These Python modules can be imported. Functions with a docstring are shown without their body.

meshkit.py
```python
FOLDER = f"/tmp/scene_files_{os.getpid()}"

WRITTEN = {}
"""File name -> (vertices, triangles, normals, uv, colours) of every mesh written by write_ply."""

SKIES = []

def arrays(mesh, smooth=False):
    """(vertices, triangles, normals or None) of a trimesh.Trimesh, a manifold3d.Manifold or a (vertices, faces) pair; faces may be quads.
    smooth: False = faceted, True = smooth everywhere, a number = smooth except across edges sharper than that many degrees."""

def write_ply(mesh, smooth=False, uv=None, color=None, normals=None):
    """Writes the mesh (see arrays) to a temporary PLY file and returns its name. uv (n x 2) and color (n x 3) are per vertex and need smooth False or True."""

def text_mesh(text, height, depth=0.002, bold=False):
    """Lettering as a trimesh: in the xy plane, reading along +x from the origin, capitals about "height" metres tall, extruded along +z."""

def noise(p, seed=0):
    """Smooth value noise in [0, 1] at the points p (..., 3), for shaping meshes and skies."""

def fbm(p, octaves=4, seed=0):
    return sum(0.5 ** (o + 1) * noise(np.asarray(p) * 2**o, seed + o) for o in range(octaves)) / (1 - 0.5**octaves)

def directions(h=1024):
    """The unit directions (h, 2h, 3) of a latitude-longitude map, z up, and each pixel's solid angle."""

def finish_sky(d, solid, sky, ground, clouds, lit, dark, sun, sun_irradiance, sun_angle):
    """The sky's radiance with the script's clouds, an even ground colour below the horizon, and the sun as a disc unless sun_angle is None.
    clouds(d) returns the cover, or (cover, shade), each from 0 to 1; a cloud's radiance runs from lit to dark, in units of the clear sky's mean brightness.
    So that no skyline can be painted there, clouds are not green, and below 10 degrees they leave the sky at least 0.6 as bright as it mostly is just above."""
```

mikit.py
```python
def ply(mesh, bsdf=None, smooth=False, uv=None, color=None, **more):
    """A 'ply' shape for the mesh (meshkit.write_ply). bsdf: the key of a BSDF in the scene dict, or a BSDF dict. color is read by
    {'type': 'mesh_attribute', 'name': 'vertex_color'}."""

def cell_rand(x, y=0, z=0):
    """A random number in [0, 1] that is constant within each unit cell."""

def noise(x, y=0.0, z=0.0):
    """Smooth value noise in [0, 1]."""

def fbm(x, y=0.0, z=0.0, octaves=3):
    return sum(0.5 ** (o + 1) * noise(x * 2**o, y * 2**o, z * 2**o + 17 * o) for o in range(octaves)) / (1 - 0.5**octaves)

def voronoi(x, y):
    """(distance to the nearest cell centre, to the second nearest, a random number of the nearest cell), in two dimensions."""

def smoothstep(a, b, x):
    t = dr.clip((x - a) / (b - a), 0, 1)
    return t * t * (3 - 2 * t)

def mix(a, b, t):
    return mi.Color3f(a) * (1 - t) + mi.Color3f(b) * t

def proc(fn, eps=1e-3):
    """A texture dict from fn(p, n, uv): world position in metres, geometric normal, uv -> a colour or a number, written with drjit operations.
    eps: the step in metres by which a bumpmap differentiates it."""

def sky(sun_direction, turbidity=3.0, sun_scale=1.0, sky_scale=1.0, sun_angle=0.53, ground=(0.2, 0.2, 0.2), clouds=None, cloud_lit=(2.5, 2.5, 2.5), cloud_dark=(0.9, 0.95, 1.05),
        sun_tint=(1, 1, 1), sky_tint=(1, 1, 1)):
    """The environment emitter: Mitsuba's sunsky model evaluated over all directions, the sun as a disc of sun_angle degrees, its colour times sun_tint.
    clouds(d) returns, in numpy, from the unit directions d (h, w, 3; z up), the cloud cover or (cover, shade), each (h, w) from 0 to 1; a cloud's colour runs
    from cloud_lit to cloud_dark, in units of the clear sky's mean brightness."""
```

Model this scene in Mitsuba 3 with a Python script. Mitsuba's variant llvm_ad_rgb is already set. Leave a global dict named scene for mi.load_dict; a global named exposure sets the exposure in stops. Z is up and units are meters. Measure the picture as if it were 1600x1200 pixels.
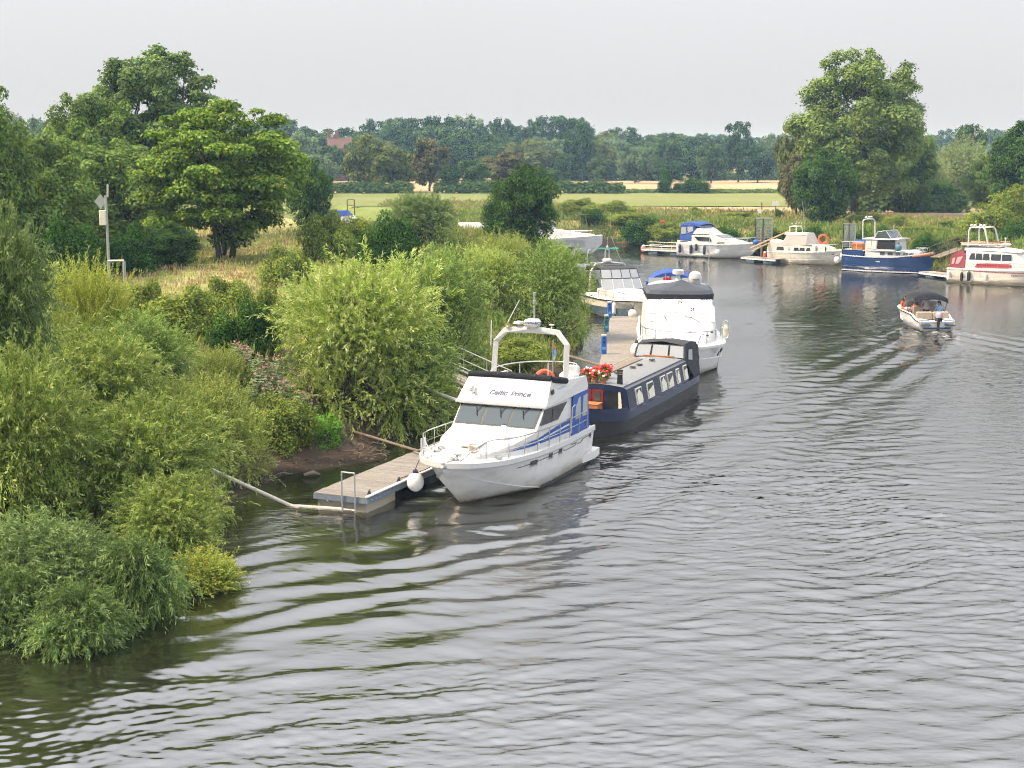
import math, numpy as np, trimesh, mitsuba as mi, drjit as dr, mikit, meshkit
import manifold3d as m3
from mikit import proc, noise, fbm, smoothstep, mix
from shapely.geometry import Polygon, LineString
from scipy.spatial import cKDTree

T4 = mi.ScalarTransform4f
scene, labels = {}, {}
PI = math.pi
# ------------------------------------------------------------------ camera, sky, exposure
EYE_H, FPX, HORIZON = 10.5, 2222.0, 240.0            # eye height (m), focal length in pixels of the 1600 px photograph, horizon row
PITCH = math.atan((600 - HORIZON) / FPX)
scene['camera'] = {'type': 'perspective', 'fov': 2 * math.degrees(math.atan(800 / FPX)), 'fov_axis': 'x', 'near_clip': 0.5, 'far_clip': 6000.0,
                   'to_world': T4().look_at(origin=[0, 0, EYE_H], target=[0, math.cos(PITCH), EYE_H - math.sin(PITCH)], up=[0, 0, 1])}
HAZE = 0.00019
if HAZE:
    scene['camera']['medium'] = {'type': 'ref', 'id': 'haze_air'}
    scene['haze_air'] = {'type': 'homogeneous', 'albedo': {'type': 'rgb', 'value': [0.92, 0.95, 0.99]}, 'sigma_t': {'type': 'rgb', 'value': [HAZE * .65, HAZE, HAZE * 1.45]}}


def cloud_sheet(d):
    """A closed cloud sheet: three times as bright overhead as at the horizon, faintly mottled."""
    w = meshkit.fbm(d * [1.6, 1.6, 4.0] + 3.1, 4)
    return np.ones(d.shape[:2]), np.clip(1.0 - 1.3 * np.clip(d[..., 2], 0, 1) + .3 * np.clip(d[..., 2], 0, 1) ** 2 + .14 * (w - 0.5) * np.clip(d[..., 2] * 6 + .25, 0, 1), 0, 1)


scene['sky'] = mikit.sky((-0.62, -0.12, 0.78), turbidity=3, sun_scale=1.85, sun_angle=10, sun_tint=(1.0, 0.96, 0.89), clouds=cloud_sheet,
                         cloud_lit=(9.0, 9.3, 9.95), cloud_dark=(2.98, 2.95, 2.95), ground=(0.15, 0.16, 0.1))
exposure = 1.31


# ------------------------------------------------------------------ placing helpers
def ray(u, v):
    x, y = (u - 800) / FPX, (600 - v) / FPX
    c, s = math.cos(PITCH), math.sin(PITCH)
    return np.array([x, c + y * s, -s + y * c])


def G(u, v, z=0.0):
    """The place on the level z that the surveyed pixel of the photograph lies on."""
    r = ray(u, v)
    return np.array([0, 0, EYE_H]) + r * (z - EYE_H) / r[2]


def AT(u, v, y):
    r = ray(u, v)
    return np.array([0, 0, EYE_H]) + r * y / r[1]


_count = {}


def unique(base):
    n = _count.get(base, 0)
    _count[base] = n + 1
    return base if n == 0 else f'{base}_{n:03d}'


CUR = [np.eye(4)]


def place(x, y, z=0, rot=0, scale=1.0):
    c, s = math.cos(rot), math.sin(rot)
    m = np.eye(4)
    m[:3, :3] = np.array([[c, -s, 0], [s, c, 0], [0, 0, 1]]) @ np.diag(np.broadcast_to(scale, 3).astype(float))
    m[:3, 3] = (x, y, z)
    return m


def thing(name, label, cat, group=None, kind=None):
    k = unique(name)
    labels[k] = {'label': label, 'category': cat}
    if group: labels[k]['group'] = group
    if kind: labels[k]['kind'] = kind
    return k


def emit(key, mesh, mat, smooth=30, m=None, uv=None, color=None):
    m = CUR[0] if m is None else m
    scene[key] = mikit.ply(mesh, mat, smooth, uv, color)
    if not np.allclose(m, np.eye(4)):
        scene[key]['to_world'] = T4(m.tolist())
    return key


def part(parent, name, mesh, mat, label=None, smooth=30, kind=None, m=None):
    if isinstance(mesh, (list, tuple)):
        mesh = trimesh.util.concatenate([x for x in mesh])
    k = unique(parent + '__' + name)
    emit(k, mesh, mat, smooth, m)
    if label or kind:
        labels[k] = {}
        if label: labels[k]['label'] = label
        if kind: labels[k]['kind'] = kind
    return k


def solo(name, mesh, mat, label, cat, group=None, smooth=30, kind=None, m=None):
    if isinstance(mesh, (list, tuple)):
        mesh = trimesh.util.concatenate([x for x in mesh])
    k = thing(name, label, cat, group, kind)
    emit(k, mesh, mat, smooth, m)
    return k


def struct(name, mesh, mat, smooth=True, label=None):
    k = unique(name)
    emit(k, mesh, mat, smooth, np.eye(4))
    labels[k] = {'kind': 'structure'}
    if label: labels[k]['label'] = label
    return k


# ------------------------------------------------------------------ mesh helpers
def tm(v, f):
    v, f = np.asarray(v, float), np.asarray(f, int)
    if f.shape[1] == 4:
        f = np.vstack([f[:, [0, 1, 2]], f[:, [0, 2, 3]]])
    return trimesh.Trimesh(v, f, process=False)


def box(c, s, rz=0.0, bev=0.0, m=None):
    s = np.asarray(s, float)
    if bev > 0:
        b = min(bev, s.min() * .45)
        pts = []
        for k in range(3):
            e = s / 2 - b
            e[k] = s[k] / 2
            pts += [[sx * e[0], sy * e[1], sz * e[2]] for sx in (-1, 1) for sy in (-1, 1) for sz in (-1, 1)]
        t = trimesh.convex.convex_hull(np.array(pts))
    else:
        t = trimesh.creation.box(s)
    if rz: t.apply_transform(place(0, 0, 0, rz))
    t.apply_translation(c)
    return t


def tube(pts, r, sides=6, cap=True):
    p = np.asarray(pts, float)
    r = np.broadcast_to(np.asarray(r, float), (len(p),))
    t = np.gradient(p, axis=0)
    t /= np.linalg.norm(t, axis=1, keepdims=True) + 1e-12
    ref = np.where(np.abs(t[:, 2:]) < 0.9, [0, 0, 1.0], [1.0, 0, 0])
    if not (np.abs(t[:, 2]) < 0.9).all(): ref = np.tile([0.31, 0.95, 0.05], (len(p), 1)) if (np.abs(t @ [0.31, .95, .05]) < .95).all() else ref
    a = np.cross(t, ref); a /= np.linalg.norm(a, axis=1, keepdims=True) + 1e-12
    b = np.cross(t, a)
    ang = np.arange(sides) * 2 * PI / sides
    v = p[:, None] + r[:, None, None] * (np.cos(ang)[None, :, None] * a[:, None] + np.sin(ang)[None, :, None] * b[:, None])
    n = len(p)
    i, j = np.meshgrid(np.arange(n - 1), np.arange(sides), indexing='ij')
    q = np.stack([i * sides + j, i * sides + (j + 1) % sides, (i + 1) * sides + (j + 1) % sides, (i + 1) * sides + j], -1).reshape(-1, 4)
    f = np.vstack([q[:, [0, 2, 1]], q[:, [0, 3, 2]]])
    v = v.reshape(-1, 3)
    if cap:
        v = np.vstack([v, p[:1], p[-1:]])
        k = np.arange(sides)
        f = np.vstack([f, np.stack([k * 0 + n * sides, k, (k + 1) % sides], 1)[:, [0, 2, 1]], np.stack([k * 0 + n * sides + 1, (n - 1) * sides + (k + 1) % sides, (n - 1) * sides + k], 1)[:, [0, 2, 1]]])
    return tm(v, f)


def smoothline(pts, n=6):
    """Catmull-Rom through the points."""
    p = np.asarray(pts, float)
    p = np.vstack([2 * p[0] - p[1], p, 2 * p[-1] - p[-2]])
    out = []
    for i in range(1, len(p) - 2):
        for t in np.arange(n) / n:
            out.append(0.5 * (2 * p[i] + (p[i + 1] - p[i - 1]) * t + (2 * p[i - 1] - 5 * p[i] + 4 * p[i + 1] - p[i + 2]) * t * t + (3 * p[i] - p[i - 1] - 3 * p[i + 1] + p[i + 2]) * t ** 3))
    out.append(p[-2])
    return np.array(out)


def lathe(prof, n=16, c=(0, 0, 0)):
    t = trimesh.creation.revolve(np.asarray(prof, float), sections=n)
    t.apply_translation(c)
    return t


def loft(secs, close=False, cap0=False, cap1=False):
    """Skin over sections (each k x 3); close joins the last point of a section to its first."""
    s = np.asarray(secs, float)
    n, k = s.shape[:2]
    kk = k if close else k - 1
    i, j = np.meshgrid(np.arange(n - 1), np.arange(kk), indexing='ij')
    q = np.stack([i * k + j, (i + 1) * k + j, (i + 1) * k + (j + 1) % k, i * k + (j + 1) % k], -1).reshape(-1, 4)
    f = np.vstack([q[:, [0, 1, 2]], q[:, [0, 2, 3]]])
    v = s.reshape(-1, 3)
    for on, row, flip in ((cap0, 0, 1), (cap1, n - 1, 0)):
        if on:
            c = s[row].mean(0)
            v = np.vstack([v, c])
            a = np.arange(kk)
            tri = np.stack([a * 0 + len(v) - 1, row * k + a, row * k + (a + 1) % k], 1)
            f = np.vstack([f, tri[:, ::-1] if flip else tri])
    t = tm(v, f)
    return t


def plate(pts, th):
    """A flat polygon (points in order, any plane) given a thickness th along its normal, centred."""
    p = np.asarray(pts, float)
    n = np.cross(p[1] - p[0], p[2] - p[0])
    n /= np.linalg.norm(n)
    x = p[1] - p[0]; x /= np.linalg.norm(x)
    y = np.cross(n, x)
    poly = Polygon([((q - p[0]) @ x, (q - p[0]) @ y) for q in p])
    t = trimesh.creation.extrude_polygon(poly, th, engine='earcut')
    m = np.eye(4)
    m[:3, 0], m[:3, 1], m[:3, 2], m[:3, 3] = x, y, n, p[0] - n * th / 2
    return t.apply_transform(m)


def prism(poly, z0, z1, holes=()):
    t = trimesh.creation.extrude_polygon(Polygon(poly, holes), z1 - z0, engine='earcut')
    t.apply_translation([0, 0, z0])
    return t


def sphere(c, r, sub=2, s=(1, 1, 1)):
    t = trimesh.creation.icosphere(sub, 1.0)
    t.apply_transform(np.diag([*(np.asarray(s, float) * r), 1.0]))
    t.apply_translation(c)
    return t


def text_on(text, height, o, x, n, depth=0.004, bold=True, slant=0.0):
    """Lettering from the point o, reading along x, facing n."""
    t = meshkit.text_mesh(text, height, depth, bold)
    x, n = np.asarray(x, float), np.asarray(n, float)
    x = x / np.linalg.norm(x); n = n - x * (n @ x); n /= np.linalg.norm(n)
    y = np.cross(n, x)
    v = np.array(t.vertices)
    v[:, 0] += slant * v[:, 1]
    t.vertices = np.asarray(o) + v @ np.array([x, y, n])
    return t


def lerp(a, b, t):
    return np.asarray(a, float) * (1 - t) + np.asarray(b, float) * t


# ------------------------------------------------------------------ materials
def rgb(*c):
    return {'type': 'rgb', 'value': list(c)}


def mat(name, color, rough=0.5, metallic=0.0, spec=0.5, bump=None, bscale=1.0, **k):
    b = {'type': 'principled', 'base_color': color if isinstance(color, dict) else rgb(*color), 'roughness': rough, 'metallic': metallic, 'specular': spec, **k}
    if bump: b = {'type': 'bumpmap', 'tex': bump, 'scale': bscale, 'bsdf': b}
    scene[name] = {'type': 'twosided', 'bsdf': b}
    return name


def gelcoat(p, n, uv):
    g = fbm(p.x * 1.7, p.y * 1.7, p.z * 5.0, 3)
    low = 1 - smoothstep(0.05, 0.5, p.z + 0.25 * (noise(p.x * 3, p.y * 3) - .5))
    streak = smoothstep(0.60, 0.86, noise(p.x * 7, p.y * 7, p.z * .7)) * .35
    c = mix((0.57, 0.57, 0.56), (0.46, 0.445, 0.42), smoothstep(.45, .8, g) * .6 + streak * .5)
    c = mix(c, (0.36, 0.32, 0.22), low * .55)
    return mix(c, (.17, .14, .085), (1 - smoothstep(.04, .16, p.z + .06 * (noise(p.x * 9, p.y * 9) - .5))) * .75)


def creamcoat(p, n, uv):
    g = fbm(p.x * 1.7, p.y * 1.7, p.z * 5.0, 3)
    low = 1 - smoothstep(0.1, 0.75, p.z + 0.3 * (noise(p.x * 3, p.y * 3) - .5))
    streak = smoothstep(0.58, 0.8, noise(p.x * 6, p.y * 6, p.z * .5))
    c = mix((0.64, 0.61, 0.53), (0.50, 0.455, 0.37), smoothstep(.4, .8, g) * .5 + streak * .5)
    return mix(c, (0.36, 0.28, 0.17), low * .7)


def weathered(p, n, uv):
    # uv.x: a number of its own per plank; grain runs along uv.y
    g = noise(uv.x * 91, uv.y * 2.5, p.z * 40 + uv.x * 7)
    st = smoothstep(.55, .8, fbm(p.x * .9, p.y * .9, 0.0, 2))
    c = mix((0.225, 0.208, 0.188), (0.145, 0.132, 0.118), .55 * g + .4 * (uv.x * 7 - dr.floor(uv.x * 7)))
    return mix(c, (0.19, 0.18, 0.14), st * .45)


def canvas_fold(p, n, uv):
    return 0.02 * fbm(p.x * 5, p.y * 5, p.z * 5, 2)


mat('gelcoat', proc(gelcoat), .28, spec=.5)
mat('cream_gelcoat', proc(creamcoat), .4)
mat('white_trim', (.53, .53, .52), .35)
mat('old_white', (.66, .65, .60), .5)
mat('navy_paint', (.012, .019, .055), .16, spec=.6)
mat('black_hull', (.012, .012, .014), .45)
mat('blue_hull', (.018, .045, .135), .25)
mat('antifoul_blue', (.02, .07, .16), .6)
mat('roof_grey', (.16, .17, .175), .5)
mat('stripe_blue', (.014, .065, .30), .35)
mat('canvas_navy', (.009, .010, .016), .9, bump=proc(canvas_fold), bscale=.6)
mat('canvas_blue', (.02, .055, .24), .8, bump=proc(canvas_fold), bscale=.6)
mat('canvas_grey', (.05, .058, .075), .85)
mat('canvas_black', (.028, .030, .034), .8)
mat('canvas_pale', (.46, .43, .39), .9, bump=proc(canvas_fold), bscale=1.2)
mat('canvas_red', (.22, .045, .06), .85)
mat('red_stripe', (.30, .03, .05), .5)
mat('red_vinyl', (.42, .035, .025), .5)
mat('clear_vinyl', (.30, .32, .34), .12, spec=.8)
mat('tinted_vinyl', (.42, .30, .31), .2)
mat('tinted_glass', (.018, .022, .026), .04, spec=.9)
mat('grey_glass', (.055, .072, .082), .05, spec=.8)
mat('dark_frame', (.03, .03, .03), .45)
mat('steel', (.62, .62, .60), .25, metallic=1.0)
mat('galv', (.34, .36, .38), .5, metallic=.4)
mat('rubber', (.02, .02, .022), .6)
mat('fender_white', (.72, .70, .66), .45)
mat('fender_navy', (.02, .022, .06), .5)
mat('fender_blue', (.03, .10, .36), .5)
mat('fender_teal', (.06, .17, .20), .5)
mat('fender_pink', (.55, .12, .12), .5)
mat('rope', (.38, .33, .26), .9)
mat('dark_rope', (.05, .05, .05), .9)
mat('varnish', (.33, .12, .035), .3)
mat('orange_wood', (.42, .155, .05), .4)
mat('red_door', (.17, .022, .016), .35)
mat('curtain', (.60, .57, .47), .8)
mat('brass', (.68, .56, .30), .3, metallic=1.0)
mat('post_blue', (.015, .12, .50), .4)
mat('post_teal', (.02, .16, .20), .4)
mat('label_white', (.52, .52, .52), .5)
mat('print_navy', (.03, .045, .14), .5)
mat('print_dark', (.05, .05, .06), .5)
mat('print_blue', (.16, .32, .62), .5)
mat('terracotta', (.42, .14, .075), .8)
mat('red_petal', (.75, .03, .025), .6)
mat('white_petal', (.80, .76, .72), .6)
mat('pink_petal', (.62, .25, .32), .6)
mat('buoy_orange', (.60, .12, .05), .5)
mat('beige_vinyl', (.36, .29, .22), .6)
mat('deck_float', (.05, .075, .10), .55)
mat('mud_stone', (.10, .08, .062), .9)
mat('concrete', (.30, .27, .22), .85)
mat('pontoon_steel', (.13, .17, .22), .6)
mat('pipe_white', (.40, .385, .35), .6)
mat('wood_pole', (.15, .118, .088), .9)
mat('brown_post', (.12, .085, .06), .85)
mat('skin', (.50, .27, .19), .5)
mat('brown_hair', (.035, .018, .012), .6)
mat('auburn_hair', (.16, .055, .025), .6)
mat('orange_dress', (.55, .09, .03), .7)
mat('grey_shirt', (.48, .44, .47), .8)
mat('dark_trousers', (.03, .03, .035), .8)
mat('blue_shirt', (.25, .42, .68), .8)
mat('outboard_grey', (.32, .30, .34), .25)
mat('outboard_black', (.015, .015, .018), .25)
mat('red_cloth', (.55, .02, .03), .8)
mat('light_wood', (.50, .33, .16), .6)
mat('brick_far', (.24, .12, .09), .9)
mat('tile_far', (.15, .085, .075), .9)
mat('stone_far', (.50, .42, .32), .9)
mat('crate_green', (.03, .22, .20), .6)
mat('sign_white', (.72, .72, .72), .5)


def bark_color(p, n, uv):
    return mix((.10, .085, .065), (.05, .042, .034), fbm(p.x * 6, p.y * 6, p.z * 1.5, 2))


mat('bark', proc(bark_color), .9)
mat('plank', proc(weathered), .85)
# one leaf material for every plant: the colour is each leaf's own
scene['leaf'] = {'type': 'principledthin', 'base_color': {'type': 'mesh_attribute', 'name': 'vertex_color'}, 'roughness': 0.42, 'eta': 1.4, 'diff_trans': 0.6}
scene['pane_glass'] = {'type': 'thindielectric', 'int_ior': 1.5}


# ------------------------------------------------------------------ river and land
LEFT_SHORE = [(-14, -30), (-14, 10), (-13.5, 24), (-12.2, 31), (-9.4, 36.5), (-8.6, 40.5), *[tuple(G(u, v)[:2]) for u, v in ((400, 762), (450, 742), (540, 727), (605, 715))],
              (-4.6, 51), (-1.8, 55.5), (0.6, 61), (3.2, 70), (4.2, 80), (5.6, 92), (6.6, 108), (7.6, 124), (6.8, 135), (2, 142), (-8, 150), (-22, 176), (-34, 205), (-70, 236), (-300, 300)]
RIGHT_SHORE = [(-300, 340), (-80, 262), (-38, 232), (-22, 205), (-6, 180), (4, 173), (12, 168.5), (20, 159), (27, 149), (33, 135), (39, 127), (46, 112), (54, 92), (60, 60), (62, 0), (62, -30)]
RIVER = Polygon(LEFT_SHORE + RIGHT_SHORE)
_edge = np.array([p for a, b in zip(list(RIVER.exterior.coords)[:-1], list(RIVER.exterior.coords)[1:]) for p in np.linspace(a, b, max(2, int(np.hypot(b[0] - a[0], b[1] - a[1]) / .25)))[:-1]])
_tree = cKDTree(_edge)


def shore(x, y):
    """Distance to the shore, positive on land."""
    import shapely
    x, y = np.asarray(x, float), np.asarray(y, float)
    d = _tree.query(np.stack([x.ravel(), y.ravel()], 1))[0].reshape(x.shape)
    inside = shapely.contains_xy(RIVER, x.ravel(), y.ravel()).reshape(x.shape)
    return np.where(inside, -d, d)


def sstep(a, b, x):
    t = np.clip((x - a) / (b - a), 0, 1)
    return t * t * (3 - 2 * t)


def land(x, y):
    x, y = np.asarray(x, float), np.asarray(y, float)
    d = shore(x, y)
    left = sstep(8, -6, x) * sstep(175, 140, y)
    mud = np.exp(-((x + 6) / 4.5) ** 2 - ((y - 49) / 5.5) ** 2)                      # the small muddy bay below the bushes
    width = 4.5 + 5.0 * left
    up = sstep(0, 1, d / width) * (2.5 + .6 * left)
    beach = .12 * np.clip(d, 0, 2.2) + .55 * sstep(.9, 1.8, d) + 2.2 * sstep(2, 10, d)
    z = np.where(d > 0, up * (1 - mud) + beach * mud, np.maximum(d * .45, -1.6))
    z = z + (meshkit.fbm(np.stack([x * .9, y * .9, x * 0], -1), 3, 5) - .5) * .22 * sstep(.0, 2, d)
    far = sstep(420, 900, y) * 9 * sstep(-260, -40, -np.abs(x + 60))                    # the wooded rise on the horizon
    return z + far


def graded(a, b, fine0, fine1, step, grow=1.09):
    v = list(np.arange(fine0, fine1 + 1e-6, step))
    s, lo = step, fine0
    while lo > a: s *= grow; lo -= s; v.insert(0, max(lo, a))
    s, hi = step, fine1
    while hi < b: s *= grow; hi += s; v.append(min(hi, b))
    return np.array(v)


xs = np.unique(np.concatenate([graded(-1500, 1500, -24, 66, .9), np.arange(-11, 3, .3)]))
ys = np.unique(np.concatenate([graded(-60, 2600, 8, 185, .9), np.arange(38, 58, .3)]))
X, Y = np.meshgrid(xs, ys, indexing='ij')
Z = land(X, Y)
n0, n1 = X.shape
ii, jj = np.meshgrid(np.arange(n0 - 1), np.arange(n1 - 1), indexing='ij')
Q = np.stack([ii * n1 + jj, (ii + 1) * n1 + jj, (ii + 1) * n1 + jj + 1, ii * n1 + jj + 1], -1).reshape(-1, 4)


def ground_color(p, n, uv):
    f1 = fbm(p.x * .06, p.y * .035, 3.0, 3)
    f2 = fbm(p.x * .9, p.y * .9, 0.0, 3)
    dry = mix((.31, .25, .12), (.24, .21, .085), f2)
    grn = mix((.10, .15, .035), (.17, .19, .06), f2)
    c = mix(dry, grn, smoothstep(.48, .62, f1 + .25 * (f2 - .5)))
    c = mix(c, (.25, .13, .07), smoothstep(.66, .78, fbm(p.x * .25, p.y * .25, 7.0, 2)) * .45)
    mudc = mix((.055, .042, .032), (.11, .082, .06), fbm(p.x * 2.3, p.y * 2.3, 1.0, 3))
    mudc = mix(mudc, (.15, .095, .06), smoothstep(.42, .16, p.z) * smoothstep(.35, .75, noise(p.x * .7, p.y * .7)) * .8)
    mudc = mix(mudc, (.03, .024, .018), smoothstep(.14, .03, p.z))
    wild = smoothstep(150, 118, p.y) * smoothstep(-3.4, -2.6, -p.z)
    c = mix(c, mix((.055, .07, .022), (.10, .11, .035), f2), wild * smoothstep(3.1, 2.6, p.z) * .9)
    c = mix(mudc, c, smoothstep(.65, 1.0, p.z + .5 * (f2 - .5)))
    return mix(c, (.04, .035, .022), smoothstep(.0, -.5, p.z) * .8)


def ground_bump(p, n, uv):
    return .06 * fbm(p.x * 3, p.y * 3, 0.0, 3)


mat('ground_mat', proc(ground_color), .95, spec=.15, bump=proc(ground_bump, .02))
struct('ground', tm(np.stack([X, Y, Z], -1).reshape(-1, 3), Q), 'ground_mat', True)


def field(name, poly, dz, mat_, step=8):
    """A sheet draped on the plain, a few millimetres proud of the ground."""
    P = Polygon(poly)
    a, b, c, d = P.bounds
    gx, gy = np.meshgrid(np.arange(a, c + step, step), np.arange(b, d + step, step), indexing='ij')
    import shapely
    m, k = gx.shape
    i, j = np.meshgrid(np.arange(m - 1), np.arange(k - 1), indexing='ij')
    q = np.stack([i * k + j, (i + 1) * k + j, (i + 1) * k + j + 1, i * k + j + 1], -1).reshape(-1, 4)
    cx, cy = (gx[:-1, :-1] + step / 2).ravel(), (gy[:-1, :-1] + step / 2).ravel()
    q = q[shapely.contains_xy(P, cx, cy)]
    return struct(name, tm(np.stack([gx, gy, land(gx, gy) + dz], -1).reshape(-1, 3), q), mat_, True)


def straw(p, n, uv):
    return mix((.30, .22, .135), (.24, .18, .105), fbm(p.x * .05, p.y * .3, 0.0, 3))


def meadow(p, n, uv):
    return mix((.095, .13, .042), (.15, .145, .06), fbm(p.x * .05, p.y * .10, 4.0, 3))


mat('straw_mat', proc(straw), .95, spec=.1)
mat('meadow_mat', proc(meadow), .95, spec=.1)
field('straw_field', [(12, 194), (22, 188), (60, 176), (130, 166), (130, 215), (12, 215)], .06, 'straw_mat', 4)
field('green_meadow', [(-60, 217), (190, 217), (190, 291), (-60, 291)], .10, 'meadow_mat', 4)
field('stubble_field', [(-200, 293), (300, 293), (300, 440), (-200, 460)], .10, 'straw_mat', 6)

# ---- water: one sheet with real waves (river surface), denser near the viewer
SB = np.array([25.35, 84.4])                                          # where the speedboat is
SBH = math.radians(93)                                    # its heading
WKH = math.radians(86)                                    # and of the wake behind it


def wave_set(n, l0, l1, ang, spread, amp, seed):
    r = np.random.default_rng(seed)
    lam = l0 * (l1 / l0) ** r.random(n)
    th = ang + spread * r.normal(size=n)
    return lam, th, amp * lam / l0 / math.sqrt(n), r.random(n) * 2 * PI


CALM = wave_set(44, .40, 1.5, math.radians(94), .42, .0062, 1)
WAKE = wave_set(18, .8, 2.2, math.radians(118), .17, .0098, 2)
FINE = wave_set(30, .24, .52, math.radians(88), .6, .0052, 3)


def waves(x, y):
    z = np.zeros_like(x)

    wq_ = np.stack([x * .35, y * .28, x * 0], -1)
    xw, yw = x + .9 * (meshkit.noise(wq_, 31) - .5), y + 1.1 * (meshkit.noise(wq_ + 7, 32) - .5)

    def add(ws, w):
        for l, t, a, ph in zip(*ws):
            k = 2 * PI / l
            z[...] += w * a * np.sin(k * (xw * math.cos(t) + yw * math.sin(t)) + ph)
    P = np.stack([x * .10, y * .07, x * 0], -1)
    m1 = .16 + 1.35 * sstep(.34, .72, meshkit.fbm(P, 3, 9))
    m2 = .12 + 1.6 * sstep(.36, .7, meshkit.fbm(P * 1.3 + 5, 3, 21))
    lw = sstep(7, -2, x - .1 * (y - 45)) * sstep(75, 52, y)
    add(CALM, m1 * (1 - .6 * lw))
    add(WAKE, (.10 + .9 * lw) * (.35 + .8 * m1))
    add(FINE, m2)
    # the speedboat's wake: two diverging wave trains
    hx, hy = math.cos(WKH), math.sin(WKH)
    dx, dy = x - SB[0], y - SB[1]
    back, side = -(dx * hx + dy * hy), -dx * hy + dy * hx      # metres astern, metres to port
    for sgn in (1, -1):
        off = sgn * side - .47 * np.maximum(back, 0) - .9          # distance outside the arm
        sig = 1.25 + .07 * np.maximum(back, 0)
        amp = .048 / (1 + .018 * np.maximum(back, 0)) * sstep(-3.5, .5, back) * sstep(75, 40, back)
        lam = 1.7 + .012 * np.maximum(back, 0)
        z += amp * np.exp(-((off + .4 * sig) / (1.7 * sig)) ** 2) * np.sin(2 * PI * off / lam + .02 * back + .7 * meshkit.noise(np.stack([x * .3, y * .3, x * 0], -1)))
    chop = np.exp(-(side / (1.3 + .10 * np.maximum(back, 0))) ** 2) * sstep(-.5, 1, back) * np.exp(-np.maximum(back, 0) / 14)
    z += chop * .10 * (meshkit.fbm(np.stack([x * 2.2, y * 2.2, x * 0], -1), 3, 4) - .45)
    return z


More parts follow.
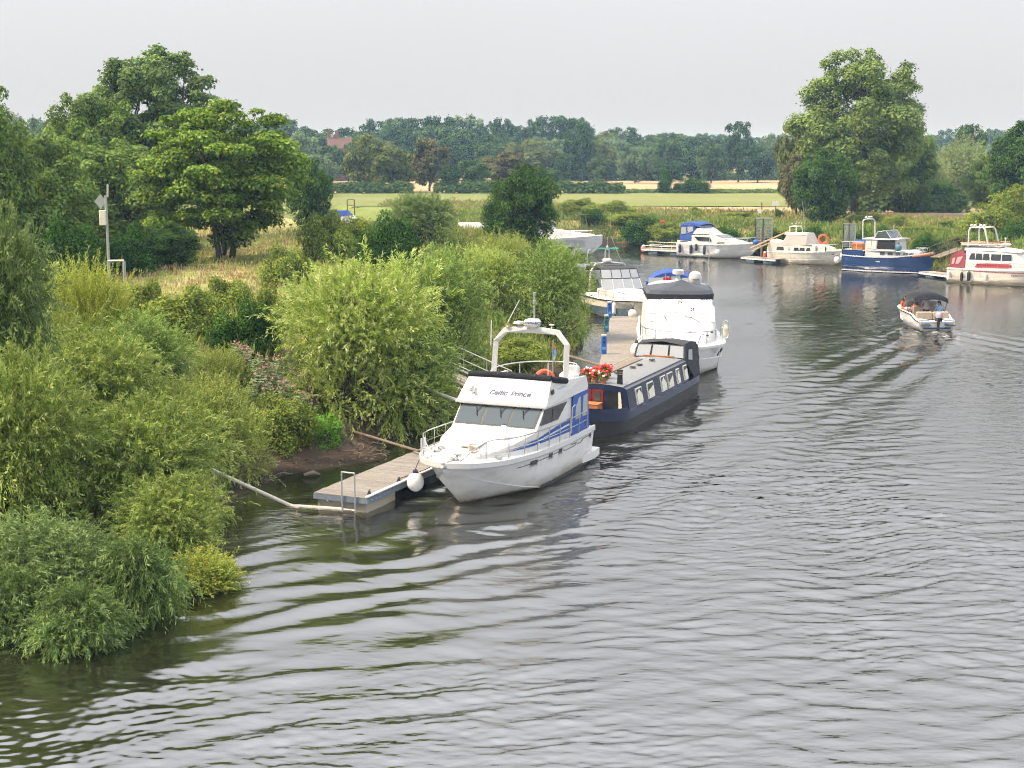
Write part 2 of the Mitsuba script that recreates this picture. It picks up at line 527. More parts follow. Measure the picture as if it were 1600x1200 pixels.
W_ROW, W_COL = 760, 620
rows = 1 / np.linspace(1 / 19.0, 1 / 176.0, W_ROW)
rows = np.concatenate([[-55, -20, 0, 8, 14], rows])
cols = np.concatenate([[-9, -5, -3, -1.8, -1.1, -.7], np.linspace(-.46, .46, W_COL), [.7, 1.1, 1.8, 3, 5, 9]])
RR, CC = np.meshgrid(rows, cols, indexing='ij')
WX, WY = CC * np.maximum(RR, 22), RR
WZ = np.where((WY > 17) & (np.abs(CC) < .5), waves(WX, np.maximum(WY, 1)), 0)
wn, wk = WX.shape
i, j = np.meshgrid(np.arange(wn - 1), np.arange(wk - 1), indexing='ij')
wq = np.stack([i * wk + j, i * wk + j + 1, (i + 1) * wk + j + 1, (i + 1) * wk + j], -1).reshape(-1, 4)
import shapely
keep = shapely.contains_xy(RIVER.buffer(3.0), WX[wq].mean(1) if False else WX.ravel()[wq].mean(1), WY.ravel()[wq].mean(1))
wq = wq[keep]


def water_bump(p, n, uv):
    a = noise(p.x * 4.0 + 1.5 * noise(p.x * .8, p.y * .8), p.y * 9.0, 0.0)
    b = noise(p.x * 9.0, p.y * 19.0, 5.0)
    amp = .35 + 1.2 * smoothstep(.35, .7, fbm(p.x * .12, p.y * .10, 2.0, 2))
    return (.0062 * a + .0026 * b) * amp


def foam_amount(p, n, uv):
    hx, hy = math.cos(WKH), math.sin(WKH)
    dx, dy = p.x - float(SB[0]), p.y - float(SB[1])
    back, side = -(dx * hx + dy * hy), dr.abs(-dx * hy + dy * hx)
    edge = dr.exp(-dr.square((side - 1.15 - .30 * dr.maximum(back, 0)) / (.22 + .04 * dr.maximum(back, 0)))) * smoothstep(-3.0, -1.0, back) * dr.exp(-dr.maximum(back, 0) / 1.6)
    wash = dr.exp(-dr.square(side / (.5 + .05 * dr.maximum(back, 0)))) * smoothstep(-.1, .6, back) * dr.exp(-dr.maximum(back, 0) / 2.2)
    t = fbm(p.x * 5, p.y * 5, 0.0, 3)
    return dr.clip((.5 * edge + wash) * 1.3, 0, 1) * smoothstep(.42, .7, t) * .6


scene['water_body'] = {'type': 'bumpmap', 'tex': proc(water_bump, .01), 'scale': 1.0, 'bsdf':
                       {'type': 'roughplastic', 'distribution': 'ggx', 'alpha': .012, 'int_ior': 3.9, 'diffuse_reflectance': rgb(.012, .0125, .006)}}
scene['foam'] = {'type': 'diffuse', 'reflectance': rgb(.72, .73, .73)}
scene['water'] = {'type': 'blendbsdf', 'weight': proc(foam_amount), 'a': {'type': 'ref', 'id': 'water_body'}, 'b': {'type': 'ref', 'id': 'foam'}}
WATER = tm(np.stack([WX, WY, WZ], -1).reshape(-1, 3), wq)
struct('river_water', WATER, 'water', True)



# ------------------------------------------------------------------ plants
def unit(v):
    return v / (np.linalg.norm(v, axis=-1, keepdims=True) + 1e-12)


def leaves(p, d, nrm, l, w):
    """Diamond-shaped leaves: base points p, directions d, rough normals nrm, lengths l and widths w."""
    s = unit(np.cross(d, nrm))
    l, w = np.asarray(l)[:, None], np.asarray(w)[:, None]
    mid = p + d * l * .45
    v = np.stack([p, mid + s * w * .5, p + d * l, mid - s * w * .5], 1)
    k = np.arange(len(p))[:, None] * 4
    f = np.concatenate([k + [0, 1, 2], k + [0, 2, 3]], 0)
    return v.reshape(-1, 3), f


def tint(r, n, base, var=.18, hue=.10, young=None, f=None):
    b = np.asarray(base, float)[None] * (1 + var * r.normal(size=(n, 1)).clip(-2, 2))
    h = r.normal(size=(n, 1)).clip(-2, 2) * hue
    b = b * np.concatenate([1 + h, 1 + .25 * h, 1 - .6 * h], 1)
    if young is not None:
        b = b * (1 - f[:, None]) + np.asarray(young)[None] * f[:, None]
    return np.repeat(b.clip(.004, .6), 4, axis=0)


PROTO = {}
_n_sg = [0]


def shape_group(name, v, f, col, mat_='leaf'):
    scene['sg_' + name] = {'type': 'shapegroup', 'shape': mikit.ply(tm(v, f), mat_, False, None, col)}
    return 'sg_' + name


def wood_group(name, meshes):
    scene['sg_' + name] = {'type': 'shapegroup', 'shape': mikit.ply(trimesh.util.concatenate(meshes), 'bark', True)}
    return 'sg_' + name


def inst(key, sg, m):
    scene[key] = {'type': 'instance', 'to_world': T4(np.asarray(m).tolist()), 'sg': {'type': 'ref', 'id': sg}}


def limb(a, b, r0, r1, sag=0.0, n=5, sides=5, wob=.06, r=None):
    t = np.linspace(0, 1, n)[:, None]
    a, b = np.asarray(a, float), np.asarray(b, float)
    p = a * (1 - t) + b * t
    L = np.linalg.norm(b - a)
    p[:, 2] += sag * L * (4 * t * (1 - t))[:, 0]
    if r is not None: p[1:-1] += r.normal(size=(n - 2, 3)) * wob * L
    return tube(p, np.linspace(r0, r1, n), sides, cap=False)


def broadleaf(seed, H, W, base, n_clump, n_leaf, ls, low=.18, flat=.6, gap=0.0, stems=1, shape=1.0, fill=.5, cr=(.15, .25), young=None, var=.18):
    """A broad-leaved tree H tall, W wide, standing at the origin: (leaf group, wood group)."""
    r = np.random.default_rng(seed)
    zc, hz = H * (low + (1 - low) * .5), H * (1 - low) * .5
    cs, rs = [], []
    tries = 0
    while len(cs) < n_clump and tries < 20000:
        tries += 1
        q = unit(r.normal(size=3)) * r.random() ** (1 / 3) ** 1.0
        rad = np.linalg.norm(q)
        if rad < fill * r.random(): continue
        prof = 1.0 if q[2] > 0 else shape
        c = np.array([q[0] * W / 2 * prof * .82, q[1] * W / 2 * prof * .82, zc + q[2] * hz * .86])
        R = W * r.uniform(*cr) * (1.0 - .35 * max(q[2], 0))
        if cs and gap and min(np.linalg.norm((c - o) / (R + p)) for o, p in zip(cs, rs)) < gap: continue
        cs.append(c); rs.append(R)
    cs, rs = np.array(cs), np.array(rs)
    wgt = rs ** 2 / (rs ** 2).sum()
    own = r.choice(len(cs), n_leaf, p=wgt)
    d = unit(r.normal(size=(n_leaf, 3)) + [0, 0, .35])
    lump = .72 + .56 * meshkit.noise(d * 2.3 + own[:, None] * 3.7, seed)
    rad = (.45 + .55 * r.random(n_leaf) ** .6) * lump
    rad = np.where(r.random(n_leaf) < .07, rad * 1.28, rad)
    p = cs[own] + d * (rs[own] * rad)[:, None] * [1, 1, flat]
    nrm = unit(d * .8 + [0, 0, .7] + r.normal(size=(n_leaf, 3)) * .45)
    dirs = unit(np.cross(nrm, r.normal(size=(n_leaf, 3))) + [0, 0, -.25])
    l = ls * r.uniform(.6, 1.35, n_leaf)
    v, f = leaves(p, dirs, nrm, l, l * r.uniform(.55, .85, n_leaf))
    tone = 1 + .22 * r.normal(size=len(cs)).clip(-1.5, 1.5)
    yf = None if young is None else np.clip((r.random(n_leaf) - .35) * 1.3, 0, .85) * sstep(.6, .9, rad)
    col = tint(r, n_leaf, base, var, .10, young, yf) * np.repeat(tone[own], 4)[:, None]
    woods = []
    tr = W * .014 + H * .009
    for s in range(stems):
        a = r.random() * 6.28
        o = np.array([math.cos(a), math.sin(a), 0]) * (0 if stems == 1 else tr * 1.6)
        top = np.array([0, 0, zc + hz * .5]) + np.array([math.cos(a), math.sin(a), 0]) * W * (.04 if stems == 1 else .16)
        woods.append(limb(o + [0, 0, -.4], top, tr * (1 if stems == 1 else .75), tr * .2, 0, 7, 8, .012, r))
    for k in r.choice(len(cs), min(26, len(cs)), replace=False):
        h = H * r.uniform(low * .55, .62)
        h = min(h, cs[k][2] - .1)
        f0 = (h - 0) / (zc + hz * .5)
        woods.append(limb([0, 0, max(h, .3)], cs[k], tr * (.55 - .35 * min(f0, 1)), tr * .08, .07, 6, 5, .035, r))
    return v, f, col, woods


def willow(seed, W, H, base, n_tw, ll=.12, lw=.022, per=22, tl=(.6, 1.2), up=.7, droop=.35, lobes=8, young=(.36, .38, .10), lobe_r=(.26, .42), low=.12, yfrac=.85, squash=.9):
    """A willow: arching twigs set with narrow leaves over several lobes."""
    r = np.random.default_rng(seed)
    lc, lr = [], []
    n_low = max(4, lobes // 2)
    for k in range(lobes + n_low):
        skirt = k >= lobes
        a = k * 2.399 + r.random() * .8
        rad = W * .5 * (r.uniform(.45, .66) if skirt else r.uniform(.15, .6))
        R = W * r.uniform(*lobe_r) * (.85 if skirt else 1)
        z = H * (r.uniform(.10, .24) if skirt else r.uniform(.40, .70)) if k else H * .70
        lc.append([math.cos(a) * rad * (k > 0), math.sin(a) * rad * (k > 0), z]); lr.append(R)
    lobes = len(lc)
    lc, lr = np.array(lc), np.array(lr)
    own = r.choice(lobes, n_tw, p=lr ** 2 / (lr ** 2).sum())
    d = unit(r.normal(size=(n_tw, 3)) + [0, 0, .15])
    bump = .50 + .85 * meshkit.noise(d * 2.4 + own[:, None] * 5.3, seed)
    sh = (.35 + .6 * r.random(n_tw) ** .5) * bump
    p0 = lc[own] + d * (lr[own] * sh)[:, None] * [1, 1, squash]
    p0[:, 2] = np.where(p0[:, 2] < .05, r.random(n_tw) * H * .16 + .05, p0[:, 2])
    td = unit(d * .75 + np.array([0, 0, 1.]) * (up * sstep(.0, .45, p0[:, 2] / H))[:, None] + r.normal(size=(n_tw, 3)) * .33)
    L = r.uniform(*tl, n_tw)
    L = L * np.where(r.random(n_tw) < .14, r.uniform(1.3, 2.0, n_tw), 1.0)
    t = (np.arange(per) + .5) / per
    t = (.12 + .88 * t)[None, :, None]
    P = p0[:, None] + td[:, None] * (L[:, None, None] * t) - np.array([0, 0, 1.0]) * (droop * L)[:, None, None] * t ** 2
    tan = unit(td[:, None] - np.array([0, 0, 2.0]) * droop * t)
    n = n_tw * per
    P, tan = P.reshape(-1, 3), np.broadcast_to(tan, (n_tw, per, 3)).reshape(-1, 3)
    side = unit(np.cross(tan, r.normal(size=(n, 3))))
    dirs = unit(tan * .8 + side * .62 + [0, 0, -.12 - .25 * droop])
    nrm = unit(np.cross(dirs, side) + r.normal(size=(n, 3)) * .4 + [0, 0, .45])
    l = ll * r.uniform(.6, 1.25, n)
    v, f = leaves(P, dirs, nrm, l, np.full(n, lw) * r.uniform(.8, 1.25, n))
    ft = np.broadcast_to(t, (n_tw, per, 1)).reshape(-1)
    col = tint(r, n, base, .16, .10, young, (ft ** 2 * yfrac * np.repeat(r.random(n_tw), per)).clip(0, 1))
    tone = 1 + .16 * r.normal(size=lobes)
    col = col * np.repeat(np.repeat(tone[own], per), 4)[:, None]
    woods = []
    for k in range(lobes):
        for q in range(5):
            tip = lc[k] + unit(r.normal(size=3) + [0, 0, .5]) * lr[k] * .85
            o = np.array([r.normal() * .12 * W * .3, r.normal() * .12 * W * .3, -.3])
            woods.append(limb(o, tip, W * .009 + .012, .008, .05, 6, 4, .03, r))
    return v, f, col, woods


def plant_proto(name, fn, *a, **k):
    v, f, c, w = fn(*a, **k)
    PROTO[name] = (shape_group('leaf_' + name, v, f, c), wood_group('wood_' + name, w), v.min(0), v.max(0))


def grow(name, proto, label, cat, x, y, z=None, rot=0.0, s=1.0, group=None, crown='crown', wood='trunk', sink=0.0, wood_on=True, tilt=(0, 0)):
    k = thing(name, label, cat, group)
    z = float(land(np.array([x]), np.array([y]))[0]) if z is None else z
    m = place(x, y, z - sink, rot, s)
    if tilt != (0, 0):      # leaning: degrees towards the right and towards the viewer
        m = place(x, y, z - sink) @ trimesh.transformations.euler_matrix(math.radians(tilt[1]), math.radians(tilt[0]), 0) @ place(0, 0, 0, rot, s)
    inst(unique(k + '__' + crown), PROTO[proto][0], m)
    if wood_on: inst(unique(k + '__' + wood), PROTO[proto][1], m)
    return k


def grow_px(name, proto, label, cat, u, vtop, wpx, y, zbase=None, hscale=1.0, rot=None, **k):
    """Placed by survey: column u, top row vtop, width in pixels, at the distance y."""
    lo, hi = PROTO[proto][2], PROTO[proto][3]
    x = float(AT(u, 400, y)[0])
    zt = float(AT(u, vtop, y)[2])
    zb = float(land(np.array([x]), np.array([y]))[0]) if zbase is None else zbase
    dist = y * 1.0
    wide = wpx * dist / FPX
    sx = wide / (.5 * (hi[0] - lo[0] + hi[1] - lo[1]))
    sz = (zt - zb) / hi[2]
    return grow(name, proto, label, cat, x, y, zb, rot if rot is not None else (u * 1.7) % 6.28, (sx, sx, sz * hscale), **k)


# ------------------------------------------------------------------ left bank plants
WY = (.285, .38, .065); WS = (.125, .19, .052); WO = (.215, .30, .055); WG = (.18, .285, .055)
plant_proto('willow_bright', willow, 1, 6.0, 6.2, WY, 3300, .18, .040, 19, (.6, 1.15), .8, .32, 15, young=(.58, .64, .26), lobe_r=(.16, .30), yfrac=1.25)
plant_proto('willow_olive', willow, 2, 6.0, 5.0, WO, 3300, .19, .042, 19, (.6, 1.1), .6, .4, 15, young=(.50, .56, .20), lobe_r=(.15, .30), yfrac=1.1)
plant_proto('willow_green', willow, 3, 6.0, 6.0, WG, 3200, .16, .034, 19, (.6, 1.1), .7, .35, 14, young=(.46, .56, .20), lobe_r=(.15, .30), yfrac=1.1)
plant_proto('willow_silver', willow, 4, 7.0, 7.5, WS, 2900, .28, .05, 19, (.9, 1.6), .75, .42, 17, young=(.38, .48, .22), squash=.85, lobe_r=(.13, .23), yfrac=.8)
plant_proto('willow_shoots', willow, 5, 4.0, 4.2, (.29, .345, .05), 1900, .14, .034, 26, (.9, 1.5), 1.5, .15, 7, young=(.54, .56, .15), yfrac=1.0)
plant_proto('willow_fine', willow, 6, 5.0, 3.2, (.24, .31, .055), 3300, .12, .026, 19, (.5, .9), 1.1, .18, 10, lobe_r=(.2, .3), young=(.54, .58, .20), yfrac=1.2)
plant_proto('bush_dark', broadleaf, 7, 3.2, 4.0, (.045, .105, .02), 34, 18000, .13, .0, .95, 0, 3, 1.1, .4, (.16, .26))
plant_proto('bush_light', broadleaf, 8, 3.2, 4.0, (.18, .26, .05), 40, 19000, .13, .0, .95, 0, 3, 1.1, .4, (.10, .22), young=(.42, .42, .09))
plant_proto('bush_lime', broadleaf, 9, 1.6, 1.5, (.15, .33, .04), 22, 7000, .06, .0, .95, 0, 3, 1.0, .4, (.18, .28))
plant_proto('bush_yellow', willow, 10, 2.2, 2.0, (.24, .32, .06), 1500, .075, .03, 18, (.25, .5), .9, .1, 9, young=(.54, .50, .12), lobe_r=(.16, .28), yfrac=1.1)
plant_proto('willow_spray', willow, 17, 5.0, 3.0, (.11, .18, .045), 1700, .30, .052, 19, (1.0, 1.7), .35, .55, 12, young=(.36, .46, .19), squash=.75, lobe_r=(.12, .22), yfrac=.8)
plant_proto('maple', broadleaf, 12, 11.5, 12.5, (.115, .20, .03), 170, 68000, .23, .06, .40, .34, 3, 1.0, .6, (.055, .125), young=(.36, .46, .09))
plant_proto('ash', broadleaf, 13, 17.5, 13.0, (.15, .23, .08), 170, 50000, .28, .08, .7, .42, 1, .85, .5, (.04, .105), young=(.25, .34, .12))
plant_proto('alder', broadleaf, 14, 12.0, 10.0, (.155, .24, .06), 120, 52000, .23, .0, .8, .25, 2, 1.0, .5, (.06, .14), young=(.25, .34, .09))
plant_proto('oak_dark', broadleaf, 15, 9.0, 8.0, (.072, .14, .034), 110, 38000, .21, .0, .9, .25, 1, 1.0, .5, (.06, .14))

# big silver willow leaning in from the left edge, and its boughs hanging over the water
grow_px('willow_tree', 'willow_silver', 'tall silver-leaved willow at the left edge, its long drooping leaves above the other bushes', 'willow', -40, 262, 330, 39, .6)
grow_px('willow_tree', 'willow_olive', 'dense olive green willow at the left edge below the tall silver one', 'willow', 10, 480, 350, 36, .2, rot=2.2)
grow_px('willow_bush', 'willow_green', 'dark willow foliage hanging to the water between the mud bank and the front cruiser', 'willow', 655, 500, 180, 54, .2, rot=5.2)
grow_px('overhanging_willow', 'willow_silver', 'grey-green willow hanging low over the dark water in the bottom left corner', 'willow', 15, 790, 360, 32.0, -.5, rot=1.0, tilt=(14, 8))
grow_px('overhanging_willow', 'willow_spray', 'grey-green willow bough reaching furthest out over the water, left of the yellow bush', 'willow', 165, 800, 250, 31.5, -.25, rot=4.0, tilt=(12, 6))
grow_px('overhanging_willow', 'willow_spray', 'lowest willow bough, its leaf tips touching the water at the bottom left', 'willow', 90, 880, 250, 29.8, -.35, rot=2.2, tilt=(10, 14))
grow_px('overhanging_willow', 'willow_spray', 'willow bough at the left edge just above the water, left of the lowest one', 'willow', -20, 850, 240, 30.4, -.4, rot=5.2, tilt=(8, 10))
grow_px('yellow_bush', 'bush_yellow', 'small yellow-leaved bush at the water line beside the overhanging willow', 'bush', 292, 850, 175, 33.6, -.3, tilt=(12, 4))
grow_px('willow_bush', 'willow_olive', 'olive willow foliage between the overhanging willow and the yellow bush', 'willow', 235, 715, 270, 35.6, -.2, rot=1.6, tilt=(9, 4))
grow_px('willow_bush', 'willow_green', 'mid green willow on the slope below the yellow-green shrub with upright shoots', 'willow', 215, 470, 230, 50, 1.0, rot=2.6)
grow_px('willow_bush', 'willow_fine', 'feathery pale willow beside the pink-flowered plants', 'willow', 60, 430, 230, 47, 1.2, rot=.6)
grow_px('light_bush', 'bush_light', 'pale green bush in front of the meadow, right of the yellow-green shrub', 'bush', 225, 432, 100, 63, 2.0, rot=.6)
grow_px('light_bush', 'bush_light', 'pale green bush above the round dark bush at the meadow edge', 'bush', 350, 428, 110, 66, 2.2, rot=3.6)
grow_px('bank_bush', 'bush_light', 'leafy bush left of the largest bright willow at the meadow edge', 'bush', 415, 440, 90, 60, 1.9, rot=5)
grow_px('willow_bush', 'willow_fine', 'fine-leaved willow bush under the round dark bush', 'willow', 330, 530, 170, 52, 1.0, rot=4.4)
grow_px('willow_bush', 'willow_bright', 'bright willow bush at the left edge beyond the silver willow', 'willow', 40, 400, 190, 60, 2.0, rot=5)
grow_px('willow_bush', 'willow_olive', 'broad olive green willow bush in front, its side reaching the white mooring pole', 'willow', 215, 575, 370, 38, -.1)
grow_px('willow_bush', 'willow_fine', 'rounded yellow-green willow bush with fine upright leaves above the mud bank', 'willow', 318, 560, 280, 45, .3)
grow_px('willow_bush', 'willow_olive', 'shadowy olive willow bush on the slope left of the yellow-green rounded one', 'willow', 130, 470, 330, 44, .6, rot=3.0)
grow_px('willow_shrub', 'willow_shoots', 'yellow-green willow shrub with tall upright shoots in front of the antenna mast', 'willow', 135, 370, 250, 55, 1.6)
grow_px('light_bush', 'bush_light', 'light green leafy bush left of the round dark bush', 'bush', 285, 445, 190, 58, 1.6)
grow_px('dark_bush', 'bush_dark', 'round dark green bush among the pale willows on the left bank', 'bush', 378, 460, 125, 56, 1.8)
grow_px('lime_bush', 'bush_lime', 'small bright green bush just above the mud bank', 'bush', 502, 645, 78, 48.8, .15)
grow_px('bank_bush', 'bush_light', 'scrubby light green bush on top of the mud bank left of the bright green bush', 'bush', 430, 612, 130, 48.0, .2)
grow_px('willow_bush', 'willow_bright', 'largest bright yellow-green willow, left of the white motor cruiser', 'willow', 553, 366, 325, 53.0, .35)
grow_px('willow_bush', 'willow_green', 'green willow overhanging the pontoon behind the front white cruiser', 'willow', 690, 370, 220, 62, .5)
grow_px('willow_bush', 'willow_green', 'dark-based willow beside the blue service posts of the pontoon', 'willow', 862, 362, 175, 77, .3, rot=1.1)
grow_px('willow_bush', 'willow_fine', 'pale feathery willow behind the willow at the blue posts', 'willow', 785, 348, 180, 96, 1.0, rot=2.0)
grow_px('willow_bush', 'willow_bright', 'yellow-green willow between the two larger ones behind the radar arch', 'willow', 770, 370, 140, 78, 1.0, rot=.4)
grow_px('willow_bush', 'willow_silver', 'grey-green bushy willow standing before the straw field', 'willow', 655, 290, 160, 112, 2.0)
grow_px('dark_tree', 'oak_dark', 'dense dark green tree with a pointed top standing alone near the river bend', 'tree', 822, 252, 112, 118, 2.6)
grow_px('dark_bush', 'bush_dark', 'low dark green bush left of the lone dark tree', 'bush', 780, 275, 55, 121, 2.6)
grow_px('dark_bush', 'bush_dark', 'dark bush behind the big bright willow', 'bush', 610, 325, 120, 92, 2.4)
grow_px('light_bush', 'bush_light', 'light green bush right of the maple at the edge of the meadow', 'bush', 510, 325, 100, 98, 2.6)
grow_px('light_bush', 'bush_light', 'yellowish green bush in front of the maple foot beside the meadow', 'bush', 445, 380, 90, 80, 2.2)
grow_px('light_bush', 'bush_light', 'light green bush filling the gap between the maple and the pale willows', 'bush', 560, 335, 110, 104, 2.4, rot=2)
grow_px('light_bush', 'bush_light', 'leafy bush in the shade between the two big willows left of the cruiser', 'bush', 640, 560, 170, 56.5, .6, rot=2)
grow_px('bank_bush', 'bush_light', 'weedy bright bush seen through the radar arch of the front cruiser', 'bush', 815, 525, 110, 66, .5, rot=4)
grow_px('maple_tree', 'maple', 'spreading maple with layered bright green foliage and several dark stems', 'tree', 350, 150, 300, 99, 3.0)
grow_px('ash_tree', 'ash', 'tallest tree on the left, airy crown rising above the maple', 'tree', 255, 66, 235, 125, 3.0)
grow_px('alder_tree', 'alder', 'blue-green tree between the left edge and the tall airy tree', 'tree', 150, 130, 180, 118, 3.0)
grow_px('alder_tree', 'alder', 'bushy tree left of the maple behind the antenna mast', 'tree', 185, 215, 230, 108, 2.8, rot=2.5)
grow_px('alder_tree', 'alder', 'tall tree at the left edge of the picture behind the willows', 'tree', -25, 115, 190, 84, 2.6, rot=1.2)
grow_px('alder_tree', 'alder', 'yellow-tinged tree left of the antenna mast', 'tree', 70, 195, 190, 90, 2.6, rot=4.0)
grow_px('dark_bush', 'bush_dark', 'dark undergrowth left of the antenna mast foot', 'bush', 105, 335, 150, 82, 2.6, rot=1)
grow_px('dark_bush', 'bush_dark', 'dark undergrowth right of the antenna mast foot', 'bush', 200, 345, 110, 88, 2.8, rot=3)
grow_px('dark_tree', 'oak_dark', 'dark low tree under the maple, left of its stems', 'tree', 262, 345, 110, 93, 2.8)
grow_px('dark_tree', 'oak_dark', 'dark green tree right behind the maple, at the edge of the straw field', 'tree', 488, 245, 80, 135, 2.8)


# ---- herbs, reeds and grass, each a mass that nobody could count
def herbs(x, y, h, base, per, w, seed, lean=.35, spread=.12, var=.2, young=None, z=None):
    r = np.random.default_rng(seed)
    n = len(x)
    z = land(x, y) if z is None else z
    P = np.repeat(np.stack([x, y, z], 1), per, 0) + np.concatenate([r.normal(size=(n * per, 2)) * spread, np.zeros((n * per, 1))], 1)
    hh = np.repeat(h, per) * r.uniform(.5, 1.1, n * per)
    d = unit(np.concatenate([r.normal(size=(n * per, 2)) * lean, np.ones((n * per, 1))], 1))
    t = r.random(n * per) ** 1.2
    P[:, 2] += (t - .08) * hh * .55
    nr = unit(np.concatenate([r.normal(size=(n * per, 2)), np.full((n * per, 1), .3)], 1))
    v, f = leaves(P, d, nr, hh * .55, w * r.uniform(.6, 1.3, n * per))
    b = np.repeat(np.asarray(base), per, 0) * (1 + var * r.normal(size=(n * per, 1)).clip(-2, 2))
    return v, f, np.repeat(b.clip(.01, .7), 4, 0)


def scatter(n, x0, x1, y0, y1, dmin, dmax, seed, dens=None, p=1.0):
    r = np.random.default_rng(seed)
    x, y = r.uniform(x0, x1, n), y0 + (y1 - y0) * r.random(n) ** p
    d = shore(x, y)
    ok = (d > dmin) & (d < dmax)
    if dens is not None: ok &= r.random(n) < dens(x, y, d)
    return x[ok], y[ok], d[ok]


def stuff(name, parts_, label, cat):
    v, f, c, o = [], [], [], 0
    for a, b, cc in parts_:
        v.append(a); f.append(b + o); c.append(cc); o += len(a)
    k = thing(name, label, cat, None, 'stuff')
    emit(k, tm(np.vstack(v), np.vstack(f)), 'leaf', False, np.eye(4), None, np.vstack(c))


def pick(n, seed, *cols):
    r = np.random.default_rng(seed)
    c = np.array(cols)
    return c[r.integers(0, len(c), n)]


def mudfree(x, y, d):
    return np.where((np.abs(x + 6) < 5) & (np.abs(y - 49) < 5), sstep(1.3, 2.2, d), 1.0)


x, y, d = scatter(15000, -22, 9, 28, 140, .35, 13, 1, mudfree)
stuff('bank_herbs', [herbs(x, y, .55 + .5 * np.random.default_rng(3).random(len(x)), pick(len(x), 4, (.16, .24, .05), (.22, .28, .06), (.10, .18, .04), (.27, .28, .08)), 8, .085, 5)], 'tangled green weeds and nettles covering the left bank slope', 'weeds')
x, y, d = scatter(14000, -50, 2, 60, 140, 9, 60, 6)
g = meshkit.fbm(np.stack([x * .10, y * .10, x * 0], 1), 3, 8)
cols = np.where((g > .58)[:, None], pick(len(x), 7, (.33, .17, .09), (.42, .32, .19), (.44, .38, .22), (.30, .34, .11)), pick(len(x), 8, (.52, .44, .19), (.44, .42, .13), (.32, .36, .10)))
stuff('meadow_grass', [herbs(x, y, .35 + .4 * np.random.default_rng(9).random(len(x)), cols, 7, .05, 10, .25)], 'dry yellow meadow grass with patches of reddish dock on the left bank', 'grass')
x, y, d = scatter(60000, -10, 62, 105, 190, .2, 8, 11, lambda x, y, d: (y > 118) * 1.0)
g = meshkit.fbm(np.stack([x * .16, y * .16, x * 0], 1), 3, 18)
cols = np.where((g > .52)[:, None], pick(len(x), 12, (.25, .34, .09), (.30, .34, .10), (.20, .30, .08)), pick(len(x), 13, (.14, .24, .055), (.19, .28, .065), (.25, .26, .08)))
stuff('bank_reeds', [herbs(x, y, .6 + .6 * np.random.default_rng(14).random(len(x)), cols, 7, .12, 15, .22, .2)], 'tall green and straw-coloured reeds along the far bank', 'reeds')
x, y, d = scatter(26000, -20, 75, 115, 235, 7, 34, 16)
stuff('field_margin_grass', [herbs(x, y, .5 + .6 * np.random.default_rng(17).random(len(x)), pick(len(x), 18, (.30, .29, .11), (.36, .30, .13), (.24, .28, .08), (.20, .27, .07)), 6, .13, 19, .25, .3)], 'long dry grass and docks between the far bank and the fields', 'grass')

# pink flowered balsam stands
def balsam(seed):
    r = np.random.default_rng(seed)
    P, D, Lg, fl = [], [], [], []
    for s in range(9):
        a, rad, h = r.random() * 6.28, .5 * r.random(), r.uniform(1.0, 1.7)
        for z in np.linspace(.2, h, 16):
            for q in range(3):
                b = r.random() * 6.28
                P.append([math.cos(a) * rad, math.sin(a) * rad, z]); D.append([math.cos(b), math.sin(b), .15]); Lg.append(.24)
        for q in range(5): fl.append(np.array([math.cos(a) * rad, math.sin(a) * rad, h + .08]) + r.normal(size=3) * [.09, .09, .07])
    P, D, fl = np.array(P), unit(np.array(D)), np.array(fl)
    v, f = leaves(P, D, np.tile([0, 0, 1.0], (len(P), 1)) + r.normal(size=P.shape) * .3, np.array(Lg) * r.uniform(.6, 1.2, len(P)), np.full(len(P), .075))
    c = tint(r, len(P), (.24, .33, .17), .2)
    v2, f2 = leaves(fl, unit(r.normal(size=fl.shape)), r.normal(size=fl.shape), np.full(len(fl), .10), np.full(len(fl), .08))
    c2 = tint(r, len(fl), (.55, .27, .30), .2, .05)
    return v, f, c, v2, f2, c2


bv = balsam(5)
SGB = shape_group('balsam_leaf', *bv[:3]), shape_group('balsam_flower', *bv[3:])
r = np.random.default_rng(8)
for k, (u, v, yy) in enumerate([(248, 548, 53), (262, 560, 52), (285, 570, 51), (368, 545, 53), (388, 555, 53), (408, 562, 52), (425, 575, 52), (445, 560, 53), (405, 600, 51), (440, 610, 50.5), (465, 590, 52), (470, 620, 50.5), (240, 575, 51), (455, 640, 49.8)]):
    p = AT(u, v, yy)
    t = thing('flowering_plant', 'tall pale-leaved plant with pink flowers on the left bank slope below the round dark bush', 'plant', 'pink-flowered plants on the left bank')
    m = place(p[0], p[1], float(p[2]) - 1.5, r.random() * 6.28, r.uniform(.9, 1.2))
    inst(t + '__foliage', SGB[0], m); inst(t + '__blossom', SGB[1], m)

# stones, roots and litter on the muddy shore
r = np.random.default_rng(33)
x, y, d = scatter(5000, -9, -1, 44, 54, -.25, 1.6, 34)
z = land(x, y)
ms = [sphere((a, b_, c), r.uniform(.015, .055), 1, (r.uniform(.8, 1.4), r.uniform(.8, 1.2), .6)) for a, b_, c in zip(x[:260], y[:260], z[:260])]
k = thing('shore_stones', 'small stones and clods scattered along the muddy shore behind the pontoon', 'stones', None, 'stuff')
emit(k, trimesh.util.concatenate(ms), 'mud_stone', True, np.eye(4))
ms = []
for k_ in range(46):
    i_ = r.integers(0, len(x)); a = r.random() * 6.28; L = r.uniform(.25, .8)
    p = np.array([x[i_], y[i_], z[i_] + .03])
    ms.append(tube(smoothline([p, p + [math.cos(a) * L * .5, math.sin(a) * L * .5, r.uniform(.03, .12)], p + [math.cos(a + .5) * L, math.sin(a + .5) * L, .0]], 3), [.02] * 6 + [.008], 4))
k = thing('shore_roots', 'dead twigs and roots lying on the muddy shore', 'roots', None, 'stuff')
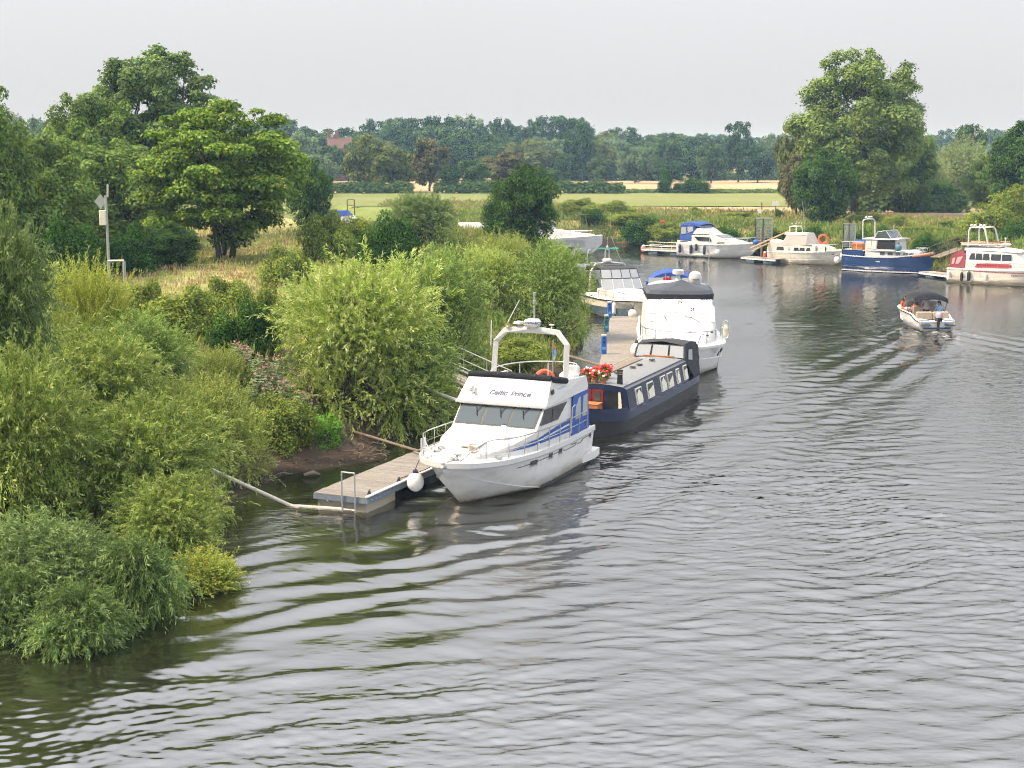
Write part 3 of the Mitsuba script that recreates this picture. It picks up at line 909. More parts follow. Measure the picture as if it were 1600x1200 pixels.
emit(k, trimesh.util.concatenate(ms), 'wood_pole', True, np.eye(4))


# ------------------------------------------------------------------ far bank, hedges, woods
for nm, c, yg, H, W, fl, gp in (('dark', (.045, .095, .038), (.085, .15, .06), 13, 12, .8, .3), ('mid', (.08, .145, .055), (.15, .22, .085), 13, 12, .85, .3), ('pale', (.13, .20, .10), (.20, .28, .14), 10, 11, .9, .2), ('brown', (.13, .125, .06), (.20, .19, .08), 11, 9, .8, .35), ('tall', (.05, .10, .04), (.09, .15, .055), 17, 11, .8, .42), ('yellowish', (.13, .165, .05), (.22, .25, .08), 13, 12, .75, .42)):
    plant_proto('far_' + nm, broadleaf, 40 + len(nm) * 3, H, W, c, 60, 10000, .50, .03, fl, gp, 1, 1.0, .5, (.07, .15), young=yg)
plant_proto('near_tall', broadleaf, 61, 21.0, 17.0, (.175, .25, .07), 210, 66000, .32, .03, .7, .34, 1, 1.05, .5, (.04, .105), young=(.29, .37, .12))
plant_proto('near_pale', willow, 62, 9.0, 9.0, (.25, .32, .14), 3600, .32, .07, 13, (.8, 1.4), .7, .4, 10, young=(.40, .46, .24))

# the big group on the right
grow_px('tall_tree', 'near_tall', 'tallest tree on the right bank with open, gappy top above the others', 'tree', 1335, 72, 235, 182, 2.5, rot=.5)
grow_px('dark_tree', 'oak_dark', 'dense dark green rounded tree on the right bank in front of the tall tree', 'tree', 1285, 228, 110, 160, 2.3, rot=1.0)
grow_px('brown_tree', 'far_yellowish', 'yellowish thin tree at the left edge of the tall tree on the right bank', 'tree', 1236, 182, 64, 190, 2.5)
grow_px('brown_tree', 'far_brown', 'browning low tree right of the green meadow below the tall tree', 'tree', 1242, 240, 60, 178, 2.5, rot=2)
grow_px('green_tree', 'alder', 'green tree just right of the tall tree, half as high', 'tree', 1410, 190, 110, 195, 2.5, rot=1.4)
grow_px('pale_willow_tree', 'near_pale', 'pale silvery green willow tree right of the tall tree', 'willow', 1490, 205, 130, 215, 2.5)
grow_px('pale_willow_tree', 'near_pale', 'smaller pale willow beside the silvery one, nearer the tall tree', 'willow', 1445, 235, 90, 205, 2.5, rot=2)
grow_px('dark_bush', 'bush_dark', 'dark thicket under the pale willow trees on the right', 'bush', 1440, 270, 130, 200, 2.5)
grow_px('green_tree', 'far_mid', 'distant green tree behind the pale willow at the right', 'tree', 1505, 192, 60, 270, 2.5)
grow_px('green_tree', 'oak_dark', 'dark green tree at the right edge of the picture', 'tree', 1590, 185, 110, 170, 2.5, rot=2.2)
grow_px('green_tree', 'alder', 'mid green bushy tree left of the dark tree at the right edge', 'tree', 1545, 235, 95, 185, 2.5, rot=3.3)
grow_px('light_bush', 'bush_light', 'yellow-green bush at the right edge above the red and white boat', 'bush', 1580, 285, 100, 140, 2.0, rot=.7)
grow_px('light_bush', 'bush_light', 'bright green bush behind the radar arch of the red and white boat', 'bush', 1545, 315, 110, 136, 1.5, rot=1.7)
grow_px('dark_bush', 'bush_dark', 'dark green bush behind the red and white boat at the right edge', 'bush', 1595, 330, 90, 128, .6, rot=1.9)
grow_px('dark_bush', 'bush_dark', 'dark bush on the bank behind the cream cabin cruiser', 'bush', 1290, 345, 110, 152, 1.2, rot=.9)
grow_px('light_bush', 'bush_light', 'leafy bush between the cream cruiser and the dark blue boat', 'bush', 1310, 352, 60, 146, 1.0, rot=.2)
for k, (u, vt, w, y, pr, lb) in enumerate([
    (905, 308, 75, 178, 'bush_light', 'bush on the far bank behind the white sports cruiser'), (960, 312, 75, 180, 'bush_light', 'pale bush on the far bank left of the pontoon with railings'),
    (985, 330, 75, 171, 'bush_light', 'broad bush at the waterside left of the pontoon with railings'), (925, 325, 60, 174, 'bush_dark', 'darker bush at the waterside beside the wooden crates'),
    (1085, 322, 30, 176, 'bush_light', 'small pale bush above the blue-covered cruiser'), (1155, 330, 90, 165, 'bush_light', 'reedy bush behind the bow of the blue-covered cruiser'),
    (1215, 325, 26, 172, 'bush_dark', 'little dark shrub beside the white notice board'), (1400, 335, 60, 150, 'bush_light', 'leafy bush behind the wheelhouse of the dark blue boat'),
    (1430, 350, 70, 140, 'bush_light', 'green bush just behind the radar arch of the dark blue boat'), (1250, 352, 70, 150, 'bush_light', 'low green bush left of the dark bush behind the cream cruiser'), (1480, 345, 60, 150, 'bush_dark', 'dark bush left of the red and white boat, up the bank'), (1120, 338, 60, 166, 'bush_light', 'green bush behind the cabin of the blue-covered cruiser'), (1040, 345, 60, 164, 'bush_light', 'green bush behind the railed pontoon'), (1500, 365, 50, 131, 'bush_light', 'leafy bush at the stern of the red and white boat'),
    (1450, 352, 80, 142, 'bush_light', 'pale reedy bush behind the bow of the dark blue boat'), (1350, 330, 60, 160, 'bush_light', 'leafy bush right of the dark tree on the right bank')]):
    grow_px('bank_bush', pr, lb, 'bush', u, vt, w, y, None, rot=k)
for k, (u, y, w, vt, lb) in enumerate([(1135, 156.5, 70, 368, 'dark bush at the water behind the bow of the blue-hooded cruiser'), (1205, 150, 80, 372, 'dark bush at the water between the mooring pile and the cream cruiser'), (1262, 146, 80, 366, 'dark bush at the water behind the wheelhouse cover of the cream cruiser'),
                                       (1345, 138, 60, 372, 'dark bush at the water left of the dark blue boat wheelhouse'), (1455, 131, 80, 378, 'dark bush at the water under the brown gangway'), (1385, 136, 70, 364, 'dark bush at the water behind the dark blue boat'), (1005, 166.5, 60, 352, 'dark bush at the water behind the railed pontoon')]):
    grow_px('bank_bush', 'bush_dark', lb, 'bush', u, vt - 16, w * 1.15, y, .1, rot=k * 1.3)
for u, vt, w, y, lb in ((1038, 260, 30, 290, 'slim shrub standing in the field edge beyond the green meadow'), (1085, 274, 46, 289, 'low shrub right of the slim one at the field edge'), (1063, 283, 30, 291, 'smallest shrub between the two at the field edge')):
    grow_px('field_shrub', 'bush_dark', lb, 'shrub', u, vt, w, y, 2.5)


def hedge(u0, u1, vt, y, h, label, col=(.075, .13, .045), depth=4):
    """A field hedge between two columns of the survey."""
    r = np.random.default_rng(int(u0 * 7 + vt))
    xa, xb = AT(u0, 300, y)[0], AT(u1, 300, y)[0]
    n = int((xb - xa) * 170)
    x = r.uniform(xa, xb, n); t = r.random(n); a = r.uniform(0, PI, n)
    hh = h * (.78 + .5 * meshkit.fbm(np.stack([x * .35, x * 0, x * 0], 1), 3, 3))
    rad = (.55 + .45 * r.random(n))
    yy = y + np.cos(a) * depth / 2 * rad; z0 = land(x, yy)
    z = z0 + np.sin(a) ** .6 * hh * rad
    nr = unit(np.stack([r.normal(size=n) * .4, np.cos(a), np.sin(a) + .3], 1))
    v, f = leaves(np.stack([x, yy, z], 1), unit(np.cross(nr, r.normal(size=(n, 3)))), nr, r.uniform(.4, .8, n), r.uniform(.35, .6, n))
    k = thing('hedge', label, 'hedge')
    emit(k, tm(v, f), 'leaf', False, np.eye(4), None, tint(r, n, col, .22))


hedge(500, 645, 285, 289, 2.5, 'dark field hedge left of the grey-green bushy willow', depth=3)
hedge(680, 780, 285, 289, 2.5, 'dark field hedge between the grey-green bushy willow and the lone dark tree', depth=3)
hedge(868, 974, 283, 288, 2.6, 'long trimmed hedge right of the lone dark tree above the green meadow', depth=3)
hedge(876, 1035, 266, 425, 3.2, 'farther hedge across the stubble field in the middle', (.065, .12, .05), 4)
hedge(1085, 1225, 267, 428, 2.9, 'farther hedge across the field left of the tall tree', (.065, .12, .05), 4)
hedge(1330, 1510, 305, 196, 2.4, 'leafy hedge on the right behind the dry grass', (.11, .17, .05), 3)
hedge(970, 1240, 296, 291, .8, 'low grassy field border above the green meadow', (.13, .19, .06), 2)

for u, vt, w, y, pr, lb in [
    (572, 207, 80, 300, 'yellowish', 'larger of the two yellow-green trees on the field edge below the woodland'), (615, 224, 75, 296, 'yellowish', 'smaller right-hand one of the two yellow-green trees on the field edge'),
    (672, 214, 70, 305, 'brown', 'brownish half-bare tree standing at the straw field'), (792, 235, 85, 310, 'brown', 'reddish brown tree behind the lone dark tree'), (740, 248, 60, 300, 'mid', 'rounded dark shrub tree between the two brownish trees'),
    (705, 255, 40, 290, 'dark', 'small dark tree right of the half-bare tree'), (850, 262, 60, 320, 'mid', 'bush tree above the hedge by the lone dark tree'), (480, 250, 60, 270, 'mid', 'green tree below the woodland left of the yellow-green pair'),
    (465, 206, 90, 380, 'pale', 'pale blue-green tree below the woodland right of the maple'), (500, 240, 70, 350, 'pale', 'low pale tree between the maple and the yellow-green pair'), (990, 226, 62, 385, 'pale', 'round pale willow in front of the woodland above the long hedge'),
    (522, 226, 56, 405, 'mid', 'green tree half hiding the brick house from the left'), (547, 222, 44, 402, 'dark', 'dark tree right in front of the brick house'),
    (905, 188, 56, 420, 'dark', 'dark full tree at the woodland edge above the long hedge'), (935, 244, 40, 380, 'mid', 'small tree at the foot of the woodland left of the round pale willow'), (880, 240, 46, 380, 'dark', 'dark low tree at the foot of the woodland'),
    (1150, 186, 58, 400, 'tall', 'tall tree with split crown on the plain left of the tall right-bank tree'), (1108, 222, 52, 390, 'mid', 'rounder tree left of the split-crowned tree on the plain'), (1180, 226, 60, 395, 'dark', 'dark tree right of the split-crowned tree on the plain'),
    (1040, 215, 60, 410, 'mid', 'mid green tree at the right end of the woodland'), (1205, 205, 60, 470, 'pale', 'hazy pale tree just left of the tall right-bank tree'), (1045, 250, 60, 370, 'dark', 'dark bush tree below the right end of the woodland')]:
    grow_px('field_tree', 'far_' + pr, lb, 'tree', u, vt, w, y, None)
top = [(400, 190), (430, 186), (462, 183), (495, 200), (540, 196), (575, 192), (612, 187), (650, 186), (690, 172), (730, 180), (775, 190), (812, 194), (850, 188), (885, 190), (925, 195), (965, 200), (1010, 208), (1060, 212), (1105, 213), (1160, 215), (1210, 214), (1250, 214)]
r = np.random.default_rng(77)
def where_along(u):
    return next(t for lim, t in ((470, 'just right of the maple'), (560, 'around the brick house'), (690, 'above the yellow-green trees'), (790, 'at its highest part'), (880, 'above the lone dark tree'), (980, 'above the long hedge'), (1300, 'at its right end')) if u < lim)


KINDS = {'dark': 'dark round-crowned', 'mid': 'mid green broad', 'tall': 'tall slim', 'pale': 'pale bluish-green', 'yellowish': 'yellowish'}
for row in range(3):
    for u in np.arange(395 + row * 9, 1090 + (row == 2) * 170, 31):
        vt = np.interp(u, *zip(*top)) + r.uniform(-12, 11) + (2 - row) * 17
        y = 430 + row * 38 + r.uniform(-9, 9)
        kd = ['dark', 'mid', 'dark', 'tall', 'dark', 'mid', 'pale', 'dark', 'yellowish'][r.integers(0, 9)]
        grow_px('woodland_tree', 'far_' + kd, f'{KINDS[kd]} tree, {["front", "middle", "back"][row]} row of the distant woodland {where_along(u)}', 'tree', u + r.uniform(-8, 8), vt, r.uniform(54, 92), y, None, group='trees of the distant woodland')
for u in np.arange(1030, 1640, 30):
    grow_px('skyline_tree', 'far_' + ['dark', 'mid', 'tall'][r.integers(0, 3)], 'blue-hazed tree of the most distant wooded skyline on the right', 'tree', u + r.uniform(-6, 6), 212 + r.uniform(-6, 6) - 8 * (u > 1450), r.uniform(46, 66), 720 + r.uniform(-30, 30), None, group='trees of the far right skyline')
for u in np.arange(-20, 420, 34):
    grow_px('skyline_tree', 'far_' + ['dark', 'mid', 'pale'][r.integers(0, 3)], 'hazy tree of the wood behind the left bank trees', 'tree', u + r.uniform(-6, 6), 185 + r.uniform(-10, 10), r.uniform(60, 86), 300 + r.uniform(-30, 30), None, group='trees of the wood behind the left bank')


# ------------------------------------------------------------------ boats: helpers (local frame: x forward, y to port, z up, water at z = 0)
def at_heading(x, y, fx, fy, z=0.0):
    CUR[0] = place(x, y, z, math.atan2(fy, fx))


def spline(xq, xk, yk):
    from scipy.interpolate import PchipInterpolator
    return PchipInterpolator(xk, yk)(xq)


def hull_mesh(st, n=26, camber=.03, flare=.0, midz=.5):
    """st: rows (x, y_sheer, z_sheer, y_chine, z_chine, z_keel) from the stern forward. One closed shell with its deck."""
    st = np.asarray(st, float)
    x = np.linspace(st[0, 0], st[-1, 0], n)
    ys, zs, yc, zc, zk = (spline(x, st[:, 0], st[:, k]) for k in range(1, 6))
    secs = []
    for i in range(n):
        my, mz = lerp(yc[i], ys[i], midz) - flare * (ys[i] - yc[i]), lerp(zc[i], zs[i], midz)
        h = [(0, zk[i]), (yc[i], zc[i]), (my, mz), (ys[i], zs[i])]
        s = [(-a, b) for a, b in h[::-1]] + h[1:]
        s += [(ys[i] * .45, zs[i] + camber), (-ys[i] * .45, zs[i] + camber)]
        secs.append([(x[i], a, b) for a, b in s])
    t = loft(secs, close=True, cap0=True, cap1=True)
    t.fix_normals()
    sheer = np.stack([x, ys, zs], 1)
    return t, sheer


def hull_y(st, x, z, flare=.0, midz=.5):
    """Half breadth of the hull's side at x and z, between chine and sheer."""
    st = np.asarray(st, float)
    ys, zs, yc, zc = (float(spline(x, st[:, 0], st[:, k])) for k in range(1, 5))
    return float(np.interp(z, [zc, lerp(zc, zs, midz), zs], [yc, lerp(yc, ys, midz) - flare * (ys - yc), ys]))


def strip(line, w, h, off=0.0):
    """A rubbing strake: a small box section swept along the line."""
    p = np.asarray(line, float)
    t = np.gradient(p, axis=0); t[:, 2] = 0
    t /= np.linalg.norm(t, axis=1, keepdims=True) + 1e-9
    o = np.stack([-t[:, 1], t[:, 0], t[:, 0] * 0], 1)
    secs = [[q + a * s * w + [0, 0, b] for s, b in ((-.5, -h / 2), (.5, -h / 2), (.5, h / 2), (-.5, h / 2))] for q, a in zip(p + o * off, o)]
    m = loft(secs, close=True, cap0=True, cap1=True)
    m.fix_normals()
    return m


def both(line):
    l = np.asarray(line, float)
    return [l, l * [1, -1, 1]]


def sheer_at(sheer, x, inset=0.0, up=0.0):
    y, z = np.interp(x, sheer[:, 0], sheer[:, 1]), np.interp(x, sheer[:, 0], sheer[:, 2])
    return np.stack([np.asarray(x, float), y - inset, z + up], -1)


def rails(boat, sheer, xs_post, h, inset=.08, r=.017, front=None, mid=True, mat_='steel', sides=(1, -1)):
    """A guard rail each side: top tube, stanchions, mid wire."""
    for s in sides:
        fl = np.array([1, s, 1.0])
        a, b = min(xs_post), max(xs_post)
        xx = np.linspace(a, b, 22)
        top = sheer_at(sheer, xx, inset, h)
        if front is not None: top = np.vstack([top, np.asarray(front)])
        part(boat, 'guard_rail', tube(smoothline(top[::3] if front is None else np.vstack([top[::3], top[-1:]]), 4) * fl, r, 5), mat_)
        if mid: part(boat, 'rail_wire', tube(sheer_at(sheer, xx, inset, h * .52) * fl, r * .45, 4), mat_)
        for x in xs_post:
            p0 = sheer_at(sheer, x, inset, -.02); p1 = sheer_at(sheer, x, inset * .8, h)
            part(boat, 'stanchion', tube(np.array([p0, p1]) * fl, r * .9, 5), mat_)


def quad_panel(boat, name, pts, th, mat_, label=None):
    return part(boat, name, plate(pts, th), mat_, label, False)


def offs(pts, d):
    """Points moved by d along their plane's normal."""
    p = np.asarray(pts, float)
    n = np.cross(p[1] - p[0], p[2] - p[0]); n /= np.linalg.norm(n)
    return p + n * d


def shrink(pts, s):
    p = np.asarray(pts, float)
    c = p.mean(0)
    d = p - c
    return c + d * (1 - s / np.linalg.norm(d, axis=1, keepdims=True))


def pane_set(boat, quad, n, frame_mat, glass_mat, gap=.05, th=.012, name='windscreen_pane', frame='windscreen_frame', outward=1, ratios=None):
    """A row of panes with a frame, on the planar quad (bl, br, tr, tl)."""
    bl, br, tr, tl = (np.asarray(p, float) for p in quad)
    nrm = np.cross(br - bl, tl - bl); nrm /= np.linalg.norm(nrm)
    part(boat, frame, plate([bl + nrm * .006, br + nrm * .006, tr + nrm * .006, tl + nrm * .006], .012), frame_mat, None, False)
    cuts = np.linspace(0, 1, n + 1) if ratios is None else np.concatenate([[0], np.cumsum(ratios) / np.sum(ratios)])
    for k in range(n):
        q = [lerp(bl, br, cuts[k]), lerp(bl, br, cuts[k + 1]), lerp(tl, tr, cuts[k + 1]), lerp(tl, tr, cuts[k])]
        part(boat, name, plate(shrink(q, gap) + nrm * .016, th), glass_mat, None, False)


def ball_fender(name, label, c, r, mat_, hang=None, group=None, neck='fender_navy', stretch=1.15):
    t = thing(name, label, 'fender', group)
    part(t, 'ball', sphere(c, r, 3, (1, 1, stretch)), mat_, None, True)
    part(t, 'neck', lathe([(0, 0), (r * .34, 0), (r * .28, r * .3), (r * .15, r * .42), (0, r * .42)], 10, (c[0], c[1], c[2] + r * stretch * .95)), neck)
    if hang is not None: part(t, 'lanyard', tube(smoothline([(c[0], c[1], c[2] + r * 1.5), hang], 3), .014, 4), 'dark_rope')
    return t


def sausage_fender(name, label, c, r, L, mat_, hang=None, group=None, cap=None, axis=None):
    t = thing(name, label, 'fender', group)
    prof = [(0, -L / 2), (r * .55, -L / 2), (r * .95, -L / 2 + r * .6), (r, -L / 2 + r), (r, L / 2 - r), (r * .95, L / 2 - r * .6), (r * .55, L / 2), (0, L / 2)]
    b = lathe(prof, 12)
    k = lathe([(0, L / 2 - r * .35), (r * .8, L / 2 - r * .35), (r * .62, L / 2 + .01), (r * .2, L / 2 + r * .4), (0, L / 2 + r * .4)], 12)
    m = np.eye(4)
    if axis is not None: m = trimesh.geometry.align_vectors([0, 0, 1], axis)
    m[:3, 3] = c
    part(t, 'body', b.apply_transform(m), mat_)
    part(t, 'end_cap', k.apply_transform(m), cap or mat_)
    if hang is not None: part(t, 'lanyard', tube([np.asarray(c) + [0, 0, L / 2], hang], .012, 4), 'dark_rope')
    return t


def radar_arch(boat, x, y, z0, zs, zt, lean, r=.09, mat_='white_trim', name='radar_arch'):
    pts = [(x, -y, z0), (x + lean * .75, -y * .98, zs), (x + lean * .92, -y * .72, zt - .06), (x + lean, 0, zt), (x + lean * .92, y * .72, zt - .06), (x + lean * .75, y * .98, zs), (x, y, z0)]
    part(boat, name, tube(pts, r, 4), mat_, None, False)
    return np.array(pts[3])


def cleat(boat, c):
    part(boat, 'cleat', [box(np.asarray(c) + [0, 0, .05], (.16, .03, .025)), box(np.asarray(c) + [0, 0, .02], (.05, .03, .05))], 'steel')


# ------------------------------------------------------------------ the white motor cruiser in front
at_heading(*(G(715, 785)[:2] + [.11, -.05]), -.40, -.916)
HERO = CUR[0]
b = thing('motor_cruiser', 'white motor cruiser with blue side stripes, flybridge and white radar arch, moored nearest the viewer', 'boat')
st = [(-7.25, 1.62, 1.23, 1.50, -.06, -.35), (-6, 1.68, 1.22, 1.53, -.08, -.4), (-4, 1.72, 1.24, 1.54, -.04, -.45), (-2.9, 1.71, 1.27, 1.50, .02, -.48), (-2, 1.68, 1.30, 1.42, .20, -.48), (-.8, 1.57, 1.36, 1.15, .50, -.38), (0, 1.37, 1.39, .80, .75, -.05), (.6, 1.02, 1.41, .40, .98, .60), (.95, .64, 1.42, .13, 1.12, .98), (1.15, .16, 1.42, .03, 1.24, 1.2)]
hm, sh = hull_mesh(st, 34, .035, .10)
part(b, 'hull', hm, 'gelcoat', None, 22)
tip = np.array([[1.16, y, 1.42] for y in np.linspace(.16, -.16, 3)])
part(b, 'gunwale', strip(np.vstack([sh + [0, 0, -.03], tip[1:-1], sh[::-1] * [1, -1, 1] + [0, 0, -.03]]), .07, .15), 'white_trim', None, 40)
part(b, 'rub_rail', strip(np.vstack([sh + [.0, .03, -.12], (sh * [1, -1, 1] + [0, -.03, -.12])[::-1]]), .035, .022), 'galv', None, 40)
part(b, 'boot_stripe', strip(np.vstack([(x, y, .05) for x, y in zip(np.linspace(-7.2, -2.75, 12), np.interp(np.linspace(-7.2, -2.75, 12), [-7.25, -6, -4, -2.75], [1.52, 1.55, 1.56, 1.50]))]), .02, .10), 'black_hull')
part(b, 'chine_rail', [tube(l, .022, 4) for l in both(np.stack([np.linspace(-2.6, 1.0, 16), spline(np.linspace(-2.6, 1.0, 16), [r_[0] for r_ in st], [r_[3] for r_ in st]) + .012, spline(np.linspace(-2.6, 1.0, 16), [r_[0] for r_ in st], [r_[4] for r_ in st])], 1))], 'gelcoat')
# swim platform and its sponson
part(b, 'swim_platform', [prism([(-7.2, 1.55), (-7.95, 1.45), (-8.05, 1.2), (-8.05, -1.2), (-7.95, -1.45), (-7.2, -1.55)], .22, .34), prism([(-6.3, 1.56), (-7.2, 1.66), (-7.9, 1.58), (-7.9, 1.3), (-6.3, 1.3)], .10, .36)], 'white_trim')
# cabin trunk, saloon
secs = []
for x, w, zt in ((-7.0, 1.46, 2.56), (-5.0, 1.50, 2.56), (-3.1, 1.50, 2.56), (-2.42, 1.50, 1.93), (-2.35, 1.49, 1.90), (-1.2, 1.30, 1.76), (-.4, .98, 1.64), (-.05, .72, 1.56), (.06, .60, 1.42)):
    secs.append([(x, -w - .03, 1.2), (x, -w + .03, zt - .05), (x, -w + .10, zt), (x, w - .10, zt), (x, w - .03, zt - .05), (x, w + .03, 1.2)])
cm = loft(secs, close=True, cap0=True, cap1=True); cm.fix_normals()
part(b, 'cabin', cm, 'gelcoat', None, 25)
ws = lambda y, t: np.array([-2.44 - .62 * t, y, 1.95 + .58 * t])
pane_set(b, (ws(-1.40, 0), ws(1.40, 0), ws(1.42, 1), ws(-1.42, 1)), 3, 'dark_frame', 'grey_glass', .06)
for y in (-.62, .22, 1.0):
    part(b, 'wiper', [tube([ws(y, 1.0) + [.05, 0, .02], ws(y - .14, .62) + [.06, 0, .03]], .014, 4), tube([ws(y - .20, .82) + [.055, 0, .03], ws(y - .08, .42) + [.055, 0, .03]], .016, 4)], 'dark_frame')
for s in (1, -1):
    Y_ = 1.485
    q = [(-2.66, s * (Y_ + .02), 2.02), (-4.15, s * (Y_ + .02), 1.99), (-5.0, s * (Y_ - .005), 2.44), (-3.08, s * (Y_ - .005), 2.47)]
    part(b, 'side_window', plate(q, .03), 'tinted_glass', None, False)
    part(b, 'window_bar', plate([(-3.55, s * 1.515, 2.0), (-3.62, s * 1.515, 2.0), (-3.80, s * 1.495, 2.45), (-3.73, s * 1.495, 2.45)], .03), 'dark_frame', None, False)
    # stripes along the cabin side, tapering to the bow
    def band(t0, t1, x0, x1, up0, up1):
        xx = np.linspace(x0, x1, 10)
        w = np.interp(xx, [-7, -5, -3.1, -2.4, -1.2, -.4], [1.46, 1.5, 1.5, 1.5, 1.30, .98])
        tt = (xx - x0) / (x1 - x0)
        lo, hi = up0 + (up1 - up0) * tt + t0 * tt, up0 + (up1 - up0) * tt + t1 * tt
        yy = lambda q, z: s * (q + .037 - .06 * (z - 1.2) / 1.3)
        return loft([[(a, yy(q, l), l), (a, yy(q, h), h)] for a, q, l, h in zip(xx, w, lo, hi)])
    part(b, 'side_stripe', band(-.20, .02, -.60, -5.25, 1.52, 1.60), 'stripe_blue', None, False)
    part(b, 'side_stripe', band(.09, .26, -.80, -5.25, 1.545, 1.60), 'stripe_blue', None, False)
# flybridge
fl = [[(-2.95, y, 2.56), (-3.71, y * .91, 3.33), (-4.9, y * .92, 3.14), (-6.75, y * .94, 3.05), (-6.92, y * .95, 2.68), (-6.8, y * .96, 2.58)] for y in (1.59, -1.59)]
def shell(outer, th):
    o = np.array(outer); i_ = o * [1, (abs(o[0, 1]) - th) / abs(o[0, 1]), 1]
    return o, i_
for s_, nm in ((1, 'port'), (-1, 'star')):
    o = np.array(fl[0]) * [1, s_, 1]; i_ = o - np.array([0, s_ * .09, 0])
    n = len(o)
    v = np.vstack([o, i_])
    f = [[0, k, k + 1] for k in range(1, n - 1)] + [[n, n + k + 1, n + k] for k in range(1, n - 1)] + [[k, (k + 1) % n, n + (k + 1) % n] for k in range(n)] + [[k, n + (k + 1) % n, n + k] for k in range(n)]
    w = tm(v, f); w.fix_normals()
    part(b, 'flybridge_side', w, 'white_trim', None, False)
part(b, 'flybridge_front', loft([[(-2.95, y, 2.56), (-3.71, y * .91, 3.33), (-3.79, y * .91, 3.33), (-3.03, y, 2.56)] for y in (-1.59, 1.59)], close=True, cap0=True, cap1=True), 'white_trim', None, False)
part(b, 'flybridge_floor', prism([(-2.9, -1.58), (-2.9, 1.58), (-6.9, 1.5), (-6.9, -1.5)], 2.55, 2.62), 'white_trim')
part(b, 'windscreen_shade', box((-3.02, 0, 2.535), (.10, 2.9, .04)), 'old_white')
part(b, 'roll_cover', [tube([(-3.74, -1.46, 3.36), (-3.74, -.5, 3.39), (-3.74, .5, 3.39), (-3.74, 1.44, 3.36)], .105, 10), tube([(-3.74, 1.42, 3.35), (-4.2, 1.45, 3.27), (-4.95, 1.46, 3.13)], [.10, .12, .10], 10), tube([(-3.74, -1.42, 3.35), (-4.2, -1.45, 3.27), (-4.95, -1.46, 3.13)], [.10, .12, .10], 10)], 'canvas_navy')
for y in (-.4, .9): part(b, 'cover_strap', tube([(-3.62, y, 3.42), (-3.72, y, 3.51), (-3.86, y, 3.42)], .02, 5), 'dark_frame')
ftop = lambda y, t: np.array([-2.95 - .76 * t, y * (1 - .09 * t), 2.56 + .77 * t])
nrm_f = np.array([.77, 0, .76])
part(b, 'name_lettering', text_on('Celtic', .17, ftop(-.55, .34) + nrm_f * .012, (0, 1, 0), nrm_f, slant=.25), 'print_navy', None, False)
part(b, 'name_lettering', text_on('Prince', .17, ftop(.22, .34) + nrm_f * .012, (0, 1, 0), nrm_f, slant=.25), 'print_navy', None, False)
part(b, 'name_lettering', text_on('Celtic Prince', .10, (-4.05, 1.506, 2.90), (-1, 0, .02), (0, 1, .1), slant=.2), 'print_blue', None, False)
for k in range(2):
    p = ftop(-1.28 + .13 * k, .62 - .05 * k) + nrm_f * .05
    part(b, 'horn', lathe([(0, 0), (.03, 0), (.035, .22), (.07, .30), (.055, .30), (0, .24)], 10).apply_transform(trimesh.geometry.align_vectors([0, 0, 1], [.8, .25, -.5])).apply_translation(p), 'steel')
part(b, 'navigation_light', box((-3.55, 1.56, 2.98), (.16, .07, .16), 0, .02), 'dark_frame')
top = radar_arch(b, -5.30, 1.31, 3.05, 4.25, 4.70, -.22, .125)
part(b, 'radar', [box(top + [.03, .03, .22], (.46, .52, .26), 0, .08), box(top + [.03, .03, .08], (.24, .3, .08))], 'white_trim')
part(b, 'radar_lettering', text_on('LOWRANCE', .085, top + [.265, -.20, .20], (0, 1, 0), (1, 0, 0)), 'print_navy', None, False)
part(b, 'dome_antenna', lathe([(0, 0), (.04, 0), (.04, .10), (.18, .12), (.16, .19), (0, .22)], 14, top + [0, -.48, .05]), 'white_trim')
part(b, 'horn', lathe([(0, 0), (.05, 0), (.09, .14), (.05, .14), (0, .08)], 12).apply_transform(trimesh.geometry.align_vectors([0, 0, 1], [1, 0, .1])).apply_translation(top + [.02, -.82, .10]), 'brass')
part(b, 'whip_antenna', tube([top + [0, -.98, 0], top + [0, -.45, .95]], .017, 5), 'white_trim')
part(b, 'whip_antenna', tube([(-5.35, -1.42, 4.1), (-5.35, -1.40, 4.95)], .02, 5), 'white_trim')
part(b, 'light_mast', [tube([top + [-.1, .05, .3], top + [-.1, .05, 1.15]], .03, 6), lathe([(0, 0), (.06, 0), (.06, .12), (0, .14)], 8, top + [-.1, .05, .85]), lathe([(0, 0), (.05, 0), (.05, .10), (0, .12)], 8, top + [-.1, .05, 1.12])], 'galv')
part(b, 'anchor_light', [tube([top + [0, .72, 0], top + [0, .72, .16]], .02, 5), box(top + [0, .72, .18], (.1, .16, .05), 0, .015)], 'white_trim')
part(b, 'flybridge_rail', [tube(smoothline([(-4.6, -1.25, 3.12), (-5.0, -1.1, 3.42), (-5.9, -.6, 3.5), (-6.5, .2, 3.5), (-6.6, 1.1, 3.48), (-6.0, 1.42, 3.42), (-5.6, 1.45, 3.1)], 5), .02, 5)] + [tube([(x, y, 2.6), (x, y, z)], .016, 5) for x, y, z in ((-5.9, -.6, 3.5), (-6.5, .2, 3.5), (-6.6, 1.1, 3.48))], 'white_trim')
part(b, 'helm_seat', [box((-6.3, 1.05, 2.98), (.5, .6, .5), 0, .1), box((-6.5, 1.05, 3.25), (.14, .6, .36), 0, .06)], 'fender_white')
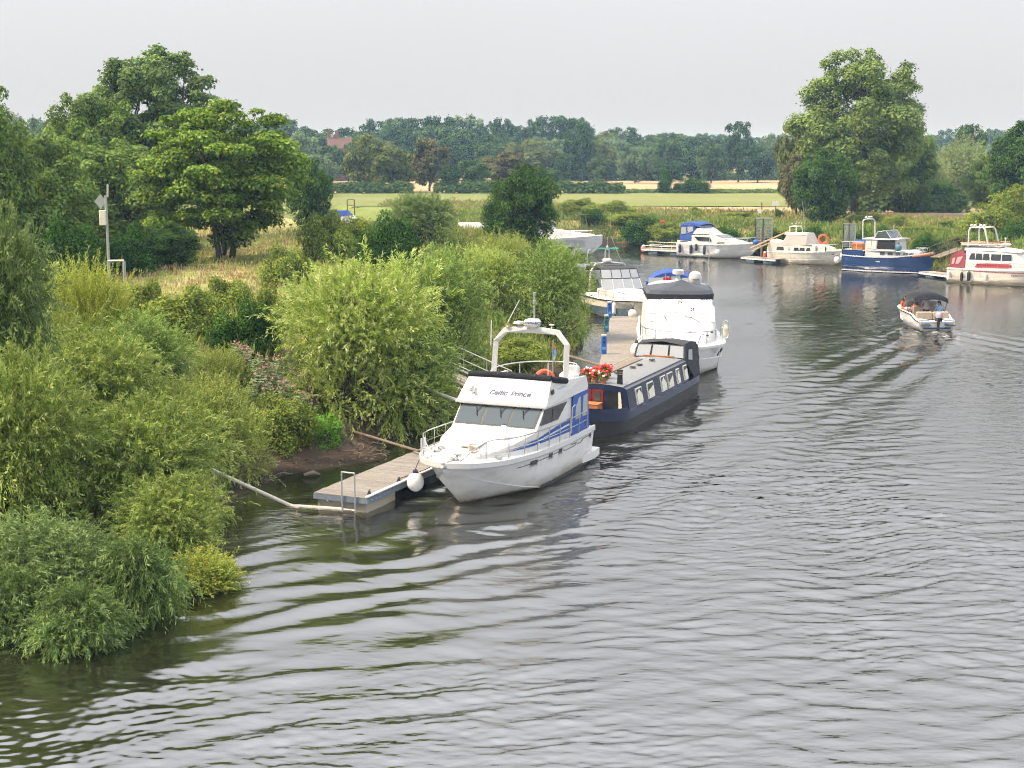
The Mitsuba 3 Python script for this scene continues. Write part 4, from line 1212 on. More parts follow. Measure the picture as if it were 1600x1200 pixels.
# aft canopy: blue canvas with clear panels
for s in (1, -1):
    q = [(-5.25, s * 1.53, 1.24), (-7.05, s * 1.50, 1.24), (-6.9, s * 1.50, 2.60), (-5.45, s * 1.50, 2.56)]
    part(b, 'aft_canopy', plate(q, .03), 'stripe_blue', None, False)
    for a, c in ((-5.62, -6.15), (-6.3, -6.8)):
        part(b, 'canopy_window', plate([(a, s * 1.53, 1.72), (c, s * 1.53, 1.72), (c - .0, s * 1.515, 2.44), (a - .12, s * 1.515, 2.40)], .03), 'clear_vinyl', None, False)
    part(b, 'grab_rail', tube([(-5.2, s * 1.56, 1.35), (-5.25, s * 1.58, 2.2), (-5.5, s * 1.58, 2.25)], .018, 5), 'white_trim')
part(b, 'aft_canopy', plate([(-7.05, -1.5, 1.24), (-7.05, 1.5, 1.24), (-6.92, 1.5, 2.6), (-6.92, -1.5, 2.6)], .03), 'stripe_blue', None, False)
# deck gear
part(b, 'deck_hatch', box((-.62, .10, 1.74), (.62, .66, .06), 0, .02).apply_transform(trimesh.transformations.rotation_matrix(math.radians(5), [0, 1, 0], [-.62, .1, 1.7])), 'old_white')
part(b, 'windlass', [box((.52, .05, 1.52), (.3, .22, .16), 0, .04), lathe([(0, 0), (.09, 0), (.05, .06), (.09, .12), (0, .12)], 12, (.5, .2, 1.5)), tube([(.6, .05, 1.52), (1.0, .02, 1.5), (1.2, 0, 1.44)], .03, 5)], 'steel')
part(b, 'anchor', [tube([(.75, .0, 1.5), (1.28, 0, 1.46)], .03, 5), plate([(1.1, -.16, 1.42), (1.36, 0, 1.32), (1.1, .16, 1.42)], .03)], 'galv')
part(b, 'rope_coil', [tube([(-.0 + .14 * math.cos(t) * (1 + .03 * t), .42 + .14 * math.sin(t), 1.62 + .012 * t) for t in np.linspace(0, 19, 60)], .02, 4)], 'rope')
for x, y in ((-.2, -.75), (.35, -.62), (-.3, 1.12)): part(b, 'deck_vent', lathe([(0, 0), (.12, 0), (.11, .05), (0, .07)], 12, (x, y, 1.43 if abs(y) > 1 else 1.6)), 'steel')
for x, s in ((-.55, 1), (-.55, -1), (.75, 1), (.75, -1), (-6.6, 1), (-6.6, -1)):
    p = sheer_at(sh, x, .14, .03) * [1, s, 1]; cleat(b, p)
rails(b, sh, [-6.7, -5.8, -4.9, -4.0, -3.1, -2.2, -1.3, -.4, .45], .64, .09, .019, front=[(.92, .42, 2.04), (.97, .36, 1.75), (.97, .36, 1.45)])
part(b, 'bow_chain', tube(smoothline([(.95, .36, 1.95), (1.0, .0, 1.82), (.95, -.36, 1.95)], 5), .008, 4), 'steel')
part(b, 'rail_board', box((.30, -1.12, 1.82), (.30, .03, .32)), 'label_white')
part(b, 'fender_basket', [tube([(.55 + .17 * math.cos(t), -.88 + .17 * math.sin(t), z) for t in np.linspace(0, 6.28, 14)], .012, 4) for z in (1.50, 1.72)] + [tube([(.55 + .17 * math.cos(t), -.88 + .17 * math.sin(t), 1.45), (.55 + .17 * math.cos(t), -.88 + .17 * math.sin(t), 1.75)], .01, 4) for t in (0, 1.57, 3.14, 4.71)], 'steel')
for s in (1, -1):
    Hy = lambda x, z, o=.012: (x, s * (hull_y(st, x, z, .10) + o), z)
    for x, w in ((-1.95, .24), (-3.15, .15), (-3.95, .15), (-6.85, .12)):
        part(b, 'porthole', loft([[Hy(x - w, .93), Hy(x - w * .8, 1.07)], [Hy(x, .935), Hy(x, 1.075)], [Hy(x + w, .95), Hy(x + w * 1.15, 1.08)]]), 'dark_frame', None, False)
        part(b, 'porthole_rim', tube([Hy(x - w * 1.1, .90, .02), Hy(x, .905, .02), Hy(x + w * 1.05, .92, .02)], .022, 5), 'steel')
    part(b, 'hull_line', tube([Hy(x, 1.0) for x in np.linspace(-1.0, -3.95, 14)], .010, 4), 'dark_frame')
    part(b, 'hull_line', tube([Hy(-4.2, .99), Hy(-4.3, .93), Hy(-4.8, .92), Hy(-5.3, .92), Hy(-5.4, 1.0), Hy(-4.9, 1.02)], .010, 4), 'dark_frame')
    part(b, 'hull_line', tube([Hy(-5.5, .93), Hy(-5.9, .92), Hy(-6.0, 1.0), Hy(-6.7, 1.01)], .010, 4), 'dark_frame')
sausage_fender('deck_fender', 'white cylindrical fender with navy top lying upright on the front cruiser\'s foredeck', (-1.42, .80, 1.98), .11, .52, 'fender_white', None, None, 'fender_navy', (-.5, -.25, .85))
ball_fender('ball_fender', 'white ball fender with dark neck hanging at the front cruiser\'s bow beside the pontoon', (.42, -1.34, .62), .26, 'fender_white', (.42, -1.15, 1.42))
CUR[0] = np.eye(4)


# ------------------------------------------------------------------ narrowboat
at_heading(3.29, 54.23, -.39, -.92)
NB = CUR[0]
CUR[0] = NB @ np.diag([1, 1.36, 1, 1.0])                 # a broad-beamed hull
b = thing('narrowboat', 'dark blue narrowboat with grey roof, cream curtained windows and red doors behind the front cruiser', 'boat')
n_ = [(-10.7, .35, .80), (-10.4, .72, .78), (-9.9, .98, .76), (-9, 1.04, .74), (-5, 1.04, .72), (-.2, 1.04, .74), (.6, .98, .78), (1.3, .80, .84), (1.9, .50, .93), (2.3, .16, 1.0), (2.38, .04, 1.02)]
st = [(x, y, z, max(y - .03, .02), -.1 if x < 1.8 else -.05, -.4 if x < 1.6 else -.2) for x, y, z in n_]
hm, sh = hull_mesh(st, 44, 0.0)
part(b, 'hull', hm, 'black_hull', None, 40)
tops = [np.array([[x, y * 1.006 + .004, z], [x, y * 1.006 + .004, z - .30]]) for x, y, z in sh]
for s in (1, -1):
    part(b, 'top_strake', loft([t * [1, s, 1] for t in tops]), 'navy_paint', None, True)
    part(b, 'rubbing_band', strip((sh + [0, .01, -.31]) * [1, s, 1], .05, .06), 'black_hull', None, 40)
    part(b, 'gunwale', strip((sh + [0, -.03, .02]) * [1, s, 1], .11, .05), 'navy_paint', None, 40)
wb = sh[sh[:, 0] > .05]
for s in (1, -1): part(b, 'bulwark', loft([[(x, s * (y - .015), z - .02), (x, s * (y - .02), z + .17), (x, s * (y - .07), z + .17), (x, s * (y - .07), z - .02)] for x, y, z in wb], close=True, cap0=True, cap1=True), 'navy_paint', None, 30)
cab = lambda x, dz=0: [(x, .985, .74), (x, .875, 1.56 + dz), (x, .80, 1.63 + dz), (x, .4, 1.70 + dz), (x, 0, 1.725 + dz), (x, -.4, 1.70 + dz), (x, -.80, 1.63 + dz), (x, -.875, 1.56 + dz), (x, -.985, .74)]
cm = loft([cab(x) for x in (-8.16, -6, -4, -2, 0)], close=True, cap0=True, cap1=True); cm.fix_normals()
part(b, 'cabin', cm, 'navy_paint', None, 25)
part(b, 'roof', loft([[(x, y, z + .012) for _, y, z in cab(x)[1:-1]] for x in np.linspace(-8.16, .02, 9)]), 'roof_grey', None, True)
for s in (1, -1): part(b, 'handrail', tube([(x, s * .80, 1.675) for x in np.linspace(-8.1, 0, 8)], .022, 5), 'navy_paint')
side = lambda x, z, o=.012: (x, .985 - .11 * (z - .74) / .82 + o, z)
for k, (a, c) in enumerate([(-.98, -1.62), (-2.44, -3.14), (-4.25, -4.85), (-5.2, -5.85), (-6.5, -6.85), (-7.55, -8.0)]):
    for s in (1, -1):
        fl = np.array([1, s, 1.0])
        q = [side(a, .88), side(c, .88), side(c, 1.42), side(a, 1.42)]
        w = part(b, 'window', plate(np.array([side(a + .05, .84), side(c - .05, .84), side(c - .05, 1.46), side(a + .05, 1.46)]) * fl, .03), 'old_white', None, False)
        part(w, 'glass', plate(np.array(q) * fl + np.array([0, s * .012, 0]), .02), 'tinted_glass', None, False)
        m_ = (a + c) / 2
        part(w, 'curtain', plate(np.array([side(a, .89, .042), side(c, .89, .042), side(c, 1.12, .042), side(m_, 1.40, .042), side(a, 1.22, .042)] if k % 2 == 0 else [side(a, .89, .042), side(c, .89, .042), side(c, 1.30, .042), side(a, 1.05 + .1 * (k % 3), .042)]) * fl, .008), 'curtain', None, False)
# the front bulkhead: red doors, side openings
part(b, 'bulkhead', plate([(.02, -.96, .74), (.02, .96, .74), (.02, .86, 1.60), (.02, 0, 1.70), (.02, -.86, 1.60)], .03), 'navy_paint', None, False)
for y0, y1, nm in ((-.62, -.16, 'door'), (-.14, .20, 'door')):
    dk = part(b, nm, plate([(.05, y0, .60), (.05, y1, .60), (.05, y1, 1.50), (.05, y0, 1.50)], .03), 'red_door', 'dark red wooden cabin door', False)
    part(dk, 'pane', plate([(.075, y0 + .09, 1.05), (.075, y1 - .09, 1.05), (.075, y1 - .09, 1.42), (.075, y0 + .09, 1.42)], .012), 'grey_glass', None, False)
    part(dk, 'knob', sphere((.10, y1 - .04, 1.0), .025, 1), 'brass')
part(b, 'bulkhead_window', plate([(.05, -.84, .95), (.05, -.68, .95), (.05, -.70, 1.45), (.05, -.80, 1.45)], .02), 'curtain', None, False)
part(b, 'bulkhead_window', plate([(.05, .34, .80), (.05, .80, .80), (.05, .74, 1.46), (.05, .34, 1.50)], .02), 'tinted_glass', None, False)
part(b, 'curtain', plate([(.075, .66, .82), (.075, .77, .82), (.075, .72, 1.45), (.075, .65, 1.45)], .012), 'curtain', None, False)
part(b, 'well_deck', prism([(0, -.95), (1.9, -.42), (1.9, .42), (0, .95)], .50, .55), 'dark_frame')
part(b, 'chimney', [lathe([(0, 1.66), (.10, 1.66), (.085, 1.70), (.075, 2.18), (.085, 2.18), (.085, 2.24), (0, 2.24)], 14, (-.52, .55, 0))], 'black_hull')
part(b, 'chimney_band', [lathe([(.08, z), (.088, z), (.088, z + .035), (.08, z + .035)], 14, (-.52, .55, 0)) for z in (2.06, 2.14)], 'brass')
for x, y in ((-2.6, -.05), (-4.3, .02), (-5.1, .05), (-6.6, .1)): part(b, 'roof_vent', lathe([(0, 1.70), (.05, 1.70), (.05, 1.76), (.11, 1.77), (.09, 1.82), (0, 1.83)], 12, (x, y, 0)), 'dark_frame')
part(b, 'boat_pole', tube([(-.8, -.62, 1.74), (-7.4, -.66, 1.74)], .022, 5), 'light_wood')
part(b, 'gang_plank', box((-4.4, -.40, 1.745), (5.2, .2, .03)), 'wood_pole')
part(b, 'roof_hatch', box((-8.0, .0, 1.76), (.12, 1.0, .05)), 'varnish')
# the folding hood over the stern
hoop = lambda x, zt, zb=.78, w=.99: [(x, s_ * w if k in (0, 6) else y, z) for k, (s_, y, z) in enumerate([(-1, 0, zb), (0, -.93, zb + .70), (0, -.80, zt - .10), (0, 0, zt), (0, .80, zt - .10), (0, .93, zb + .70), (1, 0, zb)])]
h0 = [(-8.10, -.86, 1.60), (-8.30, -.83, 2.06), (-8.38, -.72, 2.24), (-8.45, 0, 2.36), (-8.38, .72, 2.24), (-8.30, .83, 2.06), (-8.10, .86, 1.60)]
part(b, 'stern_hood', loft([np.array(h0)[1:-1], np.array(hoop(-9.0, 2.42))[1:-1], np.array(hoop(-10.1, 2.30))[1:-1]]), 'canvas_black', None, 40)
for s in (1, -1):
    part(b, 'hood_side', loft([np.array([h0[0], h0[1]]) * [1, -s, 1], np.array([(-9.0, -.985, .78), (-9.0, -.90, 2.1)]) * [1, -s, 1], np.array([(-10.1, -.95, .78), (-10.1, -.88, 2.0)]) * [1, -s, 1]]), 'canvas_black', None, 30)
    part(b, 'hood_window', plate(np.array([(-8.42, -.905, 1.62), (-8.9, -.935, 1.55), (-8.9, -.915, 2.02), (-8.48, -.885, 2.04)]) * [1, -s, 1], .012), 'clear_vinyl', None, False)
part(b, 'hood_back', plate([(-10.1, -.95, .78), (-10.1, .95, .78), (-10.1, .88, 2.0), (-10.1, .78, 2.18), (-10.1, -.78, 2.18), (-10.1, -.88, 2.0)], .02), 'canvas_black', None, False)
fr = lambda y, t: np.array([-8.14 - .25 * t, y * (1 - .07 * t), 1.66 + .58 * t + .05 * (1 - abs(y))])
part(b, 'hood_front', plate([fr(-.86, 0) - [0, 0, .03], fr(.86, 0) - [0, 0, .03], fr(.86, .98), fr(-.86, .98)], .02), 'canvas_black', None, False)
for y0, y1 in ((-.80, -.34), (-.27, .27), (.34, .80)):
    part(b, 'hood_window', plate([fr(y0, .06) + [.03, 0, 0], fr(y1, .06) + [.03, 0, 0], fr(y1, .88) + [.03, 0, 0], fr(y0, .88) + [.03, 0, 0]], .012), 'clear_vinyl', None, False)
part(b, 'stern_fender', lathe([(0, -.2), (.16, -.2), (.2, 0), (.16, .2), (0, .2)], 12).apply_transform(trimesh.transformations.rotation_matrix(PI / 2, [1, 0, 0])).apply_translation((-10.85, 0, .55)), 'rubber')
part(b, 'tiller', tube(smoothline([(-10.3, 0, .8), (-10.3, 0, 1.15), (-9.9, 0, 1.3), (-9.5, 0, 1.3)], 4), .025, 6), 'brass')
CUR[0] = NB
solo('deck_box', [box((.52, -.10, .80), (.5, .82, .46), 0, .02), box((.52, -.10, 1.045), (.54, .86, .04), 0, .012)], 'orange_wood', 'orange-brown wooden box standing in the bow well of the narrowboat', 'box')
solo('coiled_hose', [tube([(.95 + .15 * math.cos(t), .52 + .15 * math.sin(t), .66 + .01 * t) for t in np.linspace(0, 22, 60)], .025, 4)], 'dark_rope', 'dark coiled rope lying beside the wooden box in the narrowboat bow', 'rope')
r = np.random.default_rng(4)
for k, (x, y, lb, cols) in enumerate([(-.22, -.47, 'clay pot with bright red geraniums at the front left corner of the narrowboat roof', 'red'), (-.20, -.14, 'small clay pot of white and red geraniums at the front of the narrowboat roof', 'mixed'), (-.20, .18, 'clay pot of leafy red geraniums nearest the chimney on the narrowboat roof', 'leafy'), (-1.05, -.45, 'pot of pink-red geraniums in the second row on the narrowboat roof', 'red'), (-1.30, -.08, 'large pot of red geraniums at the back of the group on the narrowboat roof', 'red')]):
    t = thing('flower_pot', lb, 'flower pot', 'geranium pots on the narrowboat roof')
    zr = 1.735 - .05 * abs(y)
    sc = 1.15 if k in (0, 4) else .95
    part(t, 'pot', lathe([(0, 0), (.10 * sc, 0), (.145 * sc, .18 * sc), (.165 * sc, .18 * sc), (.165 * sc, .23 * sc), (.13 * sc, .23 * sc), (.12 * sc, .18 * sc), (0, .18 * sc)], 14, (x, y, zr)), 'terracotta')
    n = 260
    d = unit(r.normal(size=(n, 3)) * [1, 1, .8] + [0, 0, .5])
    p = np.array([x, y, zr + .25 * sc]) + d * (.19 * sc * r.random((n, 1)) ** .4)
    v, f = leaves(p, unit(d + r.normal(size=d.shape) * .5), r.normal(size=d.shape), np.full(n, .07), np.full(n, .07))
    kk = unique(t + '__foliage'); emit(kk, tm(v, f), 'leaf', False, None, None, tint(r, n, (.10, .22, .04), .2))
    nb = 26 if cols != 'leafy' else 13
    for m_, share in (('red_petal', 1.0 if cols != 'mixed' else .5), ('white_petal', .0 if cols == 'red' and k else .35)):
        q = int(nb * share)
        if q: part(t, 'blossom', [sphere(np.array([x, y, zr + .30 * sc]) + unit(r.normal(size=3) * [1, 1, .5] + [0, 0, .8]) * (.16 + .09 * r.random()) * sc, .045 * r.uniform(.8, 1.3), 1, (1, 1, .8)) for _ in range(q)], m_, None, False)
CUR[0] = np.eye(4)

# ------------------------------------------------------------------ white flybridge yacht behind the narrowboat
at_heading(8.12, 65.6, -.065, -.998)
b = thing('flybridge_yacht', 'large white flybridge yacht with a dark grey tented cover, moored behind the narrowboat', 'boat')
st = [(-12, 1.95, 1.35, 1.8, -.05, -.5), (-8, 2.1, 1.38, 1.9, -.05, -.55), (-4.4, 2.1, 1.45, 1.8, .05, -.6), (-2.4, 1.95, 1.52, 1.35, .30, -.55), (-1, 1.45, 1.60, .70, .60, -.3), (.1, .85, 1.66, .28, .85, .1), (.75, .35, 1.70, .06, 1.1, .7), (1.0, .05, 1.72, .02, 1.4, 1.2)]
hm, sh = hull_mesh(st, 34, .05, .16)
part(b, 'hull', hm, 'gelcoat', None, 24)
for l in both(sh + [0, .0, -.06]): part(b, 'rub_rail', strip(l, .06, .10), 'white_trim', None, 40)
for s in (1, -1):
    part(b, 'spray_rail', strip(np.stack([np.linspace(-6, .3, 14), s * (np.interp(np.linspace(-6, .3, 14), sh[:, 0], sh[:, 1]) * .93), np.interp(np.linspace(-6, .3, 14), [-6, .3], [.62, 1.1])], 1), .03, .03), 'old_white', None, 40)
    part(b, 'boot_stripe', strip(np.array([(x, s * (np.interp(x, [q[0] for q in st], [q[3] for q in st]) + .012), .07) for x in np.linspace(-12, -4.2, 10)]), .02, .12), 'black_hull')
    for x in (-1.75, -3.0):
        y = np.interp(x, sh[:, 0], sh[:, 1]) - .10
        part(b, 'porthole', plate([(x - .22, s * (y - .07), .98), (x + .24, s * (y - .13), 1.0), (x + .28, s * (y - .05), 1.18), (x - .16, s * (y + .01), 1.16)], .06), 'dark_frame', None, False)
secs = []
for x, w, zb, zt in ((-10.5, 1.85, 1.2, 3.0), (-6.6, 1.85, 1.2, 3.05), (-5.6, 1.80, 1.2, 2.98), (-4.4, 1.72, 1.3, 2.2), (-3.6, 1.62, 1.3, 2.08), (-1.6, 1.20, 1.4, 1.92), (-.9, .75, 1.45, 1.72)):
    secs.append([(x, -w - .06, zb), (x, -w + .10, zt - .16), (x, -w + .30, zt), (x, -w * .4, zt + .07), (x, w * .4, zt + .07), (x, w - .30, zt), (x, w - .10, zt - .16), (x, w + .06, zb)])
cm = loft(secs, close=True, cap0=True, cap1=True); cm.fix_normals()
part(b, 'superstructure', cm, 'white_trim', None, 35)
part(b, 'windscreen_cover', loft([[(x, -y, z), (x - .05, 0, z + .09), (x, y, z)] for x, y, z in ((-4.5, 1.62, 2.28), (-4.95, 1.66, 2.58), (-5.5, 1.66, 2.93))]), 'label_white', 'white canvas cover laced over the windscreen', True)
part(b, 'cover_seam', tube([(-4.98, -1.62, 2.63), (-5.0, 0, 2.72), (-4.98, 1.62, 2.63)], .016, 5), 'old_white')
# flybridge moulding and tented cover
fb = lambda z, k, x0, x1: [(x0, -1.0 * k, z), (x0 - .35, -1.62 * k, z), (x1, -1.72 * k, z), (x1, 1.72 * k, z), (x0 - .35, 1.62 * k, z), (x0, 1.0 * k, z)]
cm = loft([fb(2.9, .98, -5.5, -9.6), fb(3.30, 1.0, -6.0, -9.7)], close=True, cap0=True, cap1=True); cm.fix_normals()
part(b, 'flybridge', cm, 'white_trim', None, 30)
cm = loft([fb(3.20, 1.03, -5.92, -9.75), fb(3.48, 1.05, -6.0, -9.75)], close=True, cap0=True, cap1=False); cm.fix_normals()
part(b, 'cover_skirt', cm, 'canvas_navy', None, 30)
rim, apex = np.array(fb(3.48, 1.05, -6.0, -9.75)), np.array([-7.2, .1, 4.12])
rr = np.array([lerp(rim[k], rim[(k + 1) % 6], t) for k in range(6) for t in (0, .25, .5, .75)])
cm = loft([rr, lerp(rr, apex, .12) + [0, 0, .10], lerp(rr, apex, .55) - [0, 0, .03], lerp(rr, apex, .97), lerp(rr, apex, .999)], close=True)
part(b, 'tent_cover', cm, 'canvas_grey', 'dark grey canvas cover rising to a point over the flybridge', 20)
for y in (-.9, -.3, .3, .9): part(b, 'cover_toggle', sphere((-5.86, y, 3.24), .035, 1), 'label_white')
for x, y, z in ((-5.55, -.05, 3.10), (-5.1, .55, 2.78)): part(b, 'emblem', [box((x + .06, y + dy, z + dz), (.02, .07, .06)) for dy, dz in ((-.06, 0), (.06, .02), (-.05, .1), (.06, .1))], 'print_dark')
for y, a in ((-.7, -.18), (.9, -.75)): part(b, 'wiper', tube([(-4.38, y, 2.24), (-4.7, y + a * .6, 2.48), (-4.72, y + a, 2.5)], .02, 5), 'dark_frame')
arch = radar_arch(b, -9.6, 1.5, 3.0, 3.6, 3.78, -.1, .12)
part(b, 'radar_pedestal', [lathe([(0, 0), (.22, 0), (.12, .14), (.10, .32), (.30, .40), (.30, .58), (.24, .64), (0, .66)], 16, arch + [0, .05, .03])], 'white_trim')
part(b, 'satellite_dome', [lathe([(0, 0), (.26, 0), (.34, .15), (.36, .36), (.29, .56), (.15, .66), (0, .70)], 18, arch + [0, .95, -.1])], 'white_trim')
part(b, 'dome_lettering', box(arch + [.36, .95, .16], (.02, .36, .04)), 'print_dark')
part(b, 'whip_antenna', tube([(-9.3, 1.6, 3.4), (-9.3, 1.65, 6.6)], .012, 4), 'white_trim')
rails(b, sh, [-5.5, -4.4, -3.3, -2.2, -1.1, -.2], .68, .10, .022, front=[(.7, .22, 2.38), (1.05, 0, 2.42)])
for k in range(3): part(b, 'fender_rack', tube([(-3.2 - .16 * k + .04 * math.cos(t), 2.08 + .16 * math.cos(t), 2.05 + .42 * math.sin(t)) for t in np.linspace(0, 6.28, 18)], .024, 5), 'steel')
sausage_fender('rack_fender', 'cream fender stowed in the rail hoops on the port side of the white flybridge yacht', (-3.3, 2.06, 1.95), .15, .6, 'cream_gelcoat')
for x, y, z in ((-2.2, .3, 2.04), (-1.9, .9, 1.94), (-2.0, 1.1, 1.92), (-1.4, .25, 1.9), (-2.6, 1.35, 2.0)): part(b, 'deck_fitting', box((x, y, z), (.12, .12, .07), .5, .02), 'dark_frame')
part(b, 'anchor_roller', box((.9, 0, 1.72), (.6, .2, .1), 0, .03), 'steel')
part(b, 'foredeck_line', tube([(-1.6, .75, 1.95), (-.3, .55, 1.74), (.3, .45, 1.72)], .016, 4), 'dark_rope')
for s_ in (-1,):
    part(b, 'bow_gear', [box((-.6 + .3 * k, -1.5 - .05 * k, 1.75 + .12 * (k % 2)), (.22, .2, .3), .4 * k, .04) for k in range(4)], 'galv')
ball_fender('ball_fender', 'white ball fender on the starboard bow of the white flybridge yacht beside the pontoon', (-2.6, -2.25, 1.1), .30, 'fender_white', (-2.6, -2.0, 1.7))
CUR[0] = np.eye(4)

# ------------------------------------------------------------------ cruiser with blue bimini and red ensign
at_heading(8.95, 79.5, -.10, -.995)
b = thing('bimini_cruiser', 'white cruiser with a rounded blue bimini canopy, mostly hidden behind the flybridge yacht', 'boat')
st = [(-9, 1.5, 1.25, 1.35, -.05, -.4), (-4, 1.6, 1.3, 1.4, .0, -.4), (-1.5, 1.2, 1.4, .7, .4, -.2), (-.2, .5, 1.48, .12, .8, .3), (.4, .05, 1.5, .02, 1.1, .9)]
hm, sh = hull_mesh(st, 22, .04, .1)
part(b, 'hull', hm, 'gelcoat', None, 25)
cm = loft([[(x, -w, 1.2), (x, -w + .1, z), (x, w - .1, z), (x, w, 1.2)] for x, w, z in ((-8.6, 1.35, 2.2), (-4.2, 1.4, 2.2), (-3.2, 1.3, 1.85), (-1.2, .8, 1.6))], close=True, cap0=True, cap1=True); cm.fix_normals()
part(b, 'cabin', cm, 'white_trim', None, 30)
arc = [(y, 3.02 + .62 * math.cos(y / 1.42 * PI / 2) ** .7) for y in np.linspace(-1.42, 1.42, 13)]
part(b, 'bimini', [loft([[(x, y, z - dz) for y, z in arc] for x, dz in ((-4.3, .08), (-5.2, 0), (-7.2, .05), (-7.6, .12))]), loft([[(x, y, z - dz) for y, z in arc] for x, dz in ((-4.28, .26), (-4.28, .06))])], 'canvas_blue', None, True)
part(b, 'canopy_frame', [tube([(-4.25, s * 1.42, 3.05), (-4.0, s * 1.45, 2.15)], .04, 5) for s in (1, -1)] + [tube([(-4.22, y, 3.4), (-4.0, y, 2.2)], .05, 4) for y in (-.05, .55)] + [tube([(-4.0, -1.45, 2.3), (-4.0, 1.45, 2.3)], .04, 4)], 'canvas_blue')
for y0, y1 in ((-1.36, -.12), (.02, .48), (.62, 1.36)): part(b, 'canopy_window', plate([(-4.03, y0, 2.3), (-4.03, y1, 2.3), (-4.24, y1 * .97, 3.28), (-4.24, y0 * .97, 3.28)], .012), 'clear_vinyl', None, False)
CUR[0] = np.eye(4)
fp = AT(1038, 455, 76.6)
t = thing('flag', 'red ensign hanging limp on its staff before the blue bimini canopy', 'flag')
part(t, 'staff', tube([fp + [0, 0, -1.2], fp + [.05, 0, .95]], .02, 5), 'light_wood')
part(t, 'cloth', loft([[fp + np.array([.04 + a * (.10 + .10 * math.sin(3 * z)), .05 * math.sin(9 * a + 4 * z), z]) for a in np.linspace(-.6, 1.5, 9)] for z in np.linspace(-.05, .75, 7)]), 'red_cloth', None, True)

# ------------------------------------------------------------------ sports cruiser at the pontoon's end
at_heading(8.3, 88.8, .30, -.954)
b = thing('sports_cruiser', 'white sports cruiser with black-framed windscreen at the far end of the left pontoon', 'boat')
st = [(-8, 1.45, 1.15, 1.3, -.05, -.4), (-4, 1.55, 1.2, 1.4, .0, -.45), (-2, 1.42, 1.28, 1.1, .2, -.4), (-.6, 1.0, 1.36, .45, .5, -.1), (.4, .5, 1.42, .1, .8, .5), (.9, .04, 1.45, .02, 1.15, 1.0)]
hm, sh = hull_mesh(st, 26, .06, .12)
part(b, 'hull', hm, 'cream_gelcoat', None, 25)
for l in both(sh + [0, 0, -.04]): part(b, 'rub_rail', strip(l, .06, .08), 'dark_frame', None, 40)
for s in (1, -1): part(b, 'hull_band', loft([[(x, s * (np.interp(x, sh[:, 0], sh[:, 1]) * .97 + .02), z) for z in (.55 + .04 * (x + 8), .12 + .10 * max(x + 2, 0))] for x in np.linspace(-8, -.4, 12)]), 'deck_float', None, True)
cm = loft([[(x, -w, zb), (x, -w + .12, z), (x, 0, z + .10), (x, w - .12, z), (x, w, zb)] for x, w, zb, z in ((-5, 1.36, 1.1, 1.78), (-3.4, 1.32, 1.15, 1.78), (-1.6, 1.0, 1.25, 1.62), (-.2, .45, 1.36, 1.5))], close=True, cap0=True, cap1=True); cm.fix_normals()
part(b, 'foredeck', cm, 'white_trim', None, 35)
for y in (-.75, 0, .75): part(b, 'deck_line', tube([(-3.3, y * 1.15, 1.86 - .06 * abs(y)), (-1.4, y * .8, 1.70 - .06 * abs(y))], .014, 4), 'dark_frame')
W = lambda y, t: np.array([-3.5 - .75 * t - .25 * abs(y) ** 2 * .4, y * (1 - .10 * t), 1.84 + 1.22 * t])
for y0, y1 in ((-1.36, -.70), (-.64, .02), (.08, .72), (.78, 1.38)):
    part(b, 'windscreen_pane', plate([W(y0, 0), W(y1, 0), W(y1, .50), W(y0, .50)], .012), 'clear_vinyl', None, False)
    part(b, 'canopy_pane', plate([W(y0, .54), W(y1, .54), W(y1, .97), W(y0, .97)], .012), 'clear_vinyl', None, False)
part(b, 'windscreen_frame', [tube([W(y, t) for y in np.linspace(-1.42, 1.42, 7)], .03, 5) for t in (.52, 1.0)] + [tube([W(y, .5), W(y, 1)], .025, 5) for y in (-1.42, -.67, .05, .75, 1.42)], 'canvas_black')
for y in (-1.4, -.67, .05, .75, 1.4): part(b, 'screen_post', tube([W(y, 0), W(y, .5)], .03, 5), 'white_trim')
part(b, 'canopy_top', loft([[W(y, 1) + [dx, 0, dz] for y in np.linspace(-1.4, 1.4, 7)] for dx, dz in ((0, .02), (-.8, .12), (-2.4, .05), (-3.2, -.3))]), 'canvas_black', None, True)
arch = radar_arch(b, -6.2, 1.35, 1.5, 2.8, 3.35, .2, .08)
part(b, 'radar', lathe([(0, 0), (.3, 0), (.32, .12), (.26, .22), (0, .24)], 16, arch + [0, -.2, .05]), 'white_trim')
part(b, 'light_frame', [tube([arch + [0, -.35, .2], arch + [0, -.33, .85], arch + [0, -.07, .85], arch + [0, -.05, .2]], .03, 5), sphere(arch + [0, -.2, 1.05], .08, 1), tube([arch + [0, -.2, .9], arch + [0, -.2, 1.7]], .012, 4)], 'white_trim')
part(b, 'whip_antenna', tube([arch + [0, .9, -.1], arch + [.3, -.05, 1.75]], .02, 4), 'cream_gelcoat')
rails(b, sh, [-4.2, -3.0, -1.9, -.9, 0.0], .5, .1, .018, mid=False)
sausage_fender('hull_fender', 'white cylindrical fender hanging at the bow of the sports cruiser by the blue post', (-1.55, -1.42, .78), .14, .7, 'fender_white', (-1.55, -1.3, 1.35))
ball_fender('ball_fender', 'white ball fender lying between the sports cruiser and the pontoon end', (.15, -.85, .60), .28, 'fender_white', (.1, -.6, 1.4))
CUR[0] = np.eye(4)

